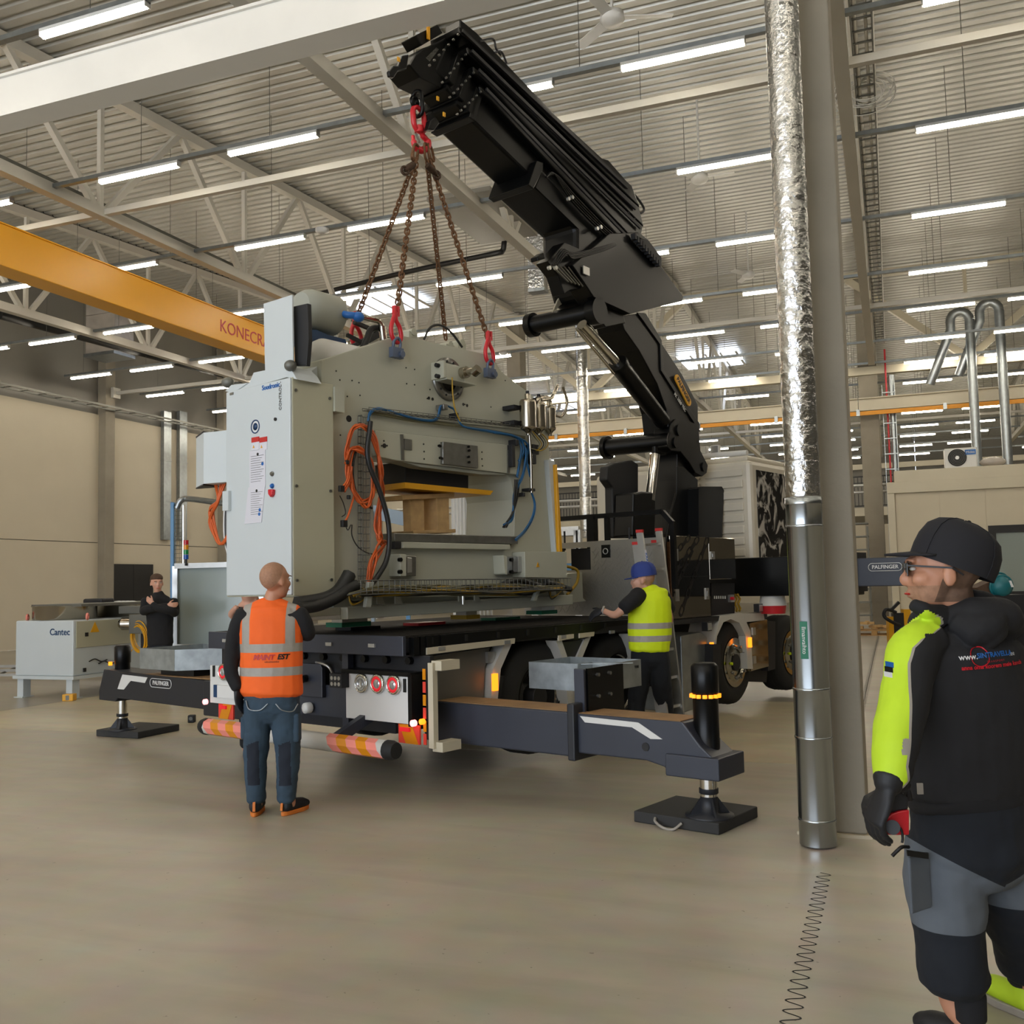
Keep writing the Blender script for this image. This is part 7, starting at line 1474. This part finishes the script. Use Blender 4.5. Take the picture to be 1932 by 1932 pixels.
# blue-grey beam and white sheeting seen through the press opening
t = thing('blue_conveyor_frame', 'pale blue machine frame seen through the press opening', 'frame', IDN, P(730, 1180, 16))
MB().bar(P(700, 965, 16)-V((0, 0, .0)), P(800, 988, 16), .1, .22).obj('frame_beam', 'pale_blue', t); MB().box(P(765, 1000, 16).x, P(772, 1000, 16).x, 15.9, 16.05, 0, P(765, 930, 16).z).obj('frame_post', 'post_blue', t); MB().box(P(700, 1000, 16).x, P(706, 1000, 16).x, 15.9, 16.05, 0, P(700, 965, 16).z).obj('frame_post', 'pale_blue', t)
t = thing('wrapped_pallet_load', 'tall white wrapped load standing behind the press opening', 'load', IDN, V((P(885, 1180, 14.6).x, 14.6, 0)))
x0, x1 = P(852, 1000, 14.6).x, P(925, 1000, 14.6).x; zz_ = P(880, 905, 14.6).z; n = 22
pts = [(x0+(x1-x0)*i/n, 14.6+(.05 if i % 2 else 0)-.25*sin(pi*i/n)) for i in range(n+1)]+[(x1, 15.2), (x0, 15.2)]
MB().xy(pts, 0, zz_).obj('white_wrap', 'white_paint', t); MB().cbox(P(890, 985, 14.25), .14, .03, .1).obj('label_box', 'black', t); MB().tube([P(886, 930, 14.28), P(886, 1000, 14.28)], .01, 5).tube([P(896, 930, 14.28), P(896, 1000, 14.28)], .01, 5).obj('cords', 'black', t)

# ================================================================ THE BACK OF THE HALL, RIGHT
BO = 29.0; o0 = HP(1676, 905, y=BO); zc = HP(1676, 890, y=BO).z
of_ = thing('office_cabin', 'cream site office cabin built inside the hall behind the operator', 'cabin', HALL, (o0.x+3, BO, 0))
MB().box(o0.x, o0.x+8, BO, BO+2.2, .02, zc-.3).obj('cabin_wall', 'wall_paint', of_, HALL)
for i in range(7): MB().box(o0.x+.15+i*1.13, o0.x+1.26+i*1.13, BO-.02, BO, .05, zc-.62).obj('wall_panel', 'wall_paint', of_, HALL)
MB().box(o0.x-.05, o0.x+8.1, BO-.12, BO+.2, zc-.62, zc-.32).box(o0.x+.15, o0.x+8.1, BO-.08, BO+2.2, zc-.32, zc).obj('roof_beam', 'steel_cream', of_, HALL, bev=.01)
MB().box(o0.x-.05, o0.x+.14, BO-.1, BO+.1, 0, zc-.62).obj('corner_post', 'steel_cream', of_, HALL, bev=.01)
w0, w1 = HP(1864, 992, y=BO-.03), HP(1945, 1128, y=BO-.03); wf = MB()
wn = MB().xz([(w0.x, w0.z), (w0.x+2.4, w0.z), (w0.x+2.4, w1.z), (w0.x, w1.z)], BO-.08, BO-.02, [[(w0.x+.18, w0.z-.2), (w0.x+2.2, w0.z-.2), (w0.x+2.2, w1.z+.18), (w0.x+.18, w1.z+.18)]]).obj('window_frame', 'black_matt', of_, HALL)
MB().box(w0.x+.18, w0.x+2.2, BO-.04, BO-.03, w1.z+.18, w0.z-.2).obj('window_pane', 'screen_grey', wn, HALL)
w0, w1 = HP(1740, 995, y=BO-.03), HP(1823, 1130, y=BO-.03); MB().box(w0.x, w1.x, BO-.05, BO-.02, .05, w0.z).obj('dark_door', 'black', of_, HALL)
for x, y0, y1, m_ in ((1854, 1025, 1035, 'green'), (1854, 1037, 1047, 'red'), (1854, 1050, 1055, 'green'), (1863, 1057, 1064, 'green')):
    a, b_ = HP(x-6, y0, y=BO-.03), HP(x+6 if x < 1860 else x+4, y1, y=BO-.03); sgn = MB().box(a.x, b_.x, BO-.035, BO-.022, b_.z, a.z).obj('safety_sign', m_, of_, HALL)
    c = (a+b_)/2
    if y0 == 1025: MB().box(c.x-.02, c.x+.02, BO-.04, BO-.035, b_.z+.02, a.z-.02).box(c.x-.06, c.x+.06, BO-.04, BO-.035, c.z-.02, c.z+.02).obj('white_cross', 'white', sgn, HALL)
    elif y0 == 1037: text('sign_lettering', '112', .1, sgn, HALL, (c.x+.02, BO-.038, c.z), (1, 0, 0), (0, 0, 1), 'white')
    else: MB().box(c.x-.05, c.x+.05, BO-.04, BO-.035, c.z-.012, c.z+.012).obj('sign_bar', 'white', sgn, HALL)
a = HP(1846, 1066, y=BO-.03); MB().box(a.x, a.x+.25, BO-.03, BO-.022, a.z-.35, a.z).obj('notice_sheet', 'paper', of_, HALL)
# air conditioner
a, b_ = HP(1781, 847, y=BO+.1), HP(1845, 882, y=BO+.1)
ac = thing('air_conditioner', 'white air conditioner outdoor unit with black fan, on the cabin roof', 'air conditioner', HALL, ((a.x+b_.x)/2, BO+.3, zc)); hz = a.z-zc
MB().box(a.x, b_.x, BO+.1, BO+.5, zc+.001, a.z).obj('unit_case', 'white_paint', ac, HALL, bev=.02); c = V((a.x+hz*.58, BO+.1, zc+hz*.52))
gr = MB().lathe(c, (0, -1, 0), [(hz*.42, 0), (hz*.43, .02), (hz*.41, .02), (hz*.4, .0)], 28).lathe(c, (0, -1, 0), [(hz*.41, .004), (0, .006)], 24).obj('fan_opening', 'black', ac, HALL)
for k_ in range(4): MB().ring(c-V((0, .02, 0)), (0, 1, 0), hz*(.12+.08*k_), .006, 24, 4).obj('fan_guard_ring', 'tray', gr, HALL)
MB().cyl(c, c-V((0, .03, 0)), .05, n=12).obj('fan_hub', 'alu', gr, HALL)
st = MB().box(b_.x-.3, b_.x-.03, BO+.09, BO+.1, a.z-.2, a.z-.06).obj('blue_sticker', 'blue', ac, HALL); text('sticker_lettering', 'Midea', .09, st, HALL, (b_.x-.165, BO+.088, a.z-.13), (1, 0, 0), (0, 0, 1), 'white')
a = HP(1873, 872, y=BO+.3); t = thing('wrapped_bundle', 'small plastic wrapped bundle on the cabin roof right of the air conditioner', 'bundle', HALL, (a.x, BO+.3, zc)); MB().ball((a.x, BO+.3, zc+.13), .33, .25, .14, 16, 9).obj('bundle_film', 'film', t, HALL)
# pipe rack lines and handrail beyond
t = thing('pipe_rack', 'pale horizontal pipe runs crossing behind the far column', 'pipe rack', HALL, (0, 34, 5))
for y in (912, 925): q = HP(1700, y, y=34); MB().tube([(XL+.5, 34, q.z), (XR-.5, 34, q.z)], .05, 8).obj('pipe_line', 'alu', t, HALL)
q = HP(1640, 880, y=40); MB().box(-22, XR-1, 40, 40.1, q.z-.1, q.z+.1).obj('pipe_line', 'steel_cream', t, HALL)
b = 44.0; z0, z1 = HP(1100, 978, y=b).z, HP(1100, 928, y=b).z
mz = thing('mezzanine_deck', 'far mezzanine deck with a black bar railing', 'mezzanine', HALL, (-10, b, 0)); MB().box(-20, 8, b, b+8, z0-.45, z0-.1).obj('deck_slab', 'steel_cream', mz, HALL)
for a in (-19, -10, -1, 7): MB().box(a, a+.3, b+.2, b+.5, 0, z0-.45).obj('deck_post', 'tray', mz, HALL)
MB().box(-20, 8, b, b+.05, z1-.06, z1).box(-20, 8, b, b+.05, z0-.05, z0).box(-20, 8, b, b+.05, z1-.32, z1-.28).obj('hand_rail', 'black', mz, HALL)
mb = MB()
for i in range(190): mb.box(-19.9+i*.147, -19.87+i*.147, b+.01, b+.04, z0, z1)
o = mb.obj('railing_bars', 'black', mz, HALL); o['kind'] = 'stuff'
for a in (-15.4, -8, -1): MB().box(a, a+.1, b, b+.06, z0-.1, z1).obj('railing_post', 'black', mz, HALL)
# machinery shapes between headboard and far wall
t = thing('machine_line', 'pale blue-grey production line frames standing far behind the headboard', 'machine', HALL, HP(1090, 1050, y=26)*1)
q = HP(1075, 1000, y=26); MB().box(q.x-1.2, q.x+.25, 26, 26.2, q.z-.15, q.z+.1).box(q.x+.1, q.x+.3, 26, 26.2, 0, q.z).box(q.x-1.2, q.x-1.0, 26, 26.2, 0, q.z).obj('line_frame', 'alu', t, HALL)
for i in range(4): MB().box(q.x-1+i*.6, q.x-.6+i*.6, 26.4, 26.9, .8, 1.9+.2*(i % 2)).obj('line_module', ('white_paint', 'post_blue', 'alu')[i % 3], t, HALL)
MB().box(q.x-1.2, q.x+2.2, 26.2, 27, .0, .8).obj('line_base', 'wall_grey', t, HALL)
# frames behind the column, pallets, pump truck
q = HP(1628, 1000, y=30); t = thing('steel_rack', 'grey steel rack standing behind the near column', 'rack', HALL, (q.x, 30, 0))
for dx in (-.25, .1): MB().box(q.x+dx, q.x+dx+.05, 30, 30.06, 0, q.z+.1).obj('rack_post', 'tray', t, HALL)
for k_ in range(8): z = .4+k_*.38; MB().box(q.x-.25, q.x+.15, 30, 30.5, z, z+.04).obj('rack_shelf', 'tray', t, HALL)
def pallet(cx, cy, z, lab, F=HALL, w=1.2, d=.8):
    t = thing('pallet', lab, 'pallet', F, (cx, cy, z))
    for i in range(5): MB().box(cx-w/2, cx+w/2, cy-d/2+i*(d-.1)/4, cy-d/2+i*(d-.1)/4+.1, z+.12, z+.144).obj('plank', 'wood', t, F)
    for i in range(3):
        MB().box(cx-w/2, cx+w/2, cy-d/2+i*(d-.1)/2, cy-d/2+i*(d-.1)/2+.1, z, z+.022).obj('plank', 'wood', t, F)
        for j in range(3): MB().box(cx-w/2+j*(w-.14)/2, cx-w/2+j*(w-.14)/2+.14, cy-d/2+i*(d-.1)/2, cy-d/2+i*(d-.1)/2+.1, z+.022, z+.12).obj('block', 'wood', t, F)
    return t
q = HP(1650, 1199, z=0); pallet(q.x, q.y+.3, .001, 'wooden pallet on the floor carrying offcuts, left of the operator')
for i in range(14):
    an = random.random()*3; c = V((q.x-.45+.07*i, q.y+.1+.35*random.random(), .19+.05*random.random()+(.1 if i in (3, 4, 5) else 0))); t = thing('wood_offcut', 'short timber offcut in the heap on the pallet left of the operator', 'wood', HALL, c, group='timber offcuts on the pallet')
    MB().obox(c, V((cos(an), sin(an), 0))*(.08+.06*random.random()), V((-sin(an), cos(an), 0))*.04, V((0, 0, .035))).obj('offcut_block', 'wood_light', t, HALL)
q = HP(1925, 1180, y=17.5); 
for k_ in range(4): pallet(q.x+.45, 17.5, .001+.3*k_, 'wooden pallet, %s in the stack right of the operator' % ('lowest', 'second', 'third', 'topmost')[k_], d=.8)
for k_ in range(3): MB().box(q.x-.1, q.x+1, 17.2, 17.8, .147+.3*k_, .3+.3*k_).obj('crate_layer', 'wood', bpy.data.objects['pallet' if k_ < 0 else ('pallet.001', 'pallet.002', 'pallet.003')[k_]], HALL)
# teal barrel vacuum on a dark ramp
P = lambda x, y, d=9: WP(x, y, y=d)
tv = thing('teal_machine', 'round teal machine head showing over the operator\'s shoulder', 'machine', IDN, V((P(1888, 1105).x, 9, 0)))
c = P(1887, 1106); MB().ball(c, .1, .1, .105, 20, 12).obj('round_housing', 'teal', tv); MB().ring(c-V((0, .02, 0)), (0, 1, .2), .1, .012, 22, 6).obj('housing_rim', 'teal', tv); MB().tube(curve_pts([c+V((-.06, 0, .07)), c+V((-.03, 0, .12)), c+V((.04, 0, .11)), c+V((.08, 0, .06))]), .01, 6).obj('carry_handle', 'teal', tv)
MB().obox(c+V((.06, -.08, .02)), V((.01, 0, 0)), V((0, .01, 0)), V((-.01, 0, .03))).obj('white_label', 'white', tv); MB().box(c.x-.25, c.x+.2, 8.95, 9.3, 0, c.z-.08).obj('dark_stand', 'black_matt', tv)
MB().obox(P(1862, 1108, 9.1), V((.12, 0, .05)), V((0, .1, 0)), V((-.02, 0, .05))).obj('sloping_cover', 'hair_brown', tv)
# yellow hand pallet truck
q = V((P(1693, 1180, 14).x, 14, 0)); yp = thing('pallet_stacker', 'yellow hand stacker with a black bow handle between column and operator', 'pallet truck', IDN, q)
z1_ = P(1690, 1150, 14).z; MB().box(q.x-.12, q.x-.05, 14, 14.1, .05, z1_-.1).box(q.x+.1, q.x+.2, 14, 14.1, .05, z1_).obj('mast', 'yellow', yp); MB().box(q.x-.05, q.x+.1, 14, 14.08, .3, z1_-.05).obj('mast_mesh', 'black_matt', yp)
MB().tube(curve_pts([P(1690, 1155, 13.9), P(1672, 1150, 13.8), P(1668, 1162, 13.8), P(1680, 1172, 13.8), P(1698, 1180, 13.9)]), .025, 8).bar(P(1682, 1150, 13.85), P(1696, 1136, 13.85), .04, .04).obj('bow_handle', 'black_matt', yp)
for x in (-.1, .15): MB().box(q.x+x-.06, q.x+x+.06, 13.2, 14, .06, .12).cyl((q.x+x-.05, 13.3, .05), (q.x+x+.05, 13.3, .05), .05, n=12).obj('fork', 'yellow', yp)
# red and white hood beside the front wheel
q = TP(1470, 1140, y=1.9); t = thing('warning_cone_cover', 'white and red hood hanging by the truck cab, cut by the silver pipe', 'cover', TRUCK, q)
a = TP(1462, 1108, y=1.9); MB().lathe((q.x+.15, 2.05, q.z-.02), (0, 0, 1), [(.17, 0), (.13, .22), (.12, .23)], 20).obj('white_hood', 'white_paint', t, TRUCK); MB().lathe((q.x+.15, 2.05, q.z-.12), (0, 0, 1), [(.15, 0), (.165, .1)], 20).obj('red_band', 'red', t, TRUCK); MB().bar((q.x+.15, 2.05, q.z+.2), (q.x+.15, 2.3, q.z+.24), .05, .05).obj('hood_bracket', 'blue', t, TRUCK)
